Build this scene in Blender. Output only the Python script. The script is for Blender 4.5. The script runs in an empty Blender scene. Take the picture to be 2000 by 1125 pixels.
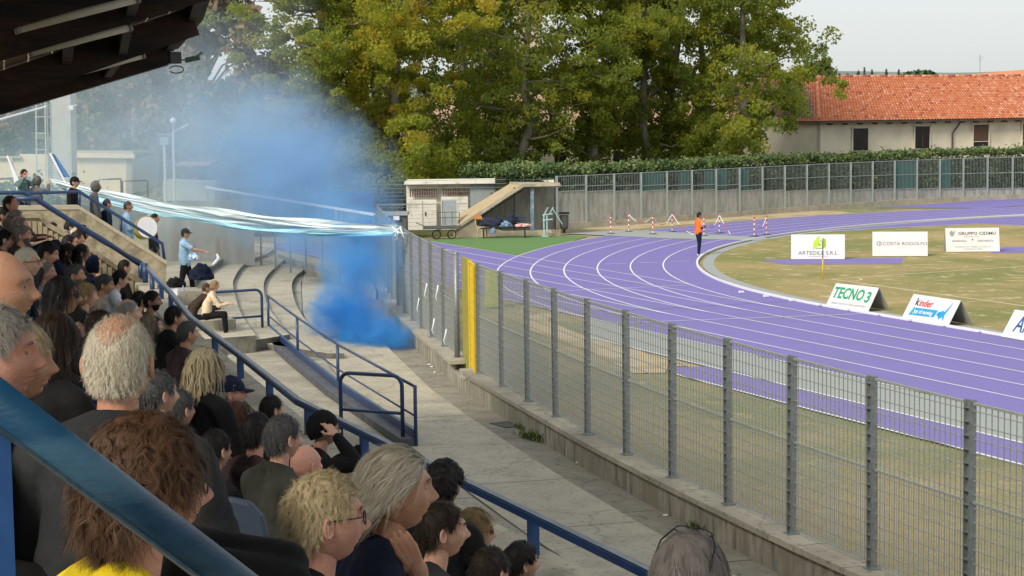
import bpy, bmesh, math, random
import numpy as np
from mathutils import Matrix, Vector, Euler, Quaternion
rnd = random.Random(11)
nrs = np.random.RandomState(5)
SC = bpy.context.scene
COL = SC.collection

# ------------------------------------------------------------------ camera
FPX, PITCH, ROLL, YAW = 3786.7, 0.091142, -0.0125769, 1.178221
CAM = np.array([47.4627, -66.4764, 5.8221])
def ray(u, v):
    """direction through picture point (u, v) of a 2000 x 1125 frame"""
    x = (u-1000)/FPX; y = -(v-562.5)/FPX
    c, s = math.cos(ROLL), math.sin(ROLL); x, y = c*x-s*y, s*x+c*y
    c, s = math.cos(PITCH), math.sin(PITCH)
    d = (x, c+s*y, -s+c*y)
    c, s = math.cos(YAW), math.sin(YAW)
    return np.array([c*d[0]-s*d[1], s*d[0]+c*d[1], d[2]])
FWD = np.array([-math.sin(YAW), math.cos(YAW), 0.0]); RGT = np.array([math.cos(YAW), math.sin(YAW), 0.0])
def atz(u, v, z=0.0):
    d = ray(u, v); return CAM+d*((z-CAM[2])/d[2])
def atd(u, v, D):
    d = ray(u, v); return CAM+d*(D/(d@FWD))
def atx(u, v, X):
    d = ray(u, v); return CAM+d*((X-CAM[0])/d[0])
def zat(P, v):
    """height over the point P (x, y) that shows at picture row v"""
    lo, hi = -8.0, 80.0
    for _ in range(50):
        m = (lo+hi)/2
        q = np.array([P[0], P[1], m])-CAM
        f = q@FWD; r = q@RGT
        c, s = math.cos(PITCH), math.sin(PITCH)
        y = c*f-s*q[2]; z = (s*f+c*q[2])/y; x = r/y
        c, s = math.cos(ROLL), math.sin(ROLL)
        zz = -s*x+c*z
        if 562.5-FPX*zz > v: lo = m
        else: hi = m
    return lo
cam = bpy.data.cameras.new("camera"); camo = bpy.data.objects.new("camera", cam); COL.objects.link(camo)
cam.sensor_width = 36; cam.lens = FPX/2000*36; cam.clip_start = .05; cam.clip_end = 6000
c0 = ray(1000, 562.5); rx = ray(1000+FPX, 562.5)-c0; uy = ray(1000, 562.5-FPX)-c0
camo.matrix_world = Matrix(((rx[0], uy[0], -c0[0], CAM[0]), (rx[1], uy[1], -c0[1], CAM[1]), (rx[2], uy[2], -c0[2], CAM[2]), (0, 0, 0, 1)))
SC.camera = camo
# ------------------------------------------------------------------ light
world = bpy.data.worlds.new("World"); SC.world = world; world.use_nodes = True
wn = world.node_tree; wn.nodes.clear()
SUN_EL, SUN_AZ = math.radians(38), math.atan2(-.87, .48)   # direction the sun stands in (from -y)
sky = wn.nodes.new("ShaderNodeTexSky"); sky.sky_type = 'NISHITA'; sky.sun_disc = False
sky.sun_elevation = SUN_EL; sky.sun_rotation = math.pi/2-SUN_AZ
sky.air_density = 1.0; sky.dust_density = 2.0; sky.ozone_density = 1.0; sky.altitude = 200
hsv = wn.nodes.new("ShaderNodeHueSaturation"); hsv.inputs['Saturation'].default_value = .5
bg = wn.nodes.new("ShaderNodeBackground"); bg.inputs['Strength'].default_value = .118
wo = wn.nodes.new("ShaderNodeOutputWorld")
wn.links.new(sky.outputs[0], hsv.inputs['Color']); veil = wn.nodes.new("ShaderNodeMix"); veil.data_type = 'RGBA'; veil.inputs['Factor'].default_value = .85   # even high cloud veil over the whole sky
veil.inputs['B'].default_value = (2.0, 2.1, 2.12, 1)
wn.links.new(hsv.outputs[0], veil.inputs['A']); wn.links.new(veil.outputs['Result'], bg.inputs[0]); wn.links.new(bg.outputs[0], wo.inputs[0])
sl = bpy.data.lights.new("sun", 'SUN'); sl.energy = 1.2; sl.angle = math.radians(18); sl.color = (1, .91, .77)
so = bpy.data.objects.new("sun", sl); COL.objects.link(so)
sd = Vector((math.cos(SUN_AZ)*math.cos(SUN_EL), math.sin(SUN_AZ)*math.cos(SUN_EL), math.sin(SUN_EL)))
so.rotation_euler = (-sd).to_track_quat('-Z', 'Y').to_euler(); so.location = (0, -120, 90)
SC.view_settings.view_transform = 'Standard'; SC.view_settings.look = 'None'
SC.view_settings.gamma = 1; SC.view_settings.use_curve_mapping = False
SC.view_settings.exposure = 1.5
SC.cycles.diffuse_bounces = 6; SC.cycles.transmission_bounces = 10; SC.cycles.volume_bounces = 2; SC.cycles.max_bounces = 8; SC.cycles.volume_step_rate = 1.5
SC.cycles.transparent_max_bounces = 16

# ------------------------------------------------------------------ helpers
MATS = {}
def M(name, c1, c2=None, scale=3.0, rough=.8, bump=0.0, bscale=40.0, metal=0.0, c3=None, s3=.3, w3=.5, coord='Object', detail=6, spec=.4, sss=0.0, ramp=(.35, .65), stretch=None):
    if name in MATS: return MATS[name]
    m = bpy.data.materials.new(name); m.use_nodes = True; MATS[name] = m
    nt = m.node_tree; N = nt.nodes; L = nt.links
    b = N['Principled BSDF']; b.inputs['Roughness'].default_value = rough; b.inputs['Metallic'].default_value = metal
    b.inputs['Specular IOR Level'].default_value = spec
    if sss: b.inputs['Subsurface Weight'].default_value = sss; b.inputs['Subsurface Scale'].default_value = .02
    tc = N.new('ShaderNodeTexCoord'); src = tc.outputs[coord]
    if stretch:
        mp = N.new('ShaderNodeMapping'); mp.inputs['Scale'].default_value = stretch; L.new(src, mp.inputs[0]); src = mp.outputs[0]
    col = None
    if c2 is not None:
        nz = N.new('ShaderNodeTexNoise'); nz.inputs['Scale'].default_value = scale; nz.inputs['Detail'].default_value = detail; nz.inputs['Roughness'].default_value = .65
        L.new(src, nz.inputs['Vector'])
        r = N.new('ShaderNodeValToRGB'); r.color_ramp.elements[0].position = ramp[0]; r.color_ramp.elements[1].position = ramp[1]
        r.color_ramp.elements[0].color = (*c1, 1); r.color_ramp.elements[1].color = (*c2, 1)
        L.new(nz.outputs['Fac'], r.inputs[0]); col = r.outputs[0]
        if c3 is not None:
            n3 = N.new('ShaderNodeTexNoise'); n3.inputs['Scale'].default_value = s3; n3.inputs['Detail'].default_value = 5
            L.new(src, n3.inputs['Vector'])
            r3 = N.new('ShaderNodeValToRGB'); r3.color_ramp.elements[0].position = w3-.06; r3.color_ramp.elements[1].position = w3+.08
            L.new(n3.outputs['Fac'], r3.inputs[0])
            mx = N.new('ShaderNodeMix'); mx.data_type = 'RGBA'; L.new(r3.outputs[0], mx.inputs['Factor'])
            L.new(col, mx.inputs['A']); mx.inputs['B'].default_value = (*c3, 1); col = mx.outputs['Result']
        L.new(col, b.inputs['Base Color'])
    else:
        b.inputs['Base Color'].default_value = (*c1, 1)
    if bump:
        nb = N.new('ShaderNodeTexNoise'); nb.inputs['Scale'].default_value = bscale; nb.inputs['Detail'].default_value = 5
        L.new(src, nb.inputs['Vector'])
        bp = N.new('ShaderNodeBump'); bp.inputs['Strength'].default_value = bump; bp.inputs['Distance'].default_value = .02
        L.new(nb.outputs['Fac'], bp.inputs['Height']); L.new(bp.outputs[0], b.inputs['Normal'])
    return m
def grunge(m, sc=.55, dark=.68, spots=True):
    """thin cracks and small dark spots laid over a concrete's colour"""
    nt = m.node_tree; N = nt.nodes; L = nt.links; b = N['Principled BSDF']; src = b.inputs['Base Color'].links[0].from_socket
    tc = N.new('ShaderNodeTexCoord'); nz = N.new('ShaderNodeTexNoise'); nz.inputs['Scale'].default_value = 3; nz.inputs['Detail'].default_value = 4; L.new(tc.outputs['Object'], nz.inputs['Vector'])
    ad = N.new('ShaderNodeMix'); ad.data_type = 'RGBA'; ad.blend_type = 'ADD'; ad.inputs['Factor'].default_value = .35; L.new(tc.outputs['Object'], ad.inputs['A']); L.new(nz.outputs['Color'], ad.inputs['B'])
    v = N.new('ShaderNodeTexVoronoi'); v.feature = 'DISTANCE_TO_EDGE'; v.inputs['Scale'].default_value = sc; L.new(ad.outputs['Result'], v.inputs['Vector'])
    r = N.new('ShaderNodeMapRange'); r.inputs[1].default_value = .0; r.inputs[2].default_value = .012; r.inputs[3].default_value = dark; r.inputs[4].default_value = 1; L.new(v.outputs['Distance'], r.inputs[0])
    v2 = N.new('ShaderNodeTexNoise'); v2.inputs['Scale'].default_value = 13; v2.inputs['Detail'].default_value = 3; L.new(tc.outputs['Object'], v2.inputs['Vector'])
    r2 = N.new('ShaderNodeMapRange'); r2.inputs[1].default_value = .3; r2.inputs[2].default_value = .42; r2.inputs[3].default_value = .6; r2.inputs[4].default_value = 1; L.new(v2.outputs['Fac'], r2.inputs[0])
    mu = N.new('ShaderNodeMath'); mu.operation = 'MULTIPLY'; L.new(r.outputs[0], mu.inputs[0]); L.new(r2.outputs[0], mu.inputs[1])
    x = N.new('ShaderNodeMix'); x.data_type = 'RGBA'; x.blend_type = 'MULTIPLY'; x.inputs['Factor'].default_value = 1; L.new(src, x.inputs['A']); L.new(mu.outputs[0], x.inputs['B']); L.new(x.outputs['Result'], b.inputs['Base Color'])
def tag(o, label=None, cat=None, group=None, kind=None):
    if label: o['label'] = label
    if cat: o['category'] = cat
    if group: o['group'] = group
    if kind: o['kind'] = kind
    return o
def empty(name, loc=(0, 0, 0), rz=0.0, label=None, cat=None, group=None):
    o = bpy.data.objects.new(name, None); COL.objects.link(o); o.location = tuple(float(a) for a in loc); o.rotation_euler = (0, 0, rz)
    o.empty_display_size = .2
    return tag(o, label, cat, group)
def link(name, me, parent=None, mats=None):
    o = bpy.data.objects.new(name, me); COL.objects.link(o)
    if parent is not None: o.parent = parent
    if mats is not None:
        for i, m in enumerate(mats):
            if i >= len(me.materials): me.materials.append(m)
            o.material_slots[i].link = 'OBJECT'; o.material_slots[i].material = m
    return o
class MB:
    def __init__(s): s.v = []; s.f = []; s.n = 0; s.mi = []; s.cur = 0
    def add(s, V, Fs):
        s.v.extend([tuple(float(c) for c in p) for p in V]); k = s.n
        s.f.extend([tuple(i+k for i in f) for f in Fs]); s.mi.extend([s.cur]*len(Fs)); s.n += len(V)
        return s
    def box(s, c, d, rz=0.0, R=None):
        hx, hy, hz = d[0]/2, d[1]/2, d[2]/2
        P = np.array([(x, y, z) for z in (-hz, hz) for y in (-hy, hy) for x in (-hx, hx)])
        if R is None:
            cc, ss = math.cos(rz), math.sin(rz); R = np.array([[cc, -ss, 0], [ss, cc, 0], [0, 0, 1]])
        P = P@np.array(R).T+np.array(c)
        return s.add(P, [(0, 2, 3, 1), (4, 5, 7, 6), (0, 1, 5, 4), (2, 6, 7, 3), (0, 4, 6, 2), (1, 3, 7, 5)])
    def beam(s, a, b, w, h, up=(0, 0, 1)):
        a = np.array(a, float); b = np.array(b, float); d = b-a; L = np.linalg.norm(d)
        if L < 1e-6: return s
        x = d/L; y = np.cross(up, x); ny = np.linalg.norm(y)
        if ny < 1e-5: y = np.cross((1, 0, 0), x); ny = np.linalg.norm(y)
        y /= ny; z = np.cross(x, y)
        return s.box((a+b)/2, (L, w, h), R=np.column_stack([x, y, z]))
    def tube(s, P, r, n=8, cap=True):
        P = [np.array(p, float) for p in P]; m = len(P)
        rr = r if hasattr(r, '__len__') else [r]*m
        V = []; prev = None
        for i, p in enumerate(P):
            t = P[min(i+1, m-1)]-P[max(i-1, 0)]; t = t/(np.linalg.norm(t)+1e-9)
            if prev is None:
                a = np.cross(t, (0, 0, 1))
                if np.linalg.norm(a) < 1e-3: a = np.cross(t, (1, 0, 0))
            else: a = prev-t*(prev@t)
            a /= np.linalg.norm(a)+1e-12; prev = a; b = np.cross(t, a)
            for k in range(n):
                q = 2*math.pi*k/n; V.append(p+rr[i]*(math.cos(q)*a+math.sin(q)*b))
        Fs = [(i*n+k, i*n+(k+1) % n, (i+1)*n+(k+1) % n, (i+1)*n+k) for i in range(m-1) for k in range(n)]
        if cap: Fs += [tuple(range(n-1, -1, -1)), tuple((m-1)*n+k for k in range(n))]
        return s.add(V, Fs)
    def lathe(s, prof, c=(0, 0, 0), n=16):
        V = [(c[0]+r*math.cos(2*math.pi*k/n), c[1]+r*math.sin(2*math.pi*k/n), c[2]+z) for r, z in prof for k in range(n)]
        Fs = [(i*n+k, i*n+(k+1) % n, (i+1)*n+(k+1) % n, (i+1)*n+k) for i in range(len(prof)-1) for k in range(n)]
        Fs += [tuple(range(n-1, -1, -1)), tuple((len(prof)-1)*n+k for k in range(n))]
        return s.add(V, Fs)
    def prism(s, poly, z0, z1):
        n = len(poly); V = [(p[0], p[1], z0) for p in poly]+[(p[0], p[1], z1) for p in poly]
        return s.add(V, [tuple(range(n-1, -1, -1)), tuple(range(n, 2*n))]+[(i, (i+1) % n, n+(i+1) % n, n+i) for i in range(n)])
    def hull(s, A, B):
        """two matching polygons in space joined"""
        n = len(A); return s.add(list(A)+list(B), [tuple(range(n-1, -1, -1)), tuple(range(n, 2*n))]+[(i, (i+1) % n, n+(i+1) % n, n+i) for i in range(n)])
    def ball(s, c, r, n=10, m=8):
        r = (r, r, r) if not hasattr(r, '__len__') else r
        V = []; Fs = []
        for i in range(m+1):
            t = math.pi*i/m
            for k in range(n):
                q = 2*math.pi*k/n; V.append((c[0]+r[0]*math.sin(t)*math.cos(q), c[1]+r[1]*math.sin(t)*math.sin(q), c[2]+r[2]*math.cos(t)))
        for i in range(m):
            for k in range(n): Fs.append((i*n+k, (i+1)*n+k, (i+1)*n+(k+1) % n, i*n+(k+1) % n))
        return s.add(V, Fs)
    def mesh(s, name, smooth=False):
        me = bpy.data.meshes.new(name); me.from_pydata(s.v, [], s.f); me.update()
        if any(s.mi): me.polygons.foreach_set('material_index', s.mi)
        if smooth: me.polygons.foreach_set('use_smooth', [True]*len(me.polygons))
        bm = bmesh.new(); bm.from_mesh(me); bmesh.ops.recalc_face_normals(bm, faces=bm.faces); bm.to_mesh(me); bm.free()
        return me
    def build(s, name, mat, parent=None, label=None, cat=None, group=None, kind=None, smooth=False, bevel=0.0):
        me = s.mesh(name, smooth)
        for m in (mat if isinstance(mat, (list, tuple)) else [mat]): me.materials.append(m)
        o = bpy.data.objects.new(name, me); COL.objects.link(o)
        if parent is not None: o.parent = parent
        if bevel:
            b = o.modifiers.new('bevel', 'BEVEL'); b.width = bevel; b.segments = 2; b.limit_method = 'ANGLE'
        return tag(o, label, cat, group, kind)
def copy_tree(o, parent=None):
    c = o.copy(); COL.objects.link(c); c.parent = parent
    for ch in list(o.children): copy_tree(ch, c)
    return c
def flat(name, poly, z, mat, kind='structure', parent=None):
    return MB().add([(p[0], p[1], z) for p in poly], [tuple(range(len(poly)))]).build(name, mat, parent, kind=kind)
def text(name, s, size, mat, parent=None, ext=.002, bold=0.0, sx=1.0, loc=(0, 0, 0), M3=None, shear=0.0, align='CENTER'):
    cu = bpy.data.curves.new(name, 'FONT'); cu.body = s; cu.size = size; cu.extrude = ext; cu.offset = bold
    cu.align_x = align; cu.align_y = 'CENTER'; cu.shear = shear; cu.resolution_u = 3
    o = bpy.data.objects.new(name, cu); COL.objects.link(o)
    dg = bpy.context.evaluated_depsgraph_get(); dg.update()
    me = bpy.data.meshes.new_from_object(o.evaluated_get(dg)); bpy.data.objects.remove(o)
    me.name = name; me.materials.clear(); me.materials.append(mat)
    o = bpy.data.objects.new(name, me); COL.objects.link(o)
    if parent is not None: o.parent = parent
    R = Matrix.Identity(4) if M3 is None else M3
    o.matrix_local = R @ Matrix.Translation(loc) @ Matrix.Diagonal((sx, 1, 1, 1))
    return o
# ================================================================== ground, track
R0, LW = 36.5, 1.22
m_conc = M('concrete', (.3, .275, .215), (.42, .385, .305), 1.3, .9, .35, 30, c3=(.25, .23, .185), s3=.45, w3=.58)
m_conc_light = M('concrete_light', (.38, .345, .265), (.48, .435, .34), 2.0, .9, .3, 30, c3=(.33, .3, .235), s3=.6, w3=.6)
m_conc_old = M('weathered_concrete', (.08, .075, .062), (.4, .37, .3), 7.0, .95, .25, 25, stretch=(1.0, 1.0, .22), ramp=(.27, .66), c3=(.24, .22, .16), s3=.9, w3=.55)
m_wallgrey = M('wall_grey_stained', (.27, .27, .235), (.44, .43, .38), 4.0, .95, .3, 25, stretch=(1, 1, .25), ramp=(.35, .6))
grunge(m_conc); grunge(m_conc_light, .4)
m_track = M('track_rubber', (.195, .17, .43), (.22, .19, .465), 90, .85, .25, 300, c3=(.2, .18, .4), s3=.5, w3=.55, spec=.2)
m_line = M('track_line_paint', (.72, .72, .76), (.8, .8, .82), 8, .7)
m_grey = M('track_grey_rubber', (.3, .33, .32), (.35, .38, .37), 60, .85, .2, 200)
def grass_mat(name, g1, g2, dry, sand, w, wm):
    m = bpy.data.materials.new(name); m.use_nodes = True; nt = m.node_tree; N = nt.nodes; L = nt.links
    b = N['Principled BSDF']; b.inputs['Roughness'].default_value = .95; b.inputs['Specular IOR Level'].default_value = .1
    tc = N.new('ShaderNodeTexCoord')
    def nz(s, d, r=.6, st=None):
        n = N.new('ShaderNodeTexNoise'); n.inputs['Scale'].default_value = s; n.inputs['Detail'].default_value = d; n.inputs['Roughness'].default_value = r
        src = tc.outputs['Object']
        if st:
            mp = N.new('ShaderNodeMapping'); mp.inputs['Scale'].default_value = st; mp.inputs['Rotation'].default_value = (0, 0, -.39); L.new(src, mp.inputs[0]); src = mp.outputs[0]
        L.new(src, n.inputs['Vector']); return n.outputs['Fac']
    def rp(f, a, bb):
        r = N.new('ShaderNodeMapRange'); r.inputs[1].default_value = a; r.inputs[2].default_value = bb; L.new(f, r.inputs[0]); return r.outputs[0]
    def mix(f, A, B):
        x = N.new('ShaderNodeMix'); x.data_type = 'RGBA'; L.new(f, x.inputs['Factor'])
        for k, c in (('A', A), ('B', B)):
            if isinstance(c, tuple): x.inputs[k].default_value = (*c, 1)
            else: L.new(c, x.inputs[k])
        return x.outputs['Result']
    base = mix(rp(nz(9, 6, .7), .35, .65), g1, g2)
    base = mix(rp(nz(.16, 5), w-.08, w+.1), base, dry)
    base = mix(rp(nz(1.1, 7, .75, (1, 1, 1)), wm, wm+.1), base, sand)
    dk = mix(rp(nz(28, 4, .7), .3, .7), (.62, .62, .62), (1.25, 1.25, 1.2))
    x = N.new('ShaderNodeMix'); x.data_type = 'RGBA'; x.blend_type = 'MULTIPLY'; x.inputs['Factor'].default_value = 1
    L.new(base, x.inputs['A']); L.new(dk, x.inputs['B']); L.new(x.outputs['Result'], b.inputs['Base Color'])
    bp = N.new('ShaderNodeBump'); bp.inputs['Strength'].default_value = .7; bp.inputs['Distance'].default_value = .05
    L.new(nz(25, 5, .8), bp.inputs['Height']); L.new(bp.outputs[0], b.inputs['Normal'])
    return m
m_infield = grass_mat('infield_grass', (.17, .235, .065), (.34, .29, .14), (.44, .34, .17), (.62, .52, .33), .49, .545)
m_dry = grass_mat('dry_grass', (.2, .235, .12), (.3, .285, .17), (.4, .335, .2), (.5, .42, .27), .47, .57)
m_far_ground = grass_mat('far_grass', (.06, .085, .03), (.12, .12, .05), (.16, .14, .07), (.3, .24, .13), .5, .66)
m_sand = M('sand', (.42, .33, .2), (.55, .45, .29), 5, .95, .3, 60, c3=(.34, .27, .15), s3=.8, w3=.55)
m_turf = M('green_turf', (.1, .2, .06), (.14, .26, .085), 30, .95, .4, 150)
m_apron = M('gravel_apron', (.2, .2, .155), (.3, .29, .23), 25, .95, .6, 90, c3=(.17, .19, .11), s3=.5, w3=.52)
G = 3000
flat('ground', [(-G, -G), (G, -G), (G, G), (-G, G)], -.03, m_far_ground)
flat('dry_grass_verge', [(-52, -52), (120, -56), (120, 60), (-60, 60), (-60, 8), (-50, -8), (-40, -26), (-37, -36)], -.02, m_dry)
def arc(r, a0, a1, n=90): return [(r*math.cos(a0+(a1-a0)*i/n), r*math.sin(a0+(a1-a0)*i/n)) for i in range(n+1)]
LX = 110
RO = R0+6*LW
# infield, track ring as strips
inf = arc(R0-.25, math.pi/2, 3*math.pi/2)+[(LX, -R0+.25), (LX, R0-.25)]
flat('infield', inf, 0.0, m_infield)
a = arc(R0-.02, math.pi/2, 3*math.pi/2); b = arc(RO, math.pi/2, 3*math.pi/2)
a = [(LX, R0)]+a+[(LX, -R0)]; b = [(LX, RO)]+b+[(LX, -RO)]
n = len(a)
MB().add([(p[0], p[1], .004) for p in a+b], [(i, i+1, n+i+1, n+i) for i in range(n-1)]).build('running_track', m_track, kind='structure')
flat('track_chute', [(-37, -36.5), (-3, -36.5), (-3, -RO), (-37, -RO)], .0085, m_track)
flat('track_far_chute', [(-RO, 0), (-RO-.0, 0)]+[(-47.5, -4.6), (-53.5, 12), (-46, 12)][::1], .003, m_track)
flat('grey_strip', [(2.6, -45.73), (LX, -45.73), (LX, -RO-.02), (-1.5, -RO-.02)], .002, m_grey)
flat('outer_lane', [(8.7, -46.4), (9.6, -47.0), (LX, -47.0), (LX, -45.75), (8.9, -45.75)], .003, m_track)
flat('grey_crossing', [(-36.2, -29.2), (-30.4, -26.7), (-26.9, -24.0), (-27.9, -22.7), (-31.6, -23.7), (-35.4, -24.8), (-37.0, -25.6)], .016, m_grey)
flat('green_turf', [(-35.6, -36.4), (-29.6, -36.4), (-24.6, -36.3), (-27.5, -34.1), (-30.3, -31.6), (-33.8, -29.0), (-36.4, -31.4)], .001, m_turf)
flat('sand_pit', [(-3.8, -43.9), (-1.6, -45.1), (2.4, -45.75), (8.9, -45.9), (8.4, -46.5), (9.4, -47.05), (9.1, -47.7), (5.4, -47.0), (0, -46.4), (-3, -45.2)], .001, m_sand)
flat('far_sand', [(-38.4, -27.4), (-37.5, -25.2), (-40.6, -18.6), (-43.6, -8.4), (-45.5, -8.0), (-48.6, -9.5), (-47.2, -15.5), (-43.5, -21.5), (-40.6, -25.6)], -.012, m_sand)
flat('apron', [(-14, -45.3), (-4, -47.6), (2, -47.2), (6.5, -48.6), (11.5, -50.9), (16, -53.3), (6, -52.6), (-6, -49.6)], -.01, m_apron)
flat('jump_runway', [(-17.4, -29.3), (-15.1, -29.6), (-13.0, -25.9), (-15.6, -24.0)], .006, m_track)
flat('jump_runway', [(-18.3, -18.3), (-15.6, -19.9), (-14, -16), (-17, -14)], .006, m_track)
# lane lines
def strip(P, w, z, mb):
    P = [np.array(p[:2], float) for p in P]; V = []
    for i, p in enumerate(P):
        t = P[min(i+1, len(P)-1)]-P[max(i-1, 0)]; t /= np.linalg.norm(t); nn = np.array([-t[1], t[0]])
        V += [(*(p+nn*w/2), z), (*(p-nn*w/2), z)]
    mb.add(V, [(2*i, 2*i+1, 2*i+3, 2*i+2) for i in range(len(P)-1)])
for k in range(1, 7):
    r = R0+k*LW
    P = [(LX, r)]+arc(r, math.pi/2, 3*math.pi/2)+[(LX, -r)]
    mb = MB(); strip(P, .055, .0125, mb)
    mb.build('lane_line', m_line, kind='structure')
for k in range(0, 7):
    mb = MB(); strip([(-34.5 if k < 2 else -30+k*.5, -R0-k*LW), (0 if k else -9.5, -R0-k*LW)], .05, .0165, mb); mb.build('lane_line', m_line, kind='structure')
for y, x0 in ((-45.73, 2.6), (-47.0, 9.6)):
    mb = MB(); strip([(x0, y), (LX, y)], .07, .0125, mb); mb.build('lane_line', m_line, kind='structure')
mb = MB()
strip([(1.2, -R0-.1), (-.1, -43.8)], .05, .0205, mb); strip([(-9.2, -36.5), (-9.6, -43.8)], .05, .0205, mb); strip([(-29.3, -37.7), (-29.4, -36.6)], .05, .0205, mb)
for x, y in ((-18.5, -34.9), (-18.4, -33.6), (-18.35, -32.25)): strip([(x-.15, y-.35), (x+.15, y+.35)], .06, .0205, mb)
for i in range(4): strip([(14+i*3.45, -37.9-i*1.22), (14.5+i*3.45, -37.55-i*1.22)], .05, .0205, mb)
mb.build('cross_line', m_line, kind='structure')
# steeplechase / far inner edge line
mb = MB(); strip([(-30.2, -19.2), (-31.3, -15.3), (-31.7, -8.8), (-29.2, -8)], .09, .009, mb); mb.build('inner_edge_line', m_line, kind='structure')
flat('inner_apron', [(-35.1, -9.6), (-31.9, -17.7), (-30.2, -19.2), (-31.3, -15.3), (-31.7, -8.8), (-29.2, -8), (-29, 20), (-40, 20)], .0055, m_track)
# kerb (raised aluminium rail)
kerb = empty('track_kerb', (0, 0, 0), 0, 'white raised kerb rail around the inside of the purple running track', 'kerb')
P = [(LX, R0)]+arc(R0-.05, math.pi/2, 3*math.pi/2, 120)+[(x, -R0+.05) for x in np.arange(1, LX, 2.0)]
for nm, off, zt, mt, w in (('kerb_rail', 0, .065, m_line, .07),):
    mb = MB()
    for i in range(len(P)-1): mb.beam((*P[i], .035), (*P[i+1], .035), w, zt)
    mb.build('kerb_rail', mt, kerb)
mb = MB(); strip([(p[0]*(1-.42/R0) if p[0] < 0 else p[0], p[1]*(1-.42/R0)) for p in P], .42, .006, mb)
mb.build('gutter', m_grey, kerb)
mb = MB()
for x in np.arange(-6, 60, 1.55): mb.box((x, -R0-.015, .05), (.12, .14, .055))
mb.build('kerb_foot', m_line, kerb)
# football pitch lines
mb = MB(); strip([(-8.9, -31.4), (LX, -31.05)], .09, .004, mb); strip([(-8.95, -31.4), (-9.9, -22.8), (-11, -10), (-12, 20)], .09, .005, mb)
strip([(-8.9+math.cos(t)*1.0, -31.4+math.sin(t)*1.0) for t in np.linspace(0, math.pi/2, 8)], .07, .006, mb)
mb.build('pitch_line', M('pitch_line_paint', (.6, .55, .35), (.68, .63, .45), 5, .9), kind='structure')
# ================================================================== concourse, wall, near fence, terraces
FP = np.array([(-16, -45.3), (-12, -46.6), (-8, -47.9), (-3.8, -49.1), (.5, -50.35), (4.9, -51.45), (8.6, -52.3), (12.4, -53.1), (15, -53.65), (18.4, -54.15), (22, -54.68), (25.5, -55.1), (29, -55.42), (32, -55.6), (38, -55.8), (60, -56)])
def yF(x): return float(np.interp(x, FP[:, 0], FP[:, 1]))
def fpt(x, off=0.0):
    t = np.array([1.0, (yF(x+.6)-yF(x-.6))/1.2]); t /= np.linalg.norm(t); return np.array([x, yF(x)])+off*np.array([-t[1], t[0]])
ZC, ZW = .70, 1.05
concourse = empty('concourse', (0, 0, 0)); concourse['kind'] = 'structure'
xs = np.arange(-16, 46, 2.95)
m_slabs = [m_conc, m_conc_light]
m_conc_dark = M('concrete_damp', (.21, .19, .15), (.31, .285, .225), 1.8, .9, .3, 30)
grunge(m_conc_dark)
offs = [(-.2, -.78, -.06, m_conc_dark), (-.8, -2.3, 0, m_conc_light), (-2.32, -4.3, -.015, m_conc), (-4.32, -7.6, -.03, m_conc)]
for j, (o1, o2, dz, mt) in enumerate(offs):
    for i in range(len(xs)-1):
        xa, xb = xs[i]+(.8*j) % 2+.012, xs[i+1]+(.8*j) % 2-.012
        q = [fpt(xa, o2), fpt(xb, o2), fpt(xb, o1), fpt(xa, o1)]
        MB().prism(q, ZC-.35, ZC+dz+rnd.uniform(-.004, .004)).build('slab', mt, concourse)
flat('concourse_base', [tuple(fpt(-15, -.1)), tuple(fpt(-4, -.1)), tuple(fpt(4, -.1)), tuple(fpt(9, -.1)), tuple(fpt(16, -.1))][::-1]+[(-24, -50), (-20, -62), (14, -62)], ZC-.075, m_conc)
flat('concourse_base', [tuple(fpt(12, -.1)), (-10, -58), (14, -66), (60, -66), (60, -56.1), tuple(fpt(30, -.1))], ZC-.08, m_conc_dark)
# low wall with coping stones
fw = empty('retaining_wall', (0, 0, 0), 0, 'low streaked concrete wall under the grey mesh fence along the stand', 'wall')
xs2 = list(np.arange(-8, 44, 1.1))
XG0, XG1 = 12.9, 14.55    # gap where the yellow gate stands
mb = MB()
xw = [x for x in np.arange(-9, 60, .9)]
for i in range(len(xw)-1):
    a, b = xw[i], xw[i+1]
    top = ZW-.07
    if a > XG0-.9 and b < XG1+.5: top = ZW-.2
    q = [fpt(a, -.2), fpt(b, -.2), fpt(b, .16), fpt(a, .16)]
    mb.prism(q, -.4, top)
mb.build('wall_body', m_conc_old, fw)
for i in range(len(xs2)-1):
    a, b = xs2[i]+.006, xs2[i+1]-.006
    if a > XG0-.7 and b < XG1+.3: continue
    q = [fpt(a, -.25), fpt(b, -.25), fpt(b, .2), fpt(a, .2)]
    MB().prism(q, ZW-.068, ZW+rnd.uniform(-.004, .004)).build('coping_stone', m_conc, fw)
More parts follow.
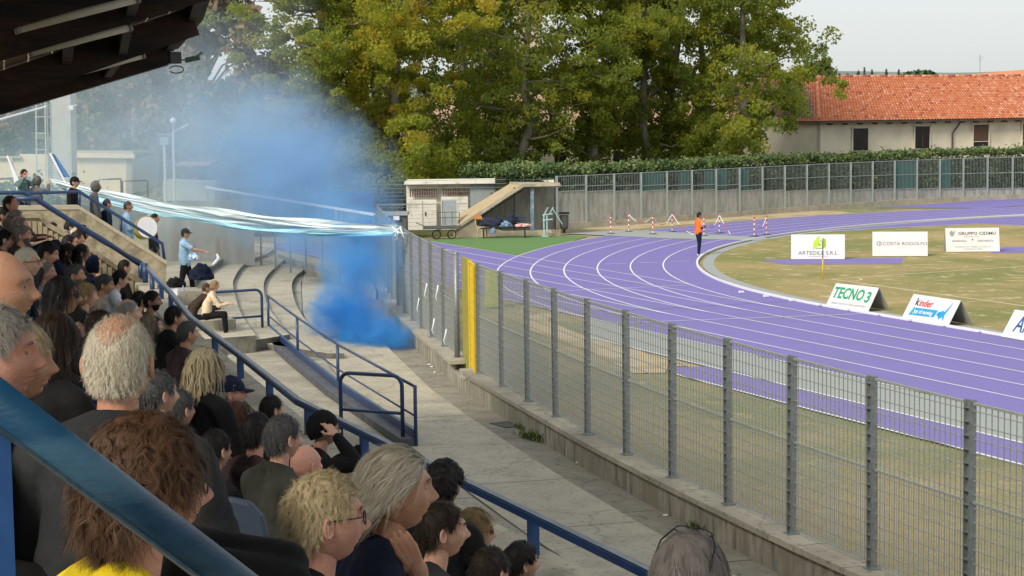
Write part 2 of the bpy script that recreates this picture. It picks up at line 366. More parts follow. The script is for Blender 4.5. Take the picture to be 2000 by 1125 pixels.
# fence
m_galv = M('galvanised_steel', (.2, .225, .23), (.3, .325, .33), 25, .5, .08, 60, metal=.55)
m_galv_d = M('galvanised_bars', (.27, .285, .27), (.36, .375, .35), 20, .5, metal=.25)
fence = empty('mesh_fence', (12.2, -53, ZW), 0, 'grey galvanised grid fence on the low wall between stand and track', 'fence')
def post_me():
    mb = MB()
    mb.box((0, 0, 1.01), (.012, .075, 2.02)); mb.box((.045, 0, 1.01), (.09, .01, 2.02)); mb.box((.09, 0, 1.01), (.012, .075, 2.02))
    for k in range(15): mb.box((.045, -.02, .1+k*.132), (.085, .05, .01))
    mb.box((.045, 0, .008), (.15, .13, .016))
    return mb.mesh('post')
pm = post_me(); pm.materials.append(m_galv)
HF = 2.0
def panel(a, b, nb, name='mesh_panel', par=fence, zb=ZW, h=HF, yellow=None, mid=1.05, dense=True):
    a = np.array(a); b = np.array(b); L = np.linalg.norm(b-a); rz = math.atan2(b[1]-a[1], b[0]-a[0])
    mb = MB()
    nb = int(nb)
    for k in range(1, nb):
        x = L*k/nb; mb.box((x, 0, (h+.06)/2), (.0045, .012, h-.06))
    if dense:
        for k in range(nb):
            x = L*(k+.5)/nb; mb.box((x, 0, (.06+mid)/2), (.0025, .005, mid-.06))
    for k in range(int(h/.132)+1):
        z = .07+k*.132
        if z > h: break
        mb.box((L/2, .0, z), (L, .012, .0075))
    mb.box((L/2, 0, h-.012), (L, .03, .024)); mb.box((L/2, 0, mid), (L, .032, .022))
    o = mb.build(name, yellow or m_galv_d, par, kind='stuff'); o.location = (float(a[0]), float(a[1]), float(zb)); o.rotation_euler = (0, 0, rz)
    if par is fence: o.location = (float(a[0])-12.2, float(a[1])+53, 0)
    return o
px_ = [XG1+.2]
for x in (16.55, 18.3, 20.0, 21.75, 23.5, 25.3, 27.1, 28.85, 30.65, 32.45, 34.3, 36.1, 37.9, 39.7, 41.5): px_.append(x)
px2 = [12.3]
x = 12.3
while x > -7.5: x -= 1.68; px2.append(x)
for seq, nb in ((px_, 18), (px2, 12)):
    for i, x in enumerate(seq):
        p = fpt(x); t = math.atan2(yF(x+.5)-yF(x-.5), 1.0)
        o = link('post', pm, fence); o.location = (x-12.2-.045, p[1]+53, 0); o.rotation_euler = (rnd.uniform(-.006, .006), rnd.uniform(-.006, .006), t)
        if i+1 < len(seq):
            q = fpt(seq[i+1]); A, B = (p, q) if q[0] > p[0] else (q, p)
            u = (B-A)/np.linalg.norm(B-A)
            panel(A+u*.06, B-u*.06, nb)
# ribbons tied to the fence
m_rib = M('white_ribbon', (.7, .74, .76), (.8, .82, .82), 8, .6)
for x, z in ((10.2, 1.1), (8.6, 1.0), (9.6, .35), (7.2, .55), (11.2, .3)):
    p = fpt(x, -.05); mb = MB(); mb.tube([(0, 0, .12), (.03, -.03, .02), (-.02, -.05, -.12), (.03, -.04, -.2)], [.02, .018, .013, .008], 5)
    o = mb.build('knotted_ribbon', m_rib, None, {10.2: 'white ribbon tied high on the fence, nearest of them to the round end pole', 8.6: 'white ribbon tied high on the fence in the blue haze', 9.6: 'white ribbon tied low on the fence, middle of the low ones', 7.2: 'white ribbon tied half way up the fence, closest to the smoke', 11.2: 'white ribbon tied low on the fence next to the round pole'}[x], 'ribbon', 'ribbons knotted on the fence', smooth=True); o.location = (p[0], p[1], ZW+z)
# round end pole, dull green panel and the yellow gate
m_yel = M('yellow_paint', (.62, .42, .015), (.72, .5, .03), 6, .5)
m_ygr = M('dull_yellow_board', (.28, .25, .045), (.33, .3, .06), 4, .7)
p = fpt(12.42, -.03); mb = MB(); mb.tube([(p[0], p[1], ZW-.1), (p[0], p[1], ZW+2.02)], .055, 12); mb.ball((p[0], p[1], ZW+2.02), .056)
mb.build('end_pole', m_galv, None, 'round grey end pole of the fence left of the yellow gate', 'pole', smooth=True)
gate = empty('yellow_gate', (0, 0, 0), 0, 'open yellow grid gate in the gap of the grey fence', 'gate')
ga, gb = fpt(13.85), fpt(14.68, -.06)
def gbeam(mb, a, b, za, zb, w): mb.beam((a[0], a[1], za), (b[0], b[1], zb), w, w)
mb = MB(); gbeam(mb, ga, ga, ZW-.12, ZW+2.02, .06); gbeam(mb, gb, gb, ZW-.12, ZW+1.98, .05)
for z in (ZW-.08, ZW+1.98): mb.beam((ga[0], ga[1], z), (gb[0], gb[1], z), .04, .04)
mb.build('gate_frame', m_yel, gate)
for k in range(1, 15):
    z = ZW-.08+k*.137; MB().beam((ga[0], ga[1], z), (gb[0], gb[1], z), .02, .02).build('gate_bar', m_yel, gate)
mb = MB()
for k in range(1, 9):
    q = ga+(gb-ga)*k/9; mb.beam((q[0], q[1], ZW-.08), (q[0], q[1], ZW+1.98), .007, .03)
mb.build('gate_grid', m_yel, gate, kind='stuff')
pa, pb = fpt(12.52, .06), fpt(13.2, .06)
MB().hull([(*pa, .9), (*(pa+[.02, .05]), .9), (*(pa+[.02, .05]), ZW+1.98), (*pa, ZW+1.98)], [(*pb, .9), (*(pb+[.02, .05]), .9), (*(pb+[.02, .05]), ZW+1.98), (*pb, ZW+1.98)]).build('olive_board', m_ygr, None, 'dull olive yellow board standing beside the yellow gate', 'board')
# green-yellow pads behind the fence
P = atz(962, 600, 0); mb = MB(); hz_ = zat(P, 528); mb.box((P[0], P[1], hz_/2), (.45, .35, hz_)); mb.build('padded_post', M('lime_pad', (.36, .42, .05), (.45, .5, .08), 3, .7), None, 'lime yellow padded post seen through the first fence panel', 'post', bevel=.03)

# ---- terraces (curved steps)
m_riser = M('shaded_riser', (.1, .095, .08), (.22, .205, .17), 5, .95, .4, 30)  # riser shade painted in: darker colour on the steps' side faces
def tier(name, px, z, extra, lab, mt=m_conc_light):
    poly = [tuple(atz(u, v, z)[:2]) for u, v in px+extra]
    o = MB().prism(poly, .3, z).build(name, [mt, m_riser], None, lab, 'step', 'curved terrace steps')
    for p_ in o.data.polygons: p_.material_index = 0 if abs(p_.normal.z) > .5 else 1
    return o
def smooth_px(P, n=24):
    P = np.array(P, float); t = np.linspace(0, len(P)-1, n); out = []
    for s in t:
        i = int(min(s, len(P)-2)); f = s-i; p0, p1, p2, p3 = P[max(i-1, 0)], P[i], P[i+1], P[min(i+2, len(P)-1)]
        out.append(tuple(.5*((2*p1)+(-p0+p2)*f+(2*p0-5*p1+4*p2-p3)*f*f+(-p0+3*p1-3*p2+p3)*f**3)))
    return out
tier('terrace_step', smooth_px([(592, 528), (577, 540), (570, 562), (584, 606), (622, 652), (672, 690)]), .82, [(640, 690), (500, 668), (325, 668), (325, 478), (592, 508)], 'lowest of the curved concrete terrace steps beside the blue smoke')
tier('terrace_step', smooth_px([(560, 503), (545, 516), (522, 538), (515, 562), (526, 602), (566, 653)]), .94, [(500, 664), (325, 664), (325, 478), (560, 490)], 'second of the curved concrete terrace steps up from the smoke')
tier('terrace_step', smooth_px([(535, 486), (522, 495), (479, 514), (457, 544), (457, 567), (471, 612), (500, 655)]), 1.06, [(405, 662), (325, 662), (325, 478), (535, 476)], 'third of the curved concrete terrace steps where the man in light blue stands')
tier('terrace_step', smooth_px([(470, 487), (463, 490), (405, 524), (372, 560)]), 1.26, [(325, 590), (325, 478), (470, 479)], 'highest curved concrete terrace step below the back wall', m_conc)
# block next to the stair parapet
a = atz(348, 590, 1.1); MB().box((a[0]+.1, a[1]+.0, 1.18), (.9, 1.1, .5)).build('concrete_block', m_conc, None, 'low concrete block behind the seated child with bags on it', 'block', bevel=.02)
# back wall of the terrace
m_backwall = M('stained_backwall', (.34, .33, .29), (.5, .49, .44), 1.5, .9, .2, 30, c3=(.36, .27, .15), s3=2.2, w3=.62, stretch=(1, 1, .3))
A = atz(497, 487, 1.5); B = atz(300, 497, 1.5); A = A[:2]; B = B[:2]
dn = np.array([-.3, -.1]); MB().hull([(*A, 1.0), (*(A+dn), 1.0), (*(A+dn), 3.1), (*A, 3.1)], [(*B, 1.0), (*(B+dn), 1.0), (*(B+dn), 3.1), (*B, 3.1)]).build('back_wall', m_backwall, None, 'pale rust stained concrete wall behind the man in light blue', 'wall')
# end wall + end fence beyond the terrace
Es = [atz(734, 556, 1.05)[:2], atz(629, 516, 1.05)[:2], atz(547, 497, 1.05)[:2], atz(500, 487, 1.05)[:2]]
ew = empty('end_fence', (0, 0, 0), 0, 'thin grey fence with a pale top rail closing the terrace behind the smoke', 'fence')
MB().hull([(*Es[0], 0), (Es[0][0]-.3, Es[0][1], 0), (Es[0][0]-.3, Es[0][1], 1.05), (*Es[0], 1.05)], [(*Es[2], 0), (Es[2][0]-.3, Es[2][1], 0), (Es[2][0]-.3, Es[2][1], 1.05), (*Es[2], 1.05)]).build('wall_base', m_conc_light, ew)
T0, T1 = np.array([*Es[0], 3.0]), atz(405, 366, 3.3)
mb = MB(); mb.beam(T0, T1, .07, .07); mb.build('top_rail', m_line, ew)
for k in range(12):
    q = T0+(T1-T0)*k/11; MB().tube([(q[0], q[1], .9), (q[0], q[1], q[2])], .03, 6).build('post', m_galv, ew)
mb = MB()
for k in range(9):
    z = 1.1+k*.22; mb.beam((T0[0], T0[1], z), (T1[0], T1[1], z), .012, .012)
for k in range(120):
    q = T0+(T1-T0)*k/120; mb.beam((q[0], q[1], 1.05), (q[0], q[1], q[2]), .008, .008)
mb.build('wire_mesh', m_galv_d, ew, kind='stuff')
# ---- blue rails of the stairwell
m_blue = M('blue_steel_paint', (.018, .04, .11), (.03, .065, .16), 12, .4, .08, 50, spec=.5)
m_blue_b = M('bright_blue_paint', (.012, .06, .2), (.02, .085, .26), 10, .35, spec=.5)
m_bluegrey = M('blue_grey_kerb', (.055, .06, .075), (.11, .115, .13), 4, .6, .2, 30)
def pipe(P, r, name, par, mt=m_blue): return MB().tube(P, r, 8).build(name, mt, par, smooth=True)
def hoop(fu, fv, gu, gv, zb, h, lab):
    e = empty('hoop_rail', (0, 0, 0), 0, lab, 'railing', 'blue hoop rails at the stairwell')
    a = atz(fu, fv, zb); b = atz(gu, gv, zb); d = (b-a); L = np.linalg.norm(d[:2]); d = d/np.linalg.norm(d); r = .16
    P = [a+[0, 0, 0], a+[0, 0, h-r]]
    for t in np.linspace(0, math.pi/2, 6)[1:]: P.append(a+d*(r-r*math.cos(t))+np.array([0, 0, h-r+r*math.sin(t)]))
    for t in np.linspace(math.pi/2, math.pi, 6)[0:]: P.append(b-d*(r+r*math.cos(t))+np.array([0, 0, h-r+r*math.sin(t)]))
    P.append(b*1.0)
    pipe(P, .032, 'hoop_frame', e); pipe([a+[0, 0, h*.45], b+[0, 0, h*.45]], .026, 'mid_rail', e)
    return e
hoop(411, 668, 513, 660, ZC, 1.12, 'blue hoop rail at the far end of the stairwell beside the seated child')
hoop(667, 858, 787, 867, ZC, 1.06, 'blue hoop rail at the near end of the stairwell above the slicked grey hair')
hr = empty('stairwell_rail', (0, 0, 0), 0, 'long blue railing with slim posts along the stairwell in the concourse', 'railing')
S = [atz(525, 655, ZC), atz(582, 706, ZC), atz(661, 770, ZC), atz(790, 867, ZC)]
S[3] = S[3]+np.array([.25, .1, 0])
up = np.array([0, 0, 1.0])
for i in range(3): pipe([S[i]+up*.92, S[i+1]+up*.92], .024, 'top_rail', hr)
for i in range(3): pipe([S[i]+up*.46, S[i+1]+up*.46], .016, 'mid_rail', hr)
for s_ in S: pipe([s_, s_+up*.94], .03, 'post', hr)
mb = MB()
for i in range(3):
    a, b = S[i], S[i+1]; mb.beam(a+[0, -.12, .06], b+[0, -.12, .06], .24, .12)
mb.build('kerb_beam', m_bluegrey, hr)
mb = MB()
for i in range(3):
    a, b = S[i], S[i+1]; mb.beam(a+[0, 0, .12], b+[0, 0, .12], .06, .26)
mb.build('side_plate', m_blue, hr)
# ---- front parapet of the seating block
PP = np.array([(60, -62.0), (31, -61.72), (27.5, -61.34), (23.5, -60.93), (19.6, -60.34), (14.2, -59.6)])
par = empty('front_parapet', (0, 0, 0), 0, 'concrete parapet with a blue rail in front of the seated crowd', 'parapet')
ZP, ZR = 3.03, 3.30
mb = MB()
for i in range(len(PP)-1):
    a, b = PP[i], PP[i+1]
    for (w0, w1, z0, z1) in ((-.12, .1, .3, ZP-.08), (-.2, .14, ZP-.08, ZP)):
        q = [(a[0], a[1]+w0), (a[0], a[1]+w1), (b[0], b[1]+w1), (b[0], b[1]+w0)]
        mb.prism(q, z0, z1)
mb.build('parapet_wall', m_conc_light, par)
m_railtop = M('worn_rail', (.05, .07, .1), (.2, .22, .24), 9, .35, metal=.5, ramp=(.45, .7), stretch=(.3, 3, 3))
mb = MB(); mt_ = MB()
for i in range(len(PP)-1):
    a, b = PP[i], PP[i+1]; mb.beam((*a, ZR-.025), (*b, ZR-.025), .07, .045); mt_.beam((*a, ZR+.002), (*b, ZR+.002), .05, .008)
mb.build('hand_rail', m_blue_b, par); mt_.build('worn_top', m_railtop, par)
for x in [38.25, 36.4, 34.6, 32.9, 31.3, 29.4, 27.5, 25.6, 23.7, 21.8, 19.9, 18.2, 16.4, 14.4, 40.1, 42]:
    y = float(np.interp(-x, -PP[:, 0], PP[:, 1])); MB().box((x, y, (ZP+ZR-.05)/2), (.06, .06, ZR-.05-ZP)).build('post', m_blue_b, par)
# ---- seating steps
steps = empty('seating_steps', (0, 0, 0)); steps['kind'] = 'structure'
def row_y(k): return -62.35-.8*k
def row_z(k): return 2.35+.45*k
for k in range(-1, 6):
    y1 = -61.9 if k < 0 else row_y(k)+.4
    if k < 0: q = [(14, -60.0), (23.5, -61.1), (31, -61.9), (60, -62.1), (60, -62.0), (14, -62.0)]; continue
    ya = -61.75 if k == 0 else y1
    q = [(13.5, ya+(2 if k == 0 else 0)), (31, ya), (60, ya), (60, y1-.8), (13.5, y1-.8)]
    MB().prism(q, .2, row_z(k)).build('step', m_conc, steps)
MB().prism([(13.5, -66.75), (60, -66.75), (60, -68.5), (13.5, -68.5)], .2, row_z(5)+.1).build('step', m_conc, steps)
# ---- end stair walls at the left
m_tan = M('mottled_tan_concrete', (.3, .25, .16), (.46, .39, .27), 7, .95, .6, 14, c3=(.21, .18, .12), s3=2.5, w3=.57)
m_rib_c = M('ribbed_tan_concrete', (.36, .29, .18), (.45, .37, .24), 4, .9, .2, 30)
def wall_x(name, px, X, t, mt, par=None, **k):
    A = [tuple(atx(u, v, X)) for u, v in px]; B = [(a[0]-t, a[1], a[2]) for a in A]
    return MB().hull(A, B).build(name, mt, par, **k)
X1 = float(atd(325, 510, 43)[0])
sw = empty('stair_wall', (0, 0, 0), 0, 'mottled tan concrete stair wall sloping down in front of the drum players', 'wall')
wall_x('wall_slab', [(-60, 405), (45, 405), (155, 404), (325, 512), (325, 700), (-60, 700)], X1, .25, m_tan, sw)
wall_x('coping', [(-60, 403), (154, 401), (327, 510), (325, 517), (155, 409), (-60, 411)], X1+.02, .32, M('pale_coping', (.42, .37, .27), (.52, .46, .34), 6, .9), sw)
def rail_x(px, X, r, name, par, mt=m_blue): return MB().tube([atx(u, v, X) for u, v in px], r, 6).build(name, mt, par, smooth=True)
rail_x([(-40, 377), (55, 377), (155, 374.5), (317, 476), (321, 508)], X1-.1, .04, 'hand_rail', sw)
for u, v, v2 in ((57, 377, 405), (155, 375, 404), (236, 426, 455)): rail_x([(u, v), (u, v2)], X1-.1, .03, 'post', sw)
X2 = 15.0
iw = empty('ribbed_end_wall', (0, 0, 0), 0, 'ribbed tan concrete wall with dark blue double rail at the far end of the crowd', 'wall')
wall_x('wall_slab', [(-80, 424), (47, 424), (76, 424), (93, 442), (166, 482), (225, 524), (285, 560), (300, 720), (-80, 720)], X2, .2, m_rib_c, iw)
wall_x('coping', [(-80, 418), (76, 418), (94, 434), (166, 474), (225, 516), (290, 552), (285, 562), (225, 526), (166, 484), (93, 444), (76, 426), (-80, 426)], X2+.05, .3, m_tan, iw)
for u in np.arange(56, 276, 10.5):
    v0 = float(np.interp(u, [47, 76, 93, 166, 225, 285], [432, 432, 448, 488, 530, 566]))
    A = atx(u, v0, X2+.03); B = atx(u, 640, X2+.03); MB().box((A[0], A[1], (A[2]+B[2])/2), (.07, .07, abs(A[2]-B[2]))).build('rib', m_rib_c, iw)
rail_x([(-60, 376), (47, 376), (66, 388), (200, 472), (277, 514)], X2-.5, .035, 'hand_rail', iw)
rail_x([(29, 388), (71, 388), (138, 431), (199, 467), (272, 516)], X2, .045, 'hand_rail', iw)
rail_x([(22, 376), (22, 400)], X2-.5, .03, 'post', iw); rail_x([(275, 513), (276, 545)], X2, .05, 'post', iw); rail_x([(283, 514), (284, 556)], X2+.2, .05, 'post', iw)
for u, v, w in ((297, 540, 580), (312, 556, 600), (331, 576, 620)): rail_x([(u, v), (u, w)], X2+1.5, .04, 'post', iw)
# ---- foreground hand rail on the aisle
fr = empty('aisle_rail', (0, 0, 0), 0, 'thick blue aisle handrail running down across the lower left corner', 'railing')
A = atd(-60, 742, 2.05); C_ = atd(520, 1182, 2.35)
m_blue_f = M('foreground_blue_paint', (.006, .045, .105), (.01, .07, .15), 14, .42, .12, 90, c3=(.04, .11, .18), s3=5, w3=.56, stretch=(.4, .4, 2), spec=.4)
MB().tube([A, C_], .0225, 20).build('hand_rail', m_blue_f, fr, smooth=True)
MB().beam(A+[0, 0, -.013], C_+[0, 0, -.013], .012, .03).build('weld_seam', M('worn_blue', (.03, .08, .13), (.08, .13, .17), 60, .5), fr)
E_ = atd(-2, 800, 2.1); MB().box((E_[0], E_[1], E_[2]-.5), (.02, .02, 1.0)).build('post', m_blue_b, fr)
# ================================================================== roof of the stand
m_wood = M('dark_timber', (.02, .009, .005), (.055, .022, .012), 5, .7, .3, 20, stretch=(1, 1, 6), c3=(.008, .005, .004), s3=.8, w3=.5)
m_deck = M('timber_decking', (.16, .11, .07), (.24, .17, .11), 8, .7, stretch=(.3, 6, 6))
m_tubeg = M('lamp_cover', (.5, .47, .38), (.6, .56, .46), 5, .35)
m_zinc = M('zinc_gutter', (.22, .2, .17), (.3, .27, .22), 5, .5, metal=.4)
roof = empty('stand_roof', (22, -61, 6.6), 0, 'dark timber roof of the stand reaching in at the top left corner', 'roof')
ro = np.array([22, -61, 6.6])
def rl(px, D): return [atd(u, v, D)-ro for u, v in px]
def yline(p, q, D):
    """a rafter's underside: two picture points, both in the plane x = const through the first"""
    a = atd(*p, D); return a, atx(q[0], q[1], a[0])
RF = [((378, 70), (0, 200), 24.5, .36), ((402, 0), (0, 118), 20.5, .36), ((430, -65), (0, 62), 17.5, .34), ((470, -140), (0, 0), 14.8, .34), ((520, -230), (0, -90), 12.5, .34)]
tips = []
for (p, q, D, h) in RF:
    a, b = yline(p, q, D); d = (b-a); b = a+d*2.2
    tips.append((a, b))
    mb = MB(); mb.beam(a-ro+[0, 0, h/2], b-ro+[0, 0, h/2], .16, h)
    mb.build('rafter', m_wood, roof)
# last rafter, lower, at the gable end
a0, b0 = yline((331, 124), (0, 222), 27.5); b0 = a0+(b0-a0)*2.2
MB().beam(a0-ro+[0, 0, .19], b0-ro+[0, 0, .19], .16, .38).build('rafter', m_wood, roof)
MB().beam(a0-ro+[-.15, 0, -.012], a0+(b0-a0)*.45-ro+[-.15, 0, -.012], .08, .03).build('edge_trim', m_zinc, roof)
allr = [(a0, b0)]+tips
# decking between the rafters as boards, purlins, front fascia
for i in range(len(allr)-1):
    (a, b), (c, d) = allr[i], allr[i+1]
    up_ = np.array([0, 0, .4])
    nb = 18
    for k in range(nb):
        f0, f1 = k/nb, (k+.93)/nb
        A1, A2 = a+(b-a)*f0+up_, a+(b-a)*f1+up_; B1, B2 = c+(d-c)*f0+up_, c+(d-c)*f1+up_
        t = np.array([0, 0, .03])
        MB().hull([A1-ro, A2-ro, A2+t-ro, A1+t-ro], [B1-ro, B2-ro, B2+t-ro, B1+t-ro]).build('deck_board', m_deck, roof)
    for f in (.0, .3, .56, .8):
        A1, B1 = a+(b-a)*f, c+(d-c)*f
        MB().beam(A1-ro+[0, 0, .28], B1-ro+[0, 0, .28], .12, .22).build('purlin', m_wood, roof)
    for f in (.17,):
        A1, B1 = a+(b-a)*f, c+(d-c)*f
        MB().beam(A1-ro+[0, 0, .2], B1-ro+[0, 0, .2], .1, .3).build('bracing', m_wood, roof)
    A1, B1 = a+(a-b)*.02, c+(c-d)*.02
    MB().beam(A1-ro+[0, 0, .3], B1-ro+[0, 0, .3], .05, .26).build('fascia', m_wood, roof)
    MB().beam(A1-ro+[0, .04, .36], B1-ro+[0, .04, .36], .04, .03).build('gutter_strip', m_zinc, roof)
# the roof goes on over the whole crowd and the camera
(a, b), (c, d) = allr[-2], allr[-1]
A = tips[-1][0]; B = tips[-1][1]
zf = 9.2
A2 = np.array([62, -61.0, 11.0]); B2 = np.array([62, -70.0, 9.3])
t = np.array([0, 0, .45]); t2 = np.array([0, 0, .5])
MB().hull([A+t-ro, B+t-ro, B+t2-ro, A+t2-ro], [A2+t-ro, B2+t-ro, B2+t2-ro, A2+t2-ro]).build('deck_sheet', m_deck, roof)
for k in range(1, 9):
    f = k/9; P = A+(A2-A)*f; Q = B+(B2-B)*f; MB().beam(P-ro+[0, 0, .2], Q-ro+[0, 0, .2], .16, .36).build('rafter', m_wood, roof)
# solid back wall of the stand far behind

# fluorescent fittings
for (p, q, D) in (((280, 108), (116, 152), 24.25), ((254, 53), (60, 103), 20.3), ((268, -3), (33, 57), 17.3)):
    a, b = yline(p, q, D)
    e = empty('tube_light', a, 0, {24.25: 'unlit tube light fitting lowest and farthest under the dark roof', 20.3: 'unlit tube light fitting in the middle of three under the roof', 17.3: 'unlit tube light fitting cut by the top edge of the photo'}[D], 'light', 'tube lights under the roof')
    MB().tube([(0, 0, .0), b-a], .042, 10).build('lamp_cover', m_tubeg, e, smooth=True)
    MB().beam((0, 0, .05), (b-a)+[0, 0, .05], .1, .03).build('mounting_strip', m_wood, e)
    u = (b-a)/np.linalg.norm(b-a)
    for s_ in (0, 1): MB().tube([(b-a)*s_-u*.02, (b-a)*s_+u*.02], .047, 10).build('end_cap', m_zinc, e, smooth=True)
# junction box, cable loop and floodlight at the roof end
P = atd(341, 113, 26.8)
jb = empty('junction_box', P, 0, 'dark grey junction box with a cable loop at the roof corner', 'box')
MB().box((0, 0, 0), (.16, .16, .16)).build('box_body', M('dark_grey_plastic', (.05, .055, .06), (.07, .075, .08), 5, .5), jb, bevel=.01)
MB().tube([np.array([.0, .0, -.05])+RGT*(.02+.1*math.sin(t)*1.0)+np.array([0, 0, -.06-.1*(1-math.cos(t))*.5]) for t in np.linspace(-1.3, 4.2, 12)], .008, 5).build('cable', m_wood, jb, smooth=True)
fl = empty('floodlight', atd(362, 118, 26.8), 0, 'slim green grey floodlight on an arm beyond the roof corner', 'light')
m_fl = M('grey_green_metal', (.1, .13, .11), (.16, .19, .17), 5, .5)
MB().beam((0, 0, 0), RGT*.2+[0, 0, .04], .05, .07).build('lamp_head', m_fl, fl); MB().beam(RGT*.1+[0, 0, .0], RGT*.24+[0, 0, .11], .13, .02).build('lamp_visor', m_fl, fl)
MB().tube([-RGT*.14+[0, 0, .02], RGT*.02], .012, 6).build('arm', m_fl, fl)
# chair back
m_chair = M('blue_grey_plastic', (.035, .055, .085), (.045, .065, .1), 6, .45)
P = atd(392, 1058, 6.0)
ch = empty('folding_seat', P, 0, 'blue grey plastic seat back between the curly brown head and white curls', 'seat')
mb = MB(); out = [(-.2, -.25), (-.22, .03), (-.2, .09), (-.15, .13), (.1, .14), (.16, .125), (.2, .08), (.215, .02), (.21, -.25)]
f2 = np.array([FWD[0], FWD[1], 0])
mb.hull([RGT*x+np.array([0, 0, z]) for x, z in out], [RGT*x+np.array([0, 0, z])+f2*.03 for x, z in out]); mb.build('seat_back', m_chair, ch, bevel=.02)
MB().box((0, 0, -.42), (.42, .42, .04)).build('seat_pan', m_chair, ch, bevel=.01)
MB().box((0, 0, -.62), (.05, .3, .36)).build('seat_leg', m_galv, ch)
# ================================================================== far wall, far fence, hedge
m_panelmesh = M('far_fence_bars', (.3, .34, .32), (.4, .44, .42), 10, .5, metal=.2)
FW = [(1085, 448), (1110, 446), (1200, 440), (1300, 432), (1415, 424), (1500, 418), (1565, 413), (1650, 406), (1775, 397), (1945, 390), (2000, 388), (2150, 384), (2400, 381)]
FWp = [atz(u, v, .0)[:2] for u, v in FW]
# smooth world path
def pathlen(P):
    s = [0]
    for i in range(1, len(P)): s.append(s[-1]+np.linalg.norm(P[i]-P[i-1]))
    return np.array(s)
pl = pathlen(FWp); Pa = np.array(FWp)
cx_ = np.polyfit(pl, Pa[:, 0], 3); cy_ = np.polyfit(pl, Pa[:, 1], 3)
def fw(s): return np.array([np.polyval(cx_, s), np.polyval(cy_, s)])
wallo = empty('far_wall', (0, 0, 0), 0, 'grey panelled concrete wall along the far bend of the track', 'wall')
ff = empty('far_fence', (0, 0, 0), 0, 'pale grey grid fence on the far concrete wall in front of the hedge', 'fence')
def wall_top(s):   # the wall steps down to the right
    q = fw(s); return float(np.interp(s, [0, 12, 19, 30, 38, 60], [1.85, 1.47, 1.15, .87, .64, .5]))
SP = 2.02
k = 0; s = 0
pmf = MB(); pmf.beam((0, 0, 0), (0, 0, 1), .09, .09, up=(1, 0, 0)); pmf = pmf.mesh('post'); pmf.materials.append(m_panelmesh)
while s < pl[-1]-SP:
    a, b = fw(s), fw(s+SP); u = (b-a)/np.linalg.norm(b-a); rz = math.atan2(u[1], u[0]); zt = wall_top(s+SP/2); n_ = np.array([-u[1], u[0]])
    MB().box((*((a+b)/2-n_*.0), zt/2), (SP-.02, .14, zt), rz).build('wall_panel', m_wallgrey, wallo)
    MB().box((*((a+b)/2+n_*.14*(1 if (n_@(CAM[:2]-a)) > 0 else -1)), .13), (SP, .2, .3), rz).build('wall_foot', m_conc_light, wallo)
    top = 2.62
    o = link('post', pmf, ff); sd_ = (1 if (n_@(CAM[:2]-a)) > 0 else -1); pc = a+n_*sd_*.12; o.location = (pc[0], pc[1], .25); o.scale = (1, 1, top-.25)
    mb = MB(); zb = zt
    for j in range(1, 17):
        q = a+(b-a)*j/17+n_*sd_*.1; mb.box((*q, (zb+top)/2), (.009, .012, top-zb), rz)
    for z in (zb+.03, top-.03, (zb+top)/2 if top-zb > 1.3 else zb+.3): mb.box((*((a+b)/2+n_*sd_*.1), z), (SP, .025, .035), rz)
    mb.build('grid_panel', m_panelmesh, ff, kind='stuff')
    # patches of green shading net behind some panels
    s += SP; k += 1
m_net = M('green_shade_net', (.02, .1, .085), (.035, .14, .11), 6, .9)
for i, s in enumerate((3*SP, 4.6*SP, 5.6*SP, 7*SP, 14.1*SP, 16.0*SP, 20.2*SP)):
    a, b = fw(s), fw(s+SP*(.5 if i % 2 else .95)); zt = wall_top(s)
    u = (b-a)/np.linalg.norm(b-a)
    MB().box((*((a+b)/2), (zt+2.55)/2), (np.linalg.norm(b-a), .02, 2.5-zt), math.atan2(u[1], u[0])).build('shade_net', m_net, ff)
# ------------------------------------------------------------------ foliage
def leafmat(name, cols, transl=.25):
    m = bpy.data.materials.new(name); m.use_nodes = True; nt = m.node_tree; N = nt.nodes; L = nt.links
    b = N['Principled BSDF']; b.inputs['Roughness'].default_value = .6; b.inputs['Specular IOR Level'].default_value = .25
    at = N.new('ShaderNodeAttribute'); at.attribute_name = 'tint'
    r = N.new('ShaderNodeValToRGB'); r.color_ramp.interpolation = 'LINEAR'
    while len(r.color_ramp.elements) < len(cols): r.color_ramp.elements.new(.5)
    for i, c in enumerate(cols): r.color_ramp.elements[i].position = i/(len(cols)-1); r.color_ramp.elements[i].color = (*c, 1)
    L.new(at.outputs['Fac'], r.inputs[0]); L.new(r.outputs[0], b.inputs['Base Color'])
    tr = N.new('ShaderNodeBsdfTranslucent'); L.new(r.outputs[0], tr.inputs[0])
    mx = N.new('ShaderNodeMixShader'); mx.inputs[0].default_value = transl; L.new(b.outputs[0], mx.inputs[1]); L.new(tr.outputs[0], mx.inputs[2])
    L.new(mx.outputs[0], N['Material Output'].inputs[0])
    return m
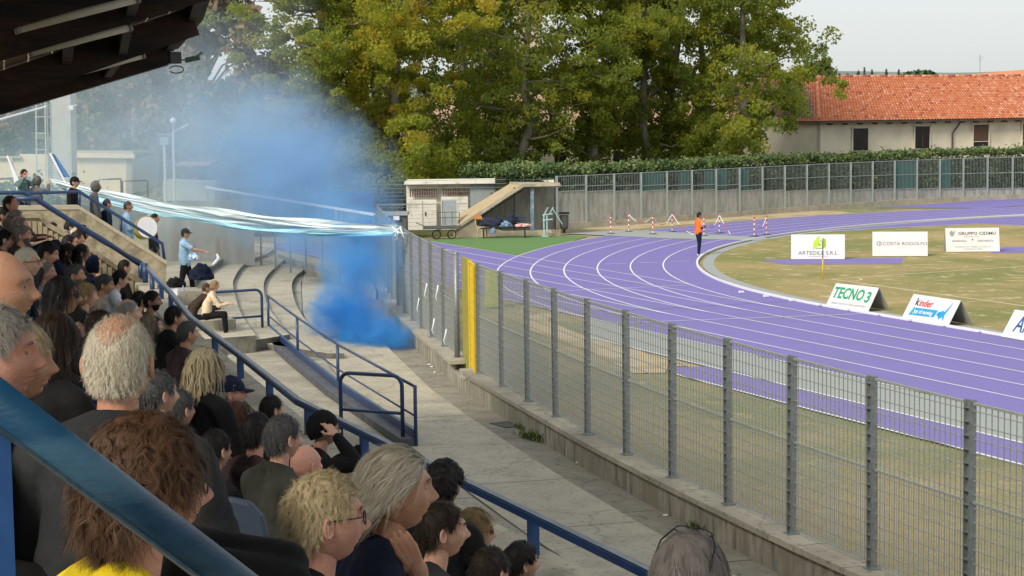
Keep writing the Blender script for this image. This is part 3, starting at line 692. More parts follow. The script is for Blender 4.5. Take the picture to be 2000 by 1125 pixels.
def leaf_mesh(name, C, size, tint, mat, rs, flatness=.0, elong=1.25):
    n = len(C); d = rs.normal(size=(n, 3)); d[:, 2] = d[:, 2]*(1-flatness)+.3; d /= np.linalg.norm(d, axis=1)[:, None]
    e = rs.normal(size=(n, 3)); a = np.cross(d, e); a /= np.linalg.norm(a, axis=1)[:, None]; b = np.cross(d, a)
    sz = (size*rs.uniform(.6, 1.35, n))[:, None]
    a *= sz*elong*.5; b *= sz*.5
    # five sided leaf, slightly folded
    V = np.stack([C-a, C-a*.1+b+d*sz*.15, C+a, C-a*.1-b+d*sz*.15], 1).reshape(-1, 3)
    me = bpy.data.meshes.new(name); me.vertices.add(n*4); me.vertices.foreach_set('co', V.ravel())
    me.loops.add(n*4); me.loops.foreach_set('vertex_index', np.arange(n*4)); me.polygons.add(n)
    me.polygons.foreach_set('loop_start', np.arange(n)*4); me.polygons.foreach_set('loop_total', np.full(n, 4))
    at = me.attributes.new('tint', 'FLOAT', 'FACE'); at.data.foreach_set('value', np.clip(tint, 0, 1).astype(np.float32))
    me.update(); me.materials.append(mat); return me
m_bark = M('plane_bark', (.12, .105, .08), (.27, .25, .2), 2.5, .9, .3, 10, stretch=(1, 1, .4))
m_leafA = leafmat('plane_leaves', [(.19, .25, .07), (.31, .38, .08), (.43, .46, .07), (.66, .58, .08), (.4, .24, .08)], .75)
m_leafB = leafmat('autumn_leaves', [(.09, .1, .05), (.16, .18, .08), (.28, .22, .1), (.34, .2, .12), (.4, .28, .22)])
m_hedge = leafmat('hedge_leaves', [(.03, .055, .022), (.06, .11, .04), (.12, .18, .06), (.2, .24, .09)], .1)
def plane_tree(seed, H, W, base, nleaf, yellow, trunks=1, lean=0):
    """returns (crown mesh, trunk mesh): limbs with leaf clumps at their ends"""
    rs = np.random.RandomState(seed); mb = MB(); tips = []
    for t in range(trunks):
        x0 = (t-(trunks-1)/2)*1.6; h = H*.92
        P = [np.array([x0, 0, 0])]
        for k in range(1, 8): P.append(np.array([x0+lean*k/7+rs.normal()*.25+(t-(trunks-1)/2)*k*.25, rs.normal()*.25, h*k/7]))
        mb.tube(P, list(np.linspace(.34, .07, 8)), 8)
        nb = 34
        for k in range(nb):
            f = base/H+(1-base/H)*(k+.5)/nb; i = min(int(f*7*.999), 6); p = P[i]+(P[i+1]-P[i])*(f*7-i) if f*7-i <= 1 else P[7]
            ang = rs.uniform(0, 2*math.pi); prof = math.sin(math.pi*min(1, (f-base/H*.4)/(1-base/H*.4))**.75)**.6
            Lb = W/2*prof*rs.uniform(.6, 1.12)
            up = rs.uniform(-.05, .45)*Lb
            Q = [p]
            for j in range(1, 5): Q.append(p+np.array([math.cos(ang)*Lb*j/4+rs.normal()*.2, math.sin(ang)*Lb*j/4+rs.normal()*.2, up*j/4+rs.normal()*.15]))
            mb.tube(Q, [.1, .075, .05, .035, .015], 5)
            for j in (1, 2, 3, 4):
                for _ in range(4 if j > 1 else 2): tips.append(Q[j]+rs.normal(size=3)*np.array([.75, .75, .6]))
    tips = np.array(tips); tips = tips[rs.rand(len(tips)) > .14]; nt_ = len(tips)
    ct = rs.beta(2, 2.6, nt_)*.8+yellow
    idx = rs.randint(0, nt_, nleaf); g = rs.normal(size=(nleaf, 3)); g /= np.linalg.norm(g, axis=1)[:, None]
    rad = rs.uniform(.1, 1, nleaf)**.5*(.3+.45*rs.rand(nt_)[idx])
    C = tips[idx]+g*rad[:, None]*np.array([1.15, 1.15, .8])
    tint = ct[idx]*.75+.05+rs.normal(size=nleaf)*.1+.1*(C[:, 2]/H-.4)
    return leaf_mesh('crown', C, .15, tint, m_leafA, rs), mb
def place_tree(u, v, D, me, tmesh, label, sc=(1, 1, 1), rz=0, leaf=None, group='plane trees beyond the far fence'):
    P = atd(u, v, D)
    e = empty('plane_tree', (P[0], P[1], 0), rz, label, 'tree', group); e.scale = sc
    link('crown', me, e, [leaf] if leaf else None); link('trunk', tmesh, e)
    return e
V1, t1 = plane_tree(1, 19, 13.0, 2.6, 62000, .17); t1 = t1.mesh('trunk', True); t1.materials.append(m_bark)
V2, t2 = plane_tree(2, 19, 9, 2.4, 44000, .03, 2); t2 = t2.mesh('trunk', True); t2.materials.append(m_bark)
V3, t3 = plane_tree(3, 18, 9.5, 2.2, 48000, .08); t3 = t3.mesh('trunk', True); t3.materials.append(m_bark)
V1y, _ = plane_tree(1, 19, 13.0, 2.6, 62000, .35)
place_tree(625, 330, 108, V1, t1, 'drooping green plane tree at the left end of the row, half in smoke', (.95, .95, .93), 1.2)
place_tree(785, 330, 107, V1y, t1, 'broad plane tree with the yellowest leaves, behind the white shed', (1.0, 1, 1), .3)
place_tree(1000, 330, 110, V2, t2, 'plane tree with two bare pale trunks showing above the hedge', (.95, .95, 1), .4)
place_tree(1150, 330, 113, V3, t3, 'plane tree in the middle of the row with yellow green leaves', (1, 1, 1), 2.0)
place_tree(1262, 330, 115, V3, t3, 'plane tree with dark thick trunk behind the official', (.95, .95, 1.02), .6)
place_tree(1345, 330, 117, V2, t2, 'dark green plane tree next to the last one on the right', (.95, .95, 1), 1.9)
place_tree(1448, 330, 113, V3, t3, 'plane tree ending the row on the right beside the tiled roof', (.98, .98, 1), 3.6)
place_tree(905, 330, 119, V3, t3, 'plane tree set back behind the two bare trunks', (1, 1, 1), 4.4)
place_tree(700, 330, 121, V2, t2, 'plane tree set back between the drooping one and the yellowest one', (1.1, 1.1, 1), 5.2)
# autumn trees in the smoke at the left
def round_tree(seed, H, W, nleaf):
    rs = np.random.RandomState(seed); mb = MB(); mb.tube([(0, 0, 0), (.1, 0, H*.4), (0, .1, H*.75)], [.3, .22, .08], 8)
    tips = []
    for k in range(70):
        z = rs.uniform(.15, .98); r = W/2*math.sin(math.pi*z**.8)**.7*rs.uniform(.3, 1.05); a = rs.uniform(0, 6.283)
        q = np.array([r*math.cos(a), r*math.sin(a), z*H]); tips.append(q)
        if k % 2: mb.tube([(0, 0, z*H*.7), q*np.array([.5, .5, .93]), q], [.08, .05, .015], 5)
    tips = np.array(tips); idx = rs.randint(0, len(tips), nleaf); g = rs.normal(size=(nleaf, 3)); g /= np.linalg.norm(g, axis=1)[:, None]
    C = tips[idx]+g*(rs.uniform(.2, 1, nleaf)**.5*(.5+.8*rs.rand(len(tips))[idx]))[:, None]
    tint = rs.beta(2, 2, len(tips))[idx]*.8+rs.normal(size=nleaf)*.12+.05
    me = leaf_mesh('crown', C, .3, tint, m_leafB, rs); t = mb.mesh('trunk', True); t.materials.append(m_bark); return me, t
RT = [round_tree(21, 12, 9, 9000), round_tree(22, 11, 10, 9000)]
for i, (u, D, sc, rz, lab) in enumerate([(395, 118, 1.22, 0, 'tall autumn tree under the roof corner fading into blue haze'), (262, 112, 1.0, 1, 'hazy autumn tree with reddish leaves above the cream building'), (330, 128, 1.05, 2.2, 'hazy grey green tree behind the lamp posts'), (180, 125, .95, 3.0, 'pale hazy tree right of the concrete tower'), (60, 122, .95, 4.0, 'bluish hazy tree left of the concrete tower'), (-60, 118, 1, 5, 'bluish hazy tree at the left edge of the photo'), (520, 130, .78, 1.7, 'low purple brown tree inside the thick smoke'), (460, 122, .7, 2.7, 'low hazy tree between two taller ones in the smoke'), (590, 118, .6, 3.3, 'low hazy tree at the foot of the big plane tree')]):
    me, t = RT[i % 2]; P = atd(u, 330, D)
    e = empty('autumn_tree', (P[0], P[1], 0), rz, lab, 'tree', 'autumn trees in the smoke'); e.scale = (sc, sc, sc); link('crown', me, e); link('trunk', t, e)
# shrubs behind the hut
rs = np.random.RandomState(9)
for i, (u, D, W, H, lab) in enumerate([(735, 103, 5.5, 3.9, 'light green bush left of the white shed'), (800, 105, 6.5, 4.6, 'bushy light green shrub behind the white shed'), (690, 104, 4, 3.2, 'small green bush behind the blue container'), (850, 106, 4.5, 3.6, 'green shrub between shed and hedge')]):
    P = atd(u, 330, D); n_ = 7000; g = rs.normal(size=(n_, 3)); g /= np.linalg.norm(g, axis=1)[:, None]
    cc = rs.normal(size=(30, 3))*np.array([W*.22, W*.2, H*.2])+[0, 0, H*.5]
    C = cc[rs.randint(0, 30, n_)]+g*.75*rs.rand(n_, 1)**.4; C[:, 2] = np.abs(C[:, 2])
    e = empty('shrub', (P[0], P[1], 0), 0, lab, 'shrub'); link('foliage', leaf_mesh('foliage', C, .15, rs.beta(2, 2, n_)*.5+.15, m_leafA, rs), e)
    mb = MB()
    for k in range(6): mb.tube([(0, 0, 0), (math.cos(k)*.4, math.sin(k)*.4, H*.3), (math.cos(k)*.9, math.sin(k)*.9, H*.6)], [.05, .035, .01], 5)
    mb.build('stem', m_bark, e, smooth=True)
# hedge
def hedge(path, H, W, name, lab, n_per=520, seed=4, top_n=.1):
    rs = np.random.RandomState(seed); e = empty(name, (*path[0], 0), 0, lab, 'hedge'); o0 = np.array([*path[0], 0])
    mb = MB(); Cs = []
    for i in range(len(path)-1):
        a, b = np.array(path[i]), np.array(path[i+1]); L = np.linalg.norm(b-a); u = (b-a)/L; nn = np.array([-u[1], u[0]])
        q = [a+nn*W*.3, b+nn*W*.3, b-nn*W*.3, a-nn*W*.3]; mb.prism([p-o0[:2] for p in q], 0, H-.25)
        m_ = int(n_per*L); s_ = rs.rand(m_)*L; side = rs.rand(m_)
        y = np.where(side < .45, -W/2, np.where(side < .55, W/2, rs.uniform(-W/2, W/2, m_))); z = np.where(side < .55, rs.uniform(0, H, m_), H)
        bulge = .14*np.sin(s_*1.3+i)+.1*np.sin(s_*3.1+z*2)
        y = y*(1+bulge*.5)+rs.normal(size=m_)*.1; z = z+rs.normal(size=m_)*.08+(z > H-.1)*(bulge*.5+np.abs(rs.normal(size=m_))*top_n)
        Cs.append(np.stack([a[0]+u[0]*s_+nn[0]*y-o0[0], a[1]+u[1]*s_+nn[1]*y-o0[1], z], 1))
    C = np.concatenate(Cs); n_ = len(C)
    cl = np.sin(C[:, 0]*1.9+C[:, 2]*2.6)*np.sin(C[:, 1]*2.3+C[:, 2]*1.7)*.2
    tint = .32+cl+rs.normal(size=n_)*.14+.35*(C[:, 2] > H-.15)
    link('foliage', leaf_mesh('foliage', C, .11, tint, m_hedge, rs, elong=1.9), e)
    mb.build('inner_branches', M('hedge_core', (.012, .018, .008), (.02, .03, .012), 5, .9), e)
hp = []
for s in np.arange(-2, pl[-1], 3.0):
    q = fw(s); q2 = fw(s+.5); u = (q2-q)/np.linalg.norm(q2-q); nn = np.array([-u[1], u[0]]); nn *= -1 if nn@(CAM[:2]-q) > 0 else 1
    hp.append(q+nn*2.0)
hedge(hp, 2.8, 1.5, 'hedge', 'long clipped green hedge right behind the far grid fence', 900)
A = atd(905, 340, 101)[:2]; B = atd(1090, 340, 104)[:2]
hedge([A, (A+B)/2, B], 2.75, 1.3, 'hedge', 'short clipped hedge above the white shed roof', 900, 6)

# ------------------------------------------------------------------ tiled building at the right
m_plaster = M('cream_plaster', (.72, .65, .51), (.79, .71, .57), 1.2, .9, .1, 40, c3=(.64, .57, .45), s3=.5, w3=.6)
m_plaster_b = M('bright_cream_plaster', (.62, .56, .44), (.72, .66, .53), 1.0, .9)
m_tile = [M('terracotta_%s' % n, c, d, 3, .85, .2, 20) for n, c, d in (('red', (.46, .15, .07), (.56, .2, .095)), ('orange', (.5, .19, .1), (.6, .26, .15)), ('dark', (.3, .085, .05), (.38, .12, .07)), ('pale', (.58, .3, .19), (.62, .34, .22)))]
m_dark = M('dark_opening', (.012, .011, .012), (.022, .02, .02), 2, .3)
m_brown = M('brown_frame', (.09, .045, .03), (.13, .07, .045), 5, .6)
DB = 124.0
C0 = atd(1600, 238, DB); ze = C0[2]                       # front left eave corner
C1 = atz(2000, 231.5, ze)
ux = (C1-C0); ux[2] = 0; LB = np.linalg.norm(ux); ux /= LB; ny_ = np.array([-ux[1], ux[0], 0.0])
if ny_@(CAM-C0) > 0: ny_ = -ny_                            # away from us
LB = LB*1.35
bl = empty('farm_building', (C0[0], C0[1], 0), 0, 'long cream building with a terracotta tiled hip roof and dark windows', 'building'); bo = np.array([C0[0], C0[1], 0])
wl = C0+ux*.0+ny_*.55
def L_(p): return np.array(p)-bo
zr = zat(C0+ux*3.2+ny_*5.2, 152)
W2 = 5.2
w0 = wl-bo; w0[2] = 0
MB().hull([w0+ux*.15, w0+ux*(LB), w0+ux*LB+ny_*.3, w0+ux*.15+ny_*.3], [p+np.array([0, 0, ze-.12]) for p in (w0+ux*.15, w0+ux*(LB), w0+ux*LB+ny_*.3, w0+ux*.15+ny_*.3)]).build('wall', m_plaster, bl)
# left end wall runs back and towards the left
wd = atz(1545, 238, ze)-C0; 
e1 = w0+ux*.15; e2 = e1+ny_*9-ux*1.2
MB().hull([e1, e1+ux*.3, e1+ux*.3+np.array([0, 0, ze-.12]), e1+np.array([0, 0, ze-.12])], [e2, e2+ux*.3, e2+ux*.3+np.array([0, 0, ze-.12]), e2+np.array([0, 0, ze-.12])]).build('wall', m_plaster_b, bl)
def tiles(a, b, c, d, nu, nv, seed):
    """rows of half round tiles on the quad a-b (eave) d-c (ridge)"""
    rs = np.random.RandomState(seed); n = np.cross(b-a, d-a); n /= np.linalg.norm(n)
    if n[2] < 0: n = -n
    quads = {}
    cols = [MB() for _ in m_tile]; single = []
    for j in range(nv):
        for i in range(nu):
            f0, f1 = i/nu, (i+1)/nu; g0, g1 = j/nv, (j+1.18)/nv
            pt = lambda f, g: (a+(b-a)*f)*(1-g)+(d+(c-d)*f)*g
            p0, p1, p2, p3 = pt(f0, g0), pt(f1, g0), pt(f1, g1), pt(f0, g1)
            m01, m23 = (p0+p1)/2, (p2+p3)/2; h = .075; l = .045
            cl = rs.choice(4, p=[.6, .31, .04, .05] if i/nu < .6 else [.5, .33, .04, .13])
            V = [p0+n*l, p0*.75+p1*.25+n*(l+h*.8), m01+n*(l+h), p0*.25+p1*.75+n*(l+h*.8), p1+n*l, p3, p3*.75+p2*.25+n*h*.8, m23+n*h, p3*.25+p2*.75+n*h*.8, p2]
            F_ = [(0, 1, 6, 5), (1, 2, 7, 6), (2, 3, 8, 7), (3, 4, 9, 8), (4, 3, 2, 1, 0)]
            cols[cl].add(V, F_)
    return cols
E0 = L_(C0); E1 = L_(C0+ux*LB); E0[2] = E1[2] = ze; zrv = np.array([0, 0, zr-ze])
R1 = E0+ux*3.2+ny_*W2+zrv; R2 = E1+ny_*W2+zrv
cols = tiles(E0, E1, R2, R1, 92, 26, 1)
for i, c in enumerate(cols):
    if c.n: c.build('roof_tiles', m_tile[i], bl, kind='stuff')
E3 = E0+ny_*11-ux*1.4; R3 = R1+ny_*5-ux*2.9
cols = tiles(E0, E3, R3, R1, 40, 26, 2)
for i, c in enumerate(cols):
    if c.n: c.build('roof_tiles', m_tile[i], bl, kind='stuff')
MB().add([E0, E1, R2, R1, E3, R3], [(0, 1, 2, 3), (0, 3, 5, 4)]).build('roof_deck', m_brown, bl)
for k in range(14):
    p = E0+(R1-E0)*(k+.5)/14; q = E0+(R1-E0)*(k+1.45)/14; MB().tube([p+[0, 0, .06], q+[0, 0, .1]], [.13, .1], 7).build('hip_tile', m_tile[k % 2], bl, smooth=True)
for k in range(40):
    p = R1+(R2-R1)*(k+.0)/40; q = R1+(R2-R1)*(k+1.1)/40; MB().tube([p+[0, 0, .06], q+[0, 0, .08]], [.12, .1], 7).build('ridge_tile', m_tile[(k*7) % 3 if k % 3 else 3], bl, smooth=True)
MB().beam(E0+ny_*.0+[0, 0, -.05], E1+[0, 0, -.05], .14, .12).build('gutter', M('brown_gutter', (.06, .045, .04), (.09, .07, .06), 3, .5), bl)
MB().beam(E0+[0, 0, -.05], E3+[0, 0, -.05], .14, .12).build('gutter', MATS['brown_gutter'], bl)
for k in range(24): MB().beam(E0+ux*(1.0+k*1.15)+[0, 0, -.16], E0+ux*(1.0+k*1.15)+ny_*.6+[0, 0, -.16], .1, .1).build('eave_beam', m_brown, bl)
def onwall(u, v): # point of the front wall plane
    d = ray(u, v); n = ny_; t = ((wl-CAM)@n)/(d@n); return CAM+d*t-bo
for i, (u0, v0, u1, v1) in enumerate([(1664, 250, 1695, 294), (1785, 246, 1815, 290), (1899, 243, 1930, 286), (1995, 242, 2026, 284), (2095, 240, 2125, 281)]):
    a, b = onwall(u0, v1), onwall(u1, v0); m = (a+b)/2; w = abs((b-a)@ux); h = abs(b[2]-a[2]); rz = math.atan2(ux[1], ux[0])
    wi = MB(); 
    MB().box(m-ny_*.02, (w, .1, h), rz).build('window', m_dark, bl)
    wo_ = MB()
    for s_ in (-1, 1): wo_.box(m+ux*s_*(w/2+.02)-ny_*.06, (.09, .1, h+.1), rz)
    wo_.box(m+[0, 0, h/2+.03]-ny_*.06, (w+.2, .1, .08), rz)
    win = [o for o in bl.children if o.name.startswith('window')][-1]
    wo_.build('window_frame', m_plaster_b, win)
    MB().box(m-[0, 0, h/2+.04]-ny_*.1, (w+.25, .2, .07), rz).build('window_sill', m_conc_light, win)
    if i == 1: MB().box(m+ux*w*.02-ny_*.075, (.05, .02, h*.9), rz).build('casement', m_brown, win)
    if i >= 2:
        MB().box(m+[0, 0, h*.08]-ny_*.075, (w*.9, .02, h*.7), rz).build('roller_shutter', m_brown, win)
        MB().box(m-[0, 0, h*.28]-ny_*.09, (w*.9, .02, .04), rz).build('guard_rail', m_plaster_b, win)
a = onwall(1866, 240); b = onwall(1858, 255); c = onwall(1857, 330); MB().tube([a-ny_*.5, a-ny_*.15+[0, 0, -.3], b-ny_*.12+[0, 0, -.2], c-ny_*.12], .055, 7).build('drain_pipe', MATS['brown_gutter'], bl, smooth=True)
# second roof behind, right
P = atd(1900, 150, 150); Q = atd(2060, 138, 150)
b2 = empty('distant_house', (P[0], P[1], 0), 0, 'far house whose tiled roof ridge just shows above the long roof', 'building')
d_ = np.array([Q[0]-P[0], Q[1]-P[1], 0]); n_ = np.array([-d_[1], d_[0], 0])/np.linalg.norm(d_); zt = P[2]
MB().hull([(0, 0, zt-3), n_*10+[0, 0, zt-3], n_*5+[0, 0, zt+.2]], [d_*1.5+[0, 0, zt-3], d_*1.5+n_*10+[0, 0, zt-3], d_*1.5+n_*5+[0, 0, zt+.9]]).build('roof', m_tile[1], b2)
MB().hull([(0, 0, 0), n_*10, n_*10+[0, 0, zt-3], (0, 0, zt-3)], [d_*1.5, d_*1.5+n_*10, d_*1.5+n_*10+[0, 0, zt-3], d_*1.5+[0, 0, zt-3]]).build('wall', m_plaster, b2)
P = atd(1914, 150, 147); MB().tube([(P[0], P[1], 7), (P[0], P[1], 9.6)], .02, 5).beam((P[0]-.4, P[1], 9.4), (P[0]+.4, P[1], 9.4), .015, .015).beam((P[0]-.3, P[1], 9.2), (P[0]+.3, P[1], 9.2), .015, .015).build('antenna', m_galv, None, 'thin television antenna above the long tiled roof', 'antenna')
# buildings seen through the trees
def house(u0, u1, D, z1, zr, lab, mw, mr, depth=9, wins=0):
    P = atd(u0, 300, D); Q = atd(u1, 300, D); d = np.array([Q[0]-P[0], Q[1]-P[1], 0]); L = np.linalg.norm(d); u = d/L; n = np.array([-u[1], u[0], 0])
    if n@(CAM-P) > 0: n = -n
    e = empty('house', (P[0], P[1], 0), 0, lab, 'building')
    MB().hull([(0, 0, 0), n*depth, n*depth+[0, 0, z1], (0, 0, z1)], [d, d+n*depth, d+n*depth+[0, 0, z1], d+[0, 0, z1]]).build('wall', mw, e)
    o = u*.4
    MB().hull([-o-n*.5+[0, 0, z1-.05], -o+n*(depth+.5)+[0, 0, z1-.05], -o+n*depth/2+[0, 0, zr]], [d+o-n*.5+[0, 0, z1-.05], d+o+n*(depth+.5)+[0, 0, z1-.05], d+o+n*depth/2+[0, 0, zr]]).build('roof', mr, e)
    for k in range(wins):
        f = (k+.5)/wins; MB().box(d*f-n*.03+[0, 0, z1*.55], (1.0, .1, 1.4), math.atan2(u[1], u[0])).build('window', m_dark, e)
m_pinkroof = M('faded_pink_tiles', (.42, .26, .2), (.5, .32, .25), 4, .9, .3, 20)
house(840, 1240, 133, 4.1, 7.0, 'low cream house with faded pink roof half hidden behind the plane trees', m_plaster_b, m_pinkroof, wins=7)
house(1270, 1575, 130, 4.2, 6.6, 'second low cream house behind the right half of the tree row', m_plaster_b, m_pinkroof, wins=5)
m_block = M('pinkish_block', (.5, .4, .33), (.58, .47, .4), 1, .9)
house(1010, 1060, 175, 15.0, 16.2, 'tall pinkish apartment block glimpsed through the crowns', m_block, m_pinkroof, wins=3)
# distant hill and trees on the horizon
m_hill = leafmat('hazy_tree_leaves', [(.09, .12, .11), (.13, .16, .14), (.17, .19, .16)], .0)
rs = np.random.RandomState(31)
hv = []; n_ = 50
P0 = [atd(-300+2700*k/n_, 200, 900) for k in range(n_+1)]
zt = [5.82+(215-(150+6*math.sin(k*.5)+5*math.sin(k*.23+1)))*900/FPX for k in range(n_+1)]
mb = MB(); V = []
for k, p in enumerate(P0): V += [(p[0], p[1], -5), (p[0], p[1], zt[k]), (p[0]+FWD[0]*500, p[1]+FWD[1]*500, zt[k]-8)]
mb.add(V, [q for k in range(n_) for q in ((3*k, 3*k+3, 3*k+4, 3*k+1), (3*k+1, 3*k+4, 3*k+5, 3*k+2))])
mb.build('hill', M('hazy_hill', (.17, .2, .2), (.22, .25, .24), .03, 1), kind='structure', smooth=True)
for i, (u, vt, w) in enumerate([(1618, 140, 22), (1640, 146, 16), (1655, 148, 16), (1676, 138, 10), (1688, 136, 8), (1703, 140, 9), (1731, 138, 8), (1755, 140, 12)]):
    D = 700; P = atd(u, 160, D); zt_ = 5.82+(212-vt)*D/FPX; W = w*D/FPX
    C = rs.normal(size=(500, 3)); C /= np.linalg.norm(C, axis=1)[:, None]; C *= (rs.rand(500, 1)**.4)*np.array([W/2, W/2, (zt_-5)/2]); C[:, 2] += (zt_+5)/2
    C[:, :2] *= np.where(C[:, 2:] > (zt_+5)/2, 1-.6*(C[:, 2:]-(zt_+5)/2)/((zt_-5)/2+.1), 1)
    e = empty('horizon_tree', (P[0], P[1], 0), 0, 'small hazy tree on the skyline above the long tiled roof', 'tree', 'hazy trees on the skyline'); e['label'] = ['small hazy round tree on the skyline next to the plane trees', 'low hazy tree second on the skyline from the plane trees', 'low hazy tree third on the skyline', 'slim hazy cypress, left one of a close pair on the skyline', 'slim tallest hazy cypress on the skyline', 'hazy pointed tree just right of the cypress pair', 'lone hazy pointed tree on the skyline', 'wide hazy tree on the skyline left of the big round one'][i]
    link('crown', leaf_mesh('crown', C, W*.16+.5, rs.rand(500), m_hill, rs), e)
    MB().tube([(0, 0, 0), (0, 0, zt_*.6)], .3, 5).build('trunk', m_bark, e)
for u, D, W, H, lab in ((1797, 210, 6.5, 9.6, 'big round dark green tree showing above the long roof'), (1593, 150, 5, 9.2, 'grey green tree between the plane trees and the roof'), (1580, 160, 6, 8.2, 'low green tree half hidden by the end of the tree row')):
    P = atd(u, 160, D); n_ = 4000; C = rs.normal(size=(n_, 3)); C /= np.linalg.norm(C, axis=1)[:, None]; C *= (rs.rand(n_, 1)**.3)*np.array([W/2, W/2, H*.3])*(1+.12*np.sin(C*9)); C[:, 2] += H*.68
    e = empty('round_tree', (P[0], P[1], 0), 0, lab, 'tree'); link('crown', leaf_mesh('crown', C, .45, rs.beta(2, 2, n_)*.4, m_hedge, rs), e); MB().tube([(0, 0, 0), (0, 0, H*.6)], .2, 6).build('trunk', m_bark, e)
# ================================================================== shed, dugout, benches ...
def frame_at(u, v, z, D2=None):
    P = atz(u, v, z); return P
HD = 90.0
rt3 = np.array([RGT[0], RGT[1], 0]); fw3 = np.array([FWD[0], FWD[1], 0]); rzv = math.atan2(RGT[1], RGT[0])
def scrb(mb, u0, v0, u1, v1, D, t, off=0.0):
    """a box whose front face spans the picture rectangle at depth D, standing square to us"""
    um = (u0+u1)/2; a, b = atd(u0, v0, D), atd(u1, v1, D); c, d = atd(um, v0, D), atd(um, v1, D); m = (c+d)/2; return mb.box(m+fw3*(t/2+off), (abs((b-a)@rt3), t, abs(c[2]-d[2])), rzv)
m_white = M('cream_white_paint', (.74, .71, .62), (.82, .79, .7), 3, .7, c3=(.55, .5, .4), s3=1.5, w3=.62)
m_greysheet = M('grey_sheet', (.27, .31, .32), (.34, .38, .38), 2, .6)
shed = empty('white_shed', atd(850, 455, 93)*[1, 1, 0], 0, 'white shed with slatted vents above two cream doors', 'shed'); so_ = np.array(shed.location)
def part(name, rects, D, t, mat, par, off=0.0, origin=None, kind=None):
    mb = MB()
    for r in rects: scrb(mb, *r, D, t, off)
    o = mb.build(name, mat, par, kind=kind)
    if origin is not None: o.data.transform(Matrix.Translation([-float(c) for c in origin]))
    return o
SO = dict(origin=so_)
part('wall', [(793, 357, 985, 462)], 96.71, 3, m_white, shed, .12, **SO)
part('roof', [(790, 353, 1082, 358)], 96.5, 3.6, m_white, shed, -.3, **SO)
part('door', [(797, 390, 853, 451)], 96.5, .12, m_white, shed, -.02, **SO)
part('wall_sheet', [(918, 360, 1078, 440)], 96.52, .1, m_greysheet, shed, .05, **SO)
part('door', [(861, 384, 915, 451)], 96.5, .12, m_white, shed, -.02, **SO)
part('door_gap', [(825, 392, 826.3, 450)], 96.5, .02, m_brown, shed, -.05, **SO)
part('door_handle', [(830, 414, 832, 421)], 96.5, .05, m_dark, shed, -.08, **SO)
for k in range(12): part('vent_slot', [(800+k*4.7, 367.5, 802.6+k*4.7, 385)], 96.5, .06, m_brown, shed, .09-.04, **SO)
for k in range(11): part('vent_slot', [(865+k*4.7, 367.5, 867.6+k*4.7, 385)], 96.5, .06, m_brown, shed, .09-.04, **SO)
part('plinth', [(793, 451, 1000, 466)], 96.5, 3, m_greysheet, shed, 0.05, **SO)
for k in range(11): part('plinth_slat', [(822+k*4.3, 456, 824+k*4.3, 465)], 96.4, .06, m_conc_light, shed, -.02, **SO)
# fence posts / horizontal wires in front of the shed
sf = empty('shed_fence', atd(800, 455, 92)*[1, 1, 0], 0, 'thin wire fence with grey posts in front of the white shed', 'fence'); sfo = np.array(sf.location)
for u in (731.5, 794, 855.5, 929, 1023, 1085): part('post', [(u-1.1, 345, u+1.1, 466)], 95.2, .06, m_galv, sf, origin=sfo)
mbw = MB()
for k in range(15):
    v = 352+k*7.4; scrb(mbw, 640, v, 1090, v+.55, 95.3, .01)
o = mbw.build('wire_mesh', m_galv_d, sf, kind='stuff'); o.data.transform(Matrix.Translation([-float(c) for c in sfo]))
part('rail', [(731, 397.5, 1085, 399.2)], 95.25, .04, m_galv_d, sf, origin=sfo)
# noticeboard sheet
nb_ = empty('grey_board', atd(877, 440, 91)*[1, 1, 0], 0, 'flat blue grey board leaning before the shed door', 'board'); no_ = np.array(nb_.location)
part('board_sheet', [(863, 391, 892, 440)], 91, .06, m_greysheet, nb_, origin=no_)
part('board_frame', [(861.5, 387, 863.4, 444), (891.8, 390, 893.8, 446)], 90.95, .08, M('pale_frame', (.5, .48, .42), (.6, .58, .5), 3, .6), nb_, origin=no_)
# dark container with note, blue container, yellow things
ct = empty('dark_bin', atd(766, 440, 90)*[1, 1, 0], 0, 'dark grey container with a small white notice beside the shed', 'container'); co_ = np.array(ct.location)
m_dgrey = M('dark_grey_paint', (.07, .075, .075), (.11, .115, .11), 3, .7)
part('bin_body', [(745, 420, 794, 455)], 90, 1.4, m_dgrey, ct, origin=co_); part('bin_lid', [(742, 416, 796, 421)], 89.9, 1.5, m_greysheet, ct, origin=co_)
part('notice', [(768, 422, 780, 430)], 89.85, .02, m_line, ct, origin=co_)
cc_ = empty('blue_container', atd(690, 420, 96)*[1, 1, 0], 0, 'bright blue container behind the end fence left of the shed', 'container'); ccc = np.array(cc_.location)
m_bb = M('container_blue', (.01, .06, .3), (.02, .1, .42), 3, .6)
part('container_body', [(628, 379, 728, 436)], 96, 2.4, m_bb, cc_, origin=ccc)
for k in range(9): part('corrugation', [(632+k*10.5, 382, 637+k*10.5, 433)], 95.95, .06, m_bb, cc_, origin=ccc)
part('corner_post', [(720, 378, 728.5, 437)], 95.9, .1, m_bb, cc_, origin=ccc)
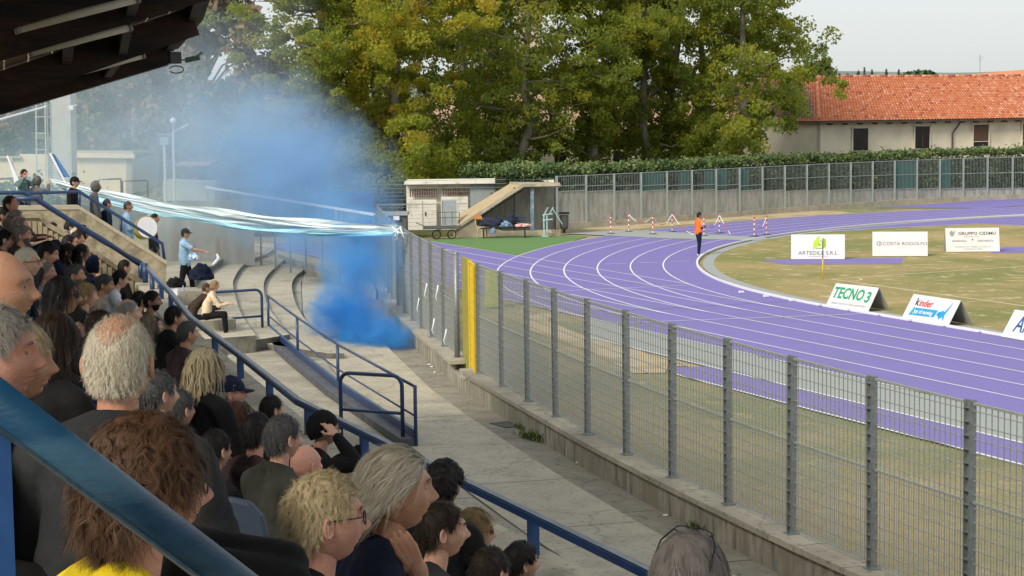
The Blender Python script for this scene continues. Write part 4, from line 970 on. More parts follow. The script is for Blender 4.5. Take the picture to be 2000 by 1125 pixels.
for i, (u0, v0, u1, v1, D, mt, lab, cat) in enumerate([(678, 418, 700, 430, 84, M('yellow_plastic', (.6, .4, .08), (.65, .45, .1), 3, .6), 'yellow plastic crate behind the end fence', 'crate'), (653, 407, 660, 431, 84, m_line, 'tall white panel behind the end fence left of the yellow crate', 'panel'), (662, 418, 668, 431, 84, m_line, 'short white box beside the tall white panel', 'box'), (704, 422, 712, 431, 84, m_greysheet, 'small grey box right of the yellow crate', 'box')]):
    P = atd((u0+u1)/2, v1, D); e = empty(['yellow_crate', 'flat_board', 'white_box', 'grey_box'][i], P, 0, lab, cat); part('shell', [(u0, v0, u1, v1)], D, .4, mt, e, origin=P); part('rim', [(u0-.5, v0-.8, u1+.5, v0+.6)], D-.03, .45, mt, e, origin=P)
# ---- dugout: sloped concrete canopy on a low base
m_dug = M('dugout_concrete', (.36, .31, .22), (.5, .43, .31), 3, .9, .3, 30, c3=(.3, .27, .2), s3=.8, w3=.55)
dg_ = empty('dugout', (0, 0, 0), 0, 'concrete shelter with a steep sloping slab and blue pillar behind the benches', 'shelter')
D0 = 87.5
def slab(px, D, t, name, mt, par, dd=0.0):
    A = [atd(u, v, D) for u, v in px]; B = [p+fw3*t for p in A]; return MB().hull(A, B).build(name, mt, par)
slab([(886, 452), (1023, 365), (1095, 363), (1095, 360), (1018, 360), (884, 448)], 90.2, 2.2, 'front_beam', m_dug, dg_)
# sloping slab seen from above: rises away to the back left
A = [atd(886, 449, 90.4), atd(1019, 360.5, 90.4), atd(1000, 356, 93.01), atd(878, 430, 93.01)]
MB().hull(A, [p-np.array([0, 0, .12]) for p in A]).build('sloping_slab', M('tan_slab', (.4, .31, .18), (.5, .4, .25), 3, .9), dg_)
A = [atd(1018, 360.5, 90.4), atd(1095, 361, 90.4), atd(1078, 356, 93.01), atd(995, 355, 93.01)]
MB().hull(A, [p-np.array([0, 0, .12]) for p in A]).build('flat_slab', m_dug, dg_)
slab([(886, 466), (886, 450), (930, 425), (930, 440), (985, 452), (1095, 449), (1095, 462)], 90.3, .35, 'base_wall', m_dug, dg_)
slab([(930, 426), (1023, 366), (1085, 366), (1085, 450), (930, 450)], 92.91, .1, 'back_panel', m_wallgrey, dg_)
for u0, u1, mt in ((1036, 1043, M('faded_blue_paint', (.1, .17, .25), (.2, .28, .36), 6, .6, c3=(.4, .4, .36), s3=6, w3=.6)), (1003, 1006, m_dark), (1083, 1085.5, m_dark)):
    a = atd((u0+u1)/2, 366, 90.5); b = atd((u0+u1)/2, 449, 90.5); MB().beam(a, b, .12, abs(u1-u0)/43.0, up=rt3).build('pillar', mt, dg_)
a, b = atd(932, 428, 90.6), atd(1020, 372, 90.6); MB().beam(a, b, .05, .05).build('brace', m_dark, dg_)
# ---- bench with heap of jackets
bn = empty('bench', atz(985, 465, 0), rzv, 'dark bench in the shelter loaded with team jackets', 'bench'); s43 = 1/43.0
for k in range(3): MB().box((0, .05+k*.13, .45), (2.25, .11, .03)).build('seat_slat', m_dark, bn)
for k in range(3): MB().box((0, .46, .62+k*.14), (2.0, .025, .1)).build('back_slat', M('blue_black_paint', (.02, .03, .07), (.04, .055, .1), 3, .5), bn)
for x in (-.95, .95): MB().box((x, .2, .22), (.06, .4, .44)).build('leg', m_dark, bn)
def heap(name, c, r, seed, mat, lab, cat='jacket', par=None):
    rs_ = np.random.RandomState(seed); bm = bmesh.new(); bmesh.ops.create_icosphere(bm, subdivisions=4, radius=1)
    from mathutils import noise
    for v in bm.verts:
        n_ = noise.noise(v.co*2.2+Vector((seed, 0, 0)))*.35+abs(noise.noise(v.co*5+Vector((0, seed, 0))))*.3
        v.co *= 1+n_; v.co.x *= r[0]; v.co.y *= r[1]; v.co.z = max(v.co.z*r[2], -r[2]*.45)
    me = bpy.data.meshes.new(name); bm.to_mesh(me); bm.free(); me.polygons.foreach_set('use_smooth', [True]*len(me.polygons)); me.materials.append(mat)
    o = bpy.data.objects.new(name, me); COL.objects.link(o); o.location = tuple(float(a) for a in c); o.rotation_euler = (0, 0, rzv)
    if par: o.parent = par
    return tag(o, lab, cat)
m_navyc = M('navy_cloth', (.012, .016, .035), (.022, .028, .055), 20, .8, .3, 60)
m_ltb = M('light_blue_cloth', (.14, .22, .36), (.2, .3, .46), 10, .8)
m_redc = M('red_white_cloth', (.6, .12, .09), (.75, .6, .58), 8, .8)
B0 = atz(985, 465, 0)
def bpt(x, z, y=.2): return B0+rt3*x+fw3*y+np.array([0, 0, z])
heap('jacket', bpt(-.55, .66), (.52, .25, .25), 3, m_navyc, 'big navy jacket heaped on the left half of the bench')
heap('jacket', bpt(.05, .6), (.3, .22, .16), 5, m_ltb, 'grey blue jacket in the middle of the bench')
heap('jacket', bpt(.35, .85), (.16, .14, .33), 6, m_navyc, 'dark jacket slung over the bench back')
heap('towel', bpt(.85, .55), (.33, .2, .1), 7, m_redc, 'red and white towel lying at the right end of the bench', 'towel')
heap('towel', bpt(-.5, .3, -.05), (.12, .1, .17), 8, m_ltb, 'light blue towel hanging off the front of the bench', 'towel')
# orange chair
oc = empty('orange_chair', atz(942, 464, 0), rzv, 'school chair with orange back rest on pale legs before the shelter', 'chair')
m_or = M('orange_plastic', (.6, .2, .04), (.68, .26, .06), 4, .5); m_pl = M('pale_wood', (.5, .42, .26), (.58, .5, .33), 5, .6)
MB().box((-.2, .2, .92), (.34, .03, .17)).build('backrest', m_or, oc, bevel=.01); MB().box((0, 0, .46), (.42, .4, .03)).build('seat', m_pl, oc)
for x, y in ((-.22, -.2), (.22, -.2), (-.22, .2), (.22, .2)): MB().beam((x, y, 0), (x*.9, y*.9, .46), .035, .035).build('leg', m_pl, oc)
for x in (-.36, -.04): MB().beam((x+.1, .2, .45), (x, .2, .98), .03, .03).build('back_post', m_pl, oc)
# cart
ca = empty('hand_cart', atz(868, 466, 0), rzv, 'low dark hand cart with railing and wheels beside the shelter', 'cart')
MB().box((-.1, 0, .52), (1.7, .8, .12)).build('deck', m_dgrey, ca)
for x in (-.35, .35):
    mbx = MB(); R_ = np.array([[1, 0, 0], [0, 0, 1], [0, -1, 0]]); 
    mbx.tube([(x+.19*math.cos(t), -.3, .21+.19*math.sin(t)) for t in np.linspace(0, 2*math.pi, 20)], .035, 6); mbx.build('wheel', m_dark, ca, smooth=True)
for z in (.95, 1.2): MB().beam((-.3, .3, z), (.7, .3, z), .03, .03).build('rail', m_dgrey, ca)
for x in (-.3, .03, .36, .7): MB().beam((x, .3, .62), (x, .3, 1.2), .03, .03).build('rail_post', m_dgrey, ca)
MB().beam((-.9, 0, .58), (-1.3, 0, .75), .04, .04).build('drawbar', m_dgrey, ca)
# light blue gym stand, small heap, bin
gs = empty('starting_block_stand', atz(1065, 462, 0), rzv, 'pale turquoise metal rack on the turf before the shelter', 'rack')
m_tq = M('turquoise_paint', (.3, .47, .48), (.4, .56, .56), 4, .6)
for x in (-.06, .08): MB().box((x, 0, .5), (.06, .06, 1.0)).build('upright', m_tq, gs)
for z in (1.0, .75): MB().beam((-.12, 0, z), (.35, -.1, z+.06), .05, .05).build('cross_bar', m_tq, gs)
for x in (-.06, .18): MB().beam((x, 0, 1.0), (x+.2, .05, 1.35), .045, .045).build('arm', m_tq, gs)
MB().beam((.35, 0, 1.3), (.8, .1, .55), .04, .04).build('stay', m_tq, gs); MB().box((0, 0, .03), (.3, .5, .05)).build('foot', m_tq, gs)
heap('sports_bag', atz(1074, 462, .0)+np.array([0, 0, .14]), (.16, .14, .16), 9, M('beige_brown_cloth', (.25, .2, .15), (.4, .34, .26), 9, .8), 'small beige and dark bag on the turf by the turquoise rack', 'bag')
bi = empty('litter_bin', atz(1102, 455, 0), 0, 'dark grey litter bin against the left end of the far wall', 'bin')
MB().lathe([(.17, .18), (.2, .3), (.22, .85)], n=12).build('bin_body', m_dgrey, bi, smooth=True); MB().box((-.0, 0, .95), (.5, .46, .08), rzv).build('bin_lid', m_dark, bi); MB().box((0, 0, .1), (.1, .1, .2)).build('stand', m_dark, bi)
# ---- red and white posts with plastic chain
m_red = M('red_plastic', (.5, .06, .03), (.58, .09, .05), 4, .5)
def rw_post(u, v, top, lab):
    P = atz(u, v, 0); h = min(1.15, max(.85, zat(P, top))); e = empty('barrier_post', P, 0, lab, 'post', 'red and white barrier posts on the track')
    MB().lathe([(.2, 0), (.2, .03), (.06, .07)], n=14).build('foot', m_dgrey, e, smooth=True)
    n_ = 7
    for k in range(n_): MB().lathe([(.027, .05+(h-.05)*k/n_), (.027, .05+(h-.05)*(k+1)/n_-.001)], n=8).build('band', m_red if k % 2 else m_line, e)
    MB().ball((0, 0, h), .05).build('cap', m_red, e, smooth=True)
    return P+np.array([0, 0, h])
posts = []
PL = ['leftmost red and white post on the sandy edge', 'second red and white post from the left', 'third red and white post, nearest to the grey crossing', 'fourth post, with the reddest chain', 'red and white post half hidden by the official', 'post right after the official on the lanes', 'seventh red and white post on the inner lanes', 'last red and white post towards the right']
for i, (u, v, t) in enumerate([(1193, 457, 426), (1228, 453, 420), (1275, 458, 426), (1313, 453, 420), (1375, 461, 430), (1405, 455, 425), (1473, 462, 430), (1497, 459, 425)]): posts.append(rw_post(u, v, t, PL[i]))
def chain(a, b, sag, lab, cut=1.0):
    e = empty('plastic_chain', a, 0, lab, 'chain', 'red and white chains between the posts'); a = np.array(a); b = np.array(b); seg = 9
    P = [(a+(b-a)*k/seg*cut)-a+np.array([0, 0, -sag*4*(k/seg*cut)*(1-k/seg*cut)-(0 if cut == 1 else k/seg*.5)]) for k in range(seg+1)]
    for k in range(seg): MB().tube([P[k], P[k+1]], .016, 5).build('link_run', (m_red if (k//3) % 2 else m_line) if len(posts) else m_line, e)
CL = ['loose chain end from the leftmost barrier post', 'long sagging red chain between second and third posts', 'chain between third and fourth barrier posts', 'loose chain from the fourth post down to the lanes', 'chain from the half hidden post to the right', 'short loose chain on the post after the official', 'chain between the last two barrier posts']
for i, (a, b, s_, c) in enumerate([(0, 1, .1, .6), (1, 2, .35, 1), (2, 3, .45, 1), (3, 4, .4, .7), (4, 5, .5, 1), (5, 6, .5, .4), (6, 7, .5, 1)]): chain(posts[a], posts[b], s_, CL[i], c)
# ---- advertising boards
m_board = M('white_board', (.66, .66, .655), (.7, .7, .695), 1, .5)
m_bside = M('board_inside', (.3, .3, .27), (.4, .4, .36), 4, .7)
def board(bl_, br, w_h, depth, lab, tilt=.22, side=1):
    """A-shaped board: front bottom corners, leaning back"""
    a = atz(*bl_, .02); b = atz(*br, .02); u = (b-a); L = np.linalg.norm(u); u /= L; n = np.array([-u[1], u[0], 0])
    if n@(CAM-a) > 0: n = -n
    H = w_h; e = empty('advertising_board', (a+b)/2, 0, lab, 'board', 'white advertising boards beside the pitch')
    top = n*depth/2+np.array([0, 0, H]); hu = u*L/2
    MB().hull([-hu, hu, hu+top, -hu+top], [-hu+n*.02, hu+n*.02, hu+top+n*.02, -hu+top+n*.02]).build('front_face', m_board, e)
    bk = n*depth
    MB().hull([-hu+bk, hu+bk, hu+top+n*.02, -hu+top+n*.02], [-hu+bk+n*.02, hu+bk+n*.02, hu+top+n*.04, -hu+top+n*.04]).build('rear_face', m_bside, e)
    zz = top/np.linalg.norm(top)
    R = Matrix(((u[0], zz[0], 0, 0), (u[1], zz[1], 0, 0), (u[2], zz[2], 0, 0), (0, 0, 0, 1))); w = np.cross(u, zz)
    for i in range(3): R[i][2] = w[i]
    sl_ = np.linalg.norm(top)
    def pt(x, y, off=.004): return np.array(u)*x+zz*y*sl_+w*off
    return e, R, L, sl_, pt
def btext(B, s, x, y, size, mat, off=.004, **k):
    e, R, L, S, pt = B; p = np.array([x*L/2, y*S, off]); return text('lettering', s, size, mat, e, loc=tuple(p), M3=R, **k)
def bshape(B, poly, mat, off=.006, name='emblem'):
    e, R, L, S, pt = B; V = [pt(x*L/2, y, off) for x, y in poly]; V2 = [pt(x*L/2, y, off+.003) for x, y in poly]; return MB().hull(V, V2).build(name, mat, e)
i_gry = M('print_grey', (.1, .1, .105)); i_lgt = M('print_light_grey', (.3, .3, .31)); i_grn = M('print_green', (.02, .3, .13)); i_lime = M('print_lime', (.45, .65, .03)); i_lime2 = M('print_dark_lime', (.25, .45, .02)); i_red = M('print_red', (.6, .02, .05)); i_blk = M('print_black', (.02, .02, .02)); i_blu = M('print_blue', (.02, .32, .62)); i_nav = M('print_navy', (.02, .09, .28)); i_wht = M('print_white', (.82, .82, .82))
H0 = .93
B = board((1545, 506), (1650, 506), H0, .45, 'white board with a lime green house logo and Artedil lettering behind the corner flag')
btext(B, 'ARTEDILE S.R.L', 0, .24, .2, i_gry, sx=1.12)
bshape(B, [(-.05, .55), (-.05, .93), (.0, .72), (.14, .55)], i_lime2); bshape(B, [(-.2, .36), (-.16, .7), (.06, .96), (.02, .52), (-.1, .5)], i_lime, .008)
bshape(B, [(-.1, .42), (.18, .42), (.18, .46), (-.1, .46)], i_lime2, .007); bshape(B, [(.15, .44), (.19, .44), (.19, .66), (.1, .8), (.08, .77), (.15, .64)], i_lime2, .008)
btext(B, 'COSTRUZIONI E RESTAURI', 0, .1, .06, i_lgt)
B = board((1704, 500), (1812, 500), H0, .5, 'white board reading Costa Rodolfo in grey, middle one of the back row')
btext(B, 'COSTA RODOLFO', .18, .5, .185, i_gry, sx=1.1); btext(B, 'C', -.78, .5, .24, i_lgt, bold=.006); btext(B, 'R', -.7, .5, .24, i_lgt)
B = board((1848, 492), (1953, 491), H0, .5, 'white board with three lines of small grey lettering, right one of the back row')
btext(B, 'GRUPPO CIDIMU', .18, .76, .17, i_gry, sx=1.15, bold=.003); bshape(B, [(-.8, .65), (-.86, .8), (-.78, .9), (-.7, .82), (-.62, .93), (-.7, .68)], i_lgt)
btext(B, 'DIAGNOSTICA E CURA', -.05, .63, .06, i_lgt); btext(B, 'SANPAOLO', -.5, .45, .11, i_gry, shear=.2); btext(B, 'EUROMEDICA', .48, .45, .1, i_gry, shear=.2); bshape(B, [(-.03, .5), (0, .56), (.03, .5), (0, .46)], i_gry)
btext(B, 'VIA GENOVA 10 - TORINO - 011 66 39 101', 0, .2, .075, i_lgt); btext(B, 'VIA LEGNANO 23 - TORINO', 0, .11, .06, i_lgt)
H1 = .66
B = board((1612, 598.5), (1695, 609), H1, .8, 'leaning white board with green TECNO 3 lettering at the near kerb')
btext(B, 'TECNO', -.2, .6, 0.485, i_grn, sx=.82, bold=.014); btext(B, '3', .73, .55, 0.466, i_grn, bold=.014); btext(B, 'IMPIANTI ELETTRICI CIVILI E INDUSTRIALI', 0, .18, 0.082, i_lgt)
B = board((1760, 622.5), (1851, 637.5), H1, .8, 'leaning white board with red and black word above a blue banner')
btext(B, 'k', -.66, .72, 0.310, i_blk, bold=.006); btext(B, 'inder', -.28, .7, 0.291, i_red, bold=.005); bshape(B, [(-.78, .2), (.28, .24), (.32, .52), (-.7, .5)], i_blu, name='banner'); 
btext(B, 'Joy of moving', -.22, .36, .17, i_wht, sx=.92, bold=.002, off=.016)
bshape(B, [(.42, .3), (.5, .55), (.62, .5), (.78, .92), (.7, .52), (.66, .38), (.72, .15), (.6, .3), (.5, .2)], i_blu); bshape(B, [(.44, .5), (.36, .44), (.34, .34), (.42, .3), (.5, .4)], i_blu)
B = board((1955, 657), (2070, 678), H1, .8, 'leaning white board with big navy letters cut by the right edge of the photo')
btext(B, 'Allianz', -.72, .5, 0.640, i_nav, align='LEFT', bold=.004, sx=.85).location.x += 0
# ---- corner flag
P = atz(1607, 546, 0); cf = empty('corner_flag', P, 0, 'yellow corner flag pole with a small limp flag at the pitch corner', 'flag')
ht = zat(P, 465); MB().tube([(0, 0, 0), (0, 0, ht*.5)], .022, 8).build('pole', m_yel, cf, smooth=True); MB().tube([(0, 0, ht*.5), (0, 0, ht)], .016, 8).build('pole_top', i_gry, cf, smooth=True)
mb = MB(); mb.hull([(0, 0, ht), (.02, .1, ht-.05), (.0, .12, ht-.3), (0, 0, ht-.36)], [(.012, 0, ht), (.032, .1, ht-.05), (.012, .12, ht-.3), (.012, 0, ht-.36)]); mb.build('flag_cloth', i_lime, cf)
# ---- left background: cream building, tower, ladder, lamps, cable
lbd = empty('cream_building', atd(200, 360, 95)*[1, 1, 0], 0, 'low flat roofed cream building behind the stair wall with a shaded right side', 'building'); lo = np.array(lbd.location)
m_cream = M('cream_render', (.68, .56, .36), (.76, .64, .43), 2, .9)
def ppoly(px, D, t, name, mt, par, org, off=None):
    A = [atd(u, v, D)-org for u, v in px]; o_ = fw3*t if off is None else np.array(off); return MB().hull(A, [p+o_ for p in A]).build(name, mt, par)
ppoly([(143, 308), (258, 309), (258, 378), (143, 378)], 95, .3, 'wall', m_cream, lbd, lo); ppoly([(140, 299), (262, 301), (262, 309), (140, 308)], 94.7, .5, 'roof_edge', m_cream, lbd, lo)
A = atd(258, 309, 95); A2 = atd(311, 302, 103); A3 = atd(311, 360, 103); A4 = atd(258, 378, 95)
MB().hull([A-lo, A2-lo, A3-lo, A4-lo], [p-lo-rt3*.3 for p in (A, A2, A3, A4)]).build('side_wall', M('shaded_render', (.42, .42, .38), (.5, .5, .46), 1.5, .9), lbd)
A = [atd(142, 299, 95)-lo, atd(260, 300.5, 95)-lo, atd(312, 299, 103)-lo, atd(170, 298, 103)-lo]; MB().hull(A, [p+np.array([0, 0, .12]) for p in A]).build('flat_roof', m_conc_light, lbd)
lb2 = empty('cream_building', atd(40, 360, 93)*[1, 1, 0], 0, 'low cream building at the left edge behind the concrete tower', 'building'); lo2 = np.array(lb2.location)
ppoly([(-80, 308), (38, 308), (38, 301), (93, 301), (93, 378), (-80, 378)], 93, .3, 'wall', m_cream, lb2, lo2); ppoly([(-80, 305), (39, 305), (39, 309), (-80, 310)], 92.8, .4, 'roof_edge', m_conc_light, lb2, lo2)
m_tower = M('tower_concrete', (.4, .4, .36), (.5, .5, .45), 2, .9)
tw = empty('concrete_tower', atd(118, 360, 78)*[1, 1, 0], 0, 'tall pale concrete column rising into the smoke under the roof', 'tower'); two = np.array(tw.location)
ppoly([(97, 180), (137, 180), (141, 385), (101, 385)], 78, 1.0, 'column', m_tower, tw, two)
a, b = atd(140, 206, 77.8), atd(140, 214, 77.8); MB().box((a+b)/2-two, (.16, .2, .18), rzv).build('lamp_box', m_line, tw); MB().beam(atd(131, 210, 77.8)-two, atd(151, 204, 77.8)-two, .04, .03).build('lamp_arm', m_line, tw)
ld = empty('ladder', atd(95, 360, 77)*[1, 1, 0], 0, 'steel ladder fixed to the pale concrete column', 'ladder'); ldo = np.array(ld.location)
for u in (92, 99): MB().beam(atd(u, 200, 77)-ldo, atd(u+3, 358, 77)-ldo, .04, .04).build('stile', m_galv, ld)
for k in range(12): MB().beam(atd(92.5, 300+k*5, 77)-ldo, atd(100, 300+k*5, 77)-ldo, .025, .025).build('rung', m_line, ld)
sc_ = empty('scaffold_frame', atd(80, 360, 80)*[1, 1, 0], 0, 'thin pale scaffold frame beside the concrete tower', 'frame'); sco = np.array(sc_.location)
for u in (70, 88): MB().beam(atd(u, 196, 80)-sco, atd(u+2, 345, 80)-sco, .05, .05).build('upright', m_tower, sc_)
for v in (228, 260, 292, 322): MB().beam(atd(68, v, 80)-sco, atd(96, v, 80)-sco, .03, .04).build('ledger', m_tower, sc_)
for i, (u, vt, vb, lab) in enumerate(((340, 258, 335, 'grey street lamp with an arm reaching right in the hazy background'), (322, 282, 325, 'short lamp post with a boxy head in the hazy background'))):
    P = atd(u, vb, 88); e = empty('street_lamp', (P[0], P[1], 0), 0, lab, 'lamp', 'lamps in the haze'); zt_ = zat(P, vt)
    MB().tube([(0, 0, 0), (0, 0, zt_)], .06, 8).build('pole', m_tower, e, smooth=True)
    if i == 0: MB().beam((0, 0, zt_), RGT*.5+[0, 0, zt_+.25], .05, .05).build('arm', m_tower, e); MB().beam(RGT*.3+[0, 0, zt_+.15], RGT*.7+[0, 0, zt_+.35], .12, .06).build('lamp_head', m_line, e)
    else: MB().box((0, 0, zt_+.15), (.4, .15, .35), rzv).build('lamp_head', m_greysheet, e); MB().tube([RGT*-.3+[0, 0, zt_-.0], RGT*-.3+[0, 0, zt_+.45], RGT*.3+[0, 0, zt_+.45]], .03, 6).build('lamp_hoop', m_tower, e, smooth=True)
P = atd(338, 238, 88); e = empty('street_lamp', (P[0], P[1], 0), 0, 'slim lamp pole with a bright white globe above the smoke', 'lamp', 'lamps in the haze'); zt_ = zat(P, 240); MB().tube([(0, 0, 0), (0, 0, zt_)], .03, 6).build('pole', m_tower, e); MB().ball((0, 0, zt_+.1), .14).build('lamp_globe', m_line, e, smooth=True)
cb = MB(); cb.tube([atd(-60, 250, 60), atd(90, 208, 62)], .035, 6); cb.build('overhead_cable', m_line, None, 'white cable slanting up behind the left edge to the roof', 'cable')
# tarpaulin pavilion behind smoke
pv = empty('blue_pavilion', atd(470, 400, 92)*[1, 1, 0], 0, 'dark blue open canopy tent seen through the smoke', 'tent'); pvo = np.array(pv.location)
m_pv = M('pavilion_blue', (.02, .05, .15), (.04, .08, .2), 3, .7)
A = [atd(415, 362, 92), atd(445, 349, 92), atd(492, 349, 92), atd(560, 358, 92), atd(560, 365, 92), atd(440, 368, 92)]; MB().hull([p-pvo for p in A], [p-pvo+fw3*3 for p in A]).build('canopy', m_pv, pv)
for u0, u1 in ((462, 450), (484, 480), (430, 430), (555, 555)): MB().beam(atd(u0, 366, 92)-pvo, atd(u1, 395, 92)-pvo, .1, .1).build('pole', m_pv, pv)
lo3 = empty('dark_hut', atd(350, 380, 90)*[1, 1, 0], 0, 'low dark hut with red roof strip behind the smoke', 'building'); l3 = np.array(lo3.location)
ppoly([(318, 352), (418, 356), (420, 392), (318, 392)], 90, 2, 'wall', m_greysheet, lo3, l3); ppoly([(345, 318), (411, 317), (411, 323), (345, 324)], 108, 3, 'roof', m_pinkroof, lo3, l3)
# hoop rails of the upper path
for i, (u0, u1, v) in enumerate(((193, 236, 351), (239, 288, 354))):
    P = atd(u0, v, 60); Q = atd(u1, v-2, 60); d = Q-P; z = np.array([0, 0, 1.0]); e = empty('path_rail', P, 0, ['thin dark hoop rail behind the hooded man', 'thin dark hoop rail right of the first, behind the streamers'][i], 'railing', 'thin hoop rails on the upper path')
    MB().tube([(0, 0, -.8), (0, 0, 0), d*.5, d*.94, d, d-z*.8], .025, 6).build('hoop_frame', m_brown, e, smooth=True)
MB().tube([atd(-60, 352, 60), atd(60, 347, 60)], .04, 6).build('dark_rail', m_brown, None, 'thin dark rail crossing behind the two raised hands at the left edge', 'railing')
P = atd(15, 372, 70); C = nrs.normal(size=(2500, 3))*np.array([1.2, .6, .35])+[0, 0, .3]; e = empty('shrub', (P[0], P[1], P[2]-.7), rzv, 'dark green clipped shrub behind the left end rail', 'shrub'); link('foliage', leaf_mesh('foliage', C, .15, nrs.rand(2500)*.6, m_hedge, nrs), e)
# ================================================================== people
from mathutils import noise as mnoise
def remesh(mb, vox, smooth=3, name='tmp'):
    me = mb.mesh(name); o = bpy.data.objects.new(name, me); COL.objects.link(o)
    r = o.modifiers.new('r', 'REMESH'); r.mode = 'VOXEL'; r.voxel_size = vox
    if smooth: s_ = o.modifiers.new('s', 'SMOOTH'); s_.iterations = smooth; s_.factor = .5
    dg = bpy.context.evaluated_depsgraph_get(); dg.update()
    m2 = bpy.data.meshes.new_from_object(o.evaluated_get(dg)); bpy.data.objects.remove(o); bpy.data.meshes.remove(me)
    v = np.empty(len(m2.vertices)*3); m2.vertices.foreach_get('co', v); v = v.reshape(-1, 3)
    f = [tuple(p.vertices) for p in m2.polygons]; bpy.data.meshes.remove(m2); return v, f
def capsule(mb, a, b, ra, rb, n=14):
    a = np.array(a, float); b = np.array(b, float); d = b-a; L = np.linalg.norm(d); u = d/(L+1e-9)
    P = []; R = []
    for t in np.linspace(-math.pi/2, 0, 5)[1:]: P.append(a+u*ra*math.sin(t)); R.append(max(ra*math.cos(t), .002))
    for t in np.linspace(0, math.pi/2, 5)[:-1]: P.append(b+u*rb*math.sin(t)); R.append(max(rb*math.cos(t), .002))
    mb.tube(P, R, n)
def chainc(mb, P, R):
    for i in range(len(P)-1): capsule(mb, P[i], P[i+1], R[i], R[i+1])
def sstep(x, a, b): t = np.clip((x-a)/(b-a), 0, 1); return t*t*(3-2*t)
def G_(p, c, s): return np.exp(-(((p-np.array(c))/np.array(s))**2).sum(1)/2)
def skull(U, kind='man'):
    """head surface: x forward, y left, z up, origin between the ears"""
    p = U*np.array([.1, .077, .118]); z = U[:, 2]; x = U[:, 0]
    fat = {'man': 1.0, 'heavy': 1.12, 'woman': .93, 'boy': .92}[kind]
    lo = sstep(-z, .1, 1.0)
    p[:, 1] *= 1-.36*lo*(1.0 if kind != 'heavy' else .6)
    p[:, 0] = np.where(x > 0, p[:, 0]*(1-.1*lo)+.012*lo, p[:, 0]*(1-.45*lo))
    p[:, 0] = np.where(x < 0, p[:, 0]*(1+.07*sstep(z, -.1, .6)), p[:, 0])
    front = sstep(x, .15, .5)
    p[:, 0] -= front*.006*sstep(z, .35, .8)
    def bump(c, s, d, ax=0): p[:, ax] += d*G_(p, c, s)*(x > 0)
    q = p.copy()
    def b(c, s, d): 
        g = G_(q, c, s)*sstep(x, .05, .35); p[:, 0] += d*g
    b((.095, 0, .03), (.03, .045, .012), .006)
    for s_ in (-1, 1):
        b((.09, .031*s_, .006), (.03, .015, .011), -.013)
        b((.085, .031*s_, .004), (.03, .009, .006), .006)
        b((.08, .042*s_, -.028), (.03, .018, .018), .005)
        b((.09, .013*s_, -.035), (.02, .006, .006), .010)
    b((.095, 0, .0), (.03, .0085, .018), .010); b((.097, 0, -.022), (.03, .009, .013), .018); b((.097, 0, -.031), (.03, .011, .008), .012)
    b((.09, 0, -.053), (.03, .02, .0055), .007); b((.09, 0, -.066), (.03, .018, .006), .007); b((.09, 0, -.0595), (.03, .022, .0022), -.004)
    b((.09, 0, -.079), (.03, .02, .006), -.004); b((.085, 0, -.1), (.03, .022, .014), .011)
    p[:, 1] *= 1+(fat-1)*sstep(-U[:, 2], -.2, .7)
    return p
def ico(sub):
    bm = bmesh.new(); bmesh.ops.create_icosphere(bm, subdivisions=sub, radius=1)
    V = np.array([v.co[:] for v in bm.verts]); F = [tuple(v.index for v in f.verts) for f in bm.faces]; bm.free(); return V, F
ICO = {4: ico(4), 5: ico(5), 6: ico(6)}
def head_part(mb, kind, sub=5):
    U, F = ICO[sub]; mb.add(skull(U, kind), F)
    U, F = ICO[4]
    for s_ in (-1, 1):
        p = U*np.array([.017, .0085, .031]); k = (p[:, 1]*s_ > 0)
        r = np.sqrt((p[:, 0]/.017)**2+(p[:, 2]/.031)**2)
        p[:, 1] += s_*np.where(k, -.009*np.exp(-(r/.55)**2)+.003*np.exp(-((r-.85)/.12)**2), 0)
        c, s2 = math.cos(.4), -math.sin(.4)*s_; p = np.stack([p[:, 0]*c-p[:, 1]*s2-.2*p[:, 2]*0, p[:, 0]*s2+p[:, 1]*c, p[:, 2]], 1)
        p += np.array([-.012, s_*.085, -.008]); mb.add(p, F)
def hand(mb, w, fd, up_, scale=1.0, curl=.5):
    """palm at w, fingers along fd, back of the hand towards up_"""
    fd = np.array(fd, float); fd /= np.linalg.norm(fd); up_ = np.array(up_, float); up_ -= fd*(up_@fd); up_ /= np.linalg.norm(up_); sd_ = np.cross(fd, up_)
    w = np.array(w, float); S = scale
    for k, y in enumerate((-.032, -.011, .011, .031)):
        capsule(mb, w+fd*.01*S+sd_*y*.6*S, w+fd*.085*S+sd_*y*S, .015*S, .0125*S, 8)
        L = (.062, .075, .07, .052)[k]*S; p = w+fd*.09*S+sd_*y*S; d = fd.copy()
        for j in range(3):
            d = d*math.cos(curl*.7)-up_*math.sin(curl*.7) if j else d*math.cos(curl*.3)-up_*math.sin(curl*.3)
            d /= np.linalg.norm(d); q = p+d*L*(.42, .32, .26)[j]; capsule(mb, p, q, (.0095-.001*j)*S, (.0085-.001*j)*S, 8); p = q
    p = w+fd*.02*S-sd_*.035*S; d = fd*.6-sd_*.7-up_*.25; d /= np.linalg.norm(d); q = p+d*.04*S; capsule(mb, p, q, .013*S, .011*S, 8); d2 = fd*.9-sd_*.2-up_*.3; d2 /= np.linalg.norm(d2); capsule(mb, q, q+d2*.032*S, .0105*S, .0085*S, 8)
PROTO = {}
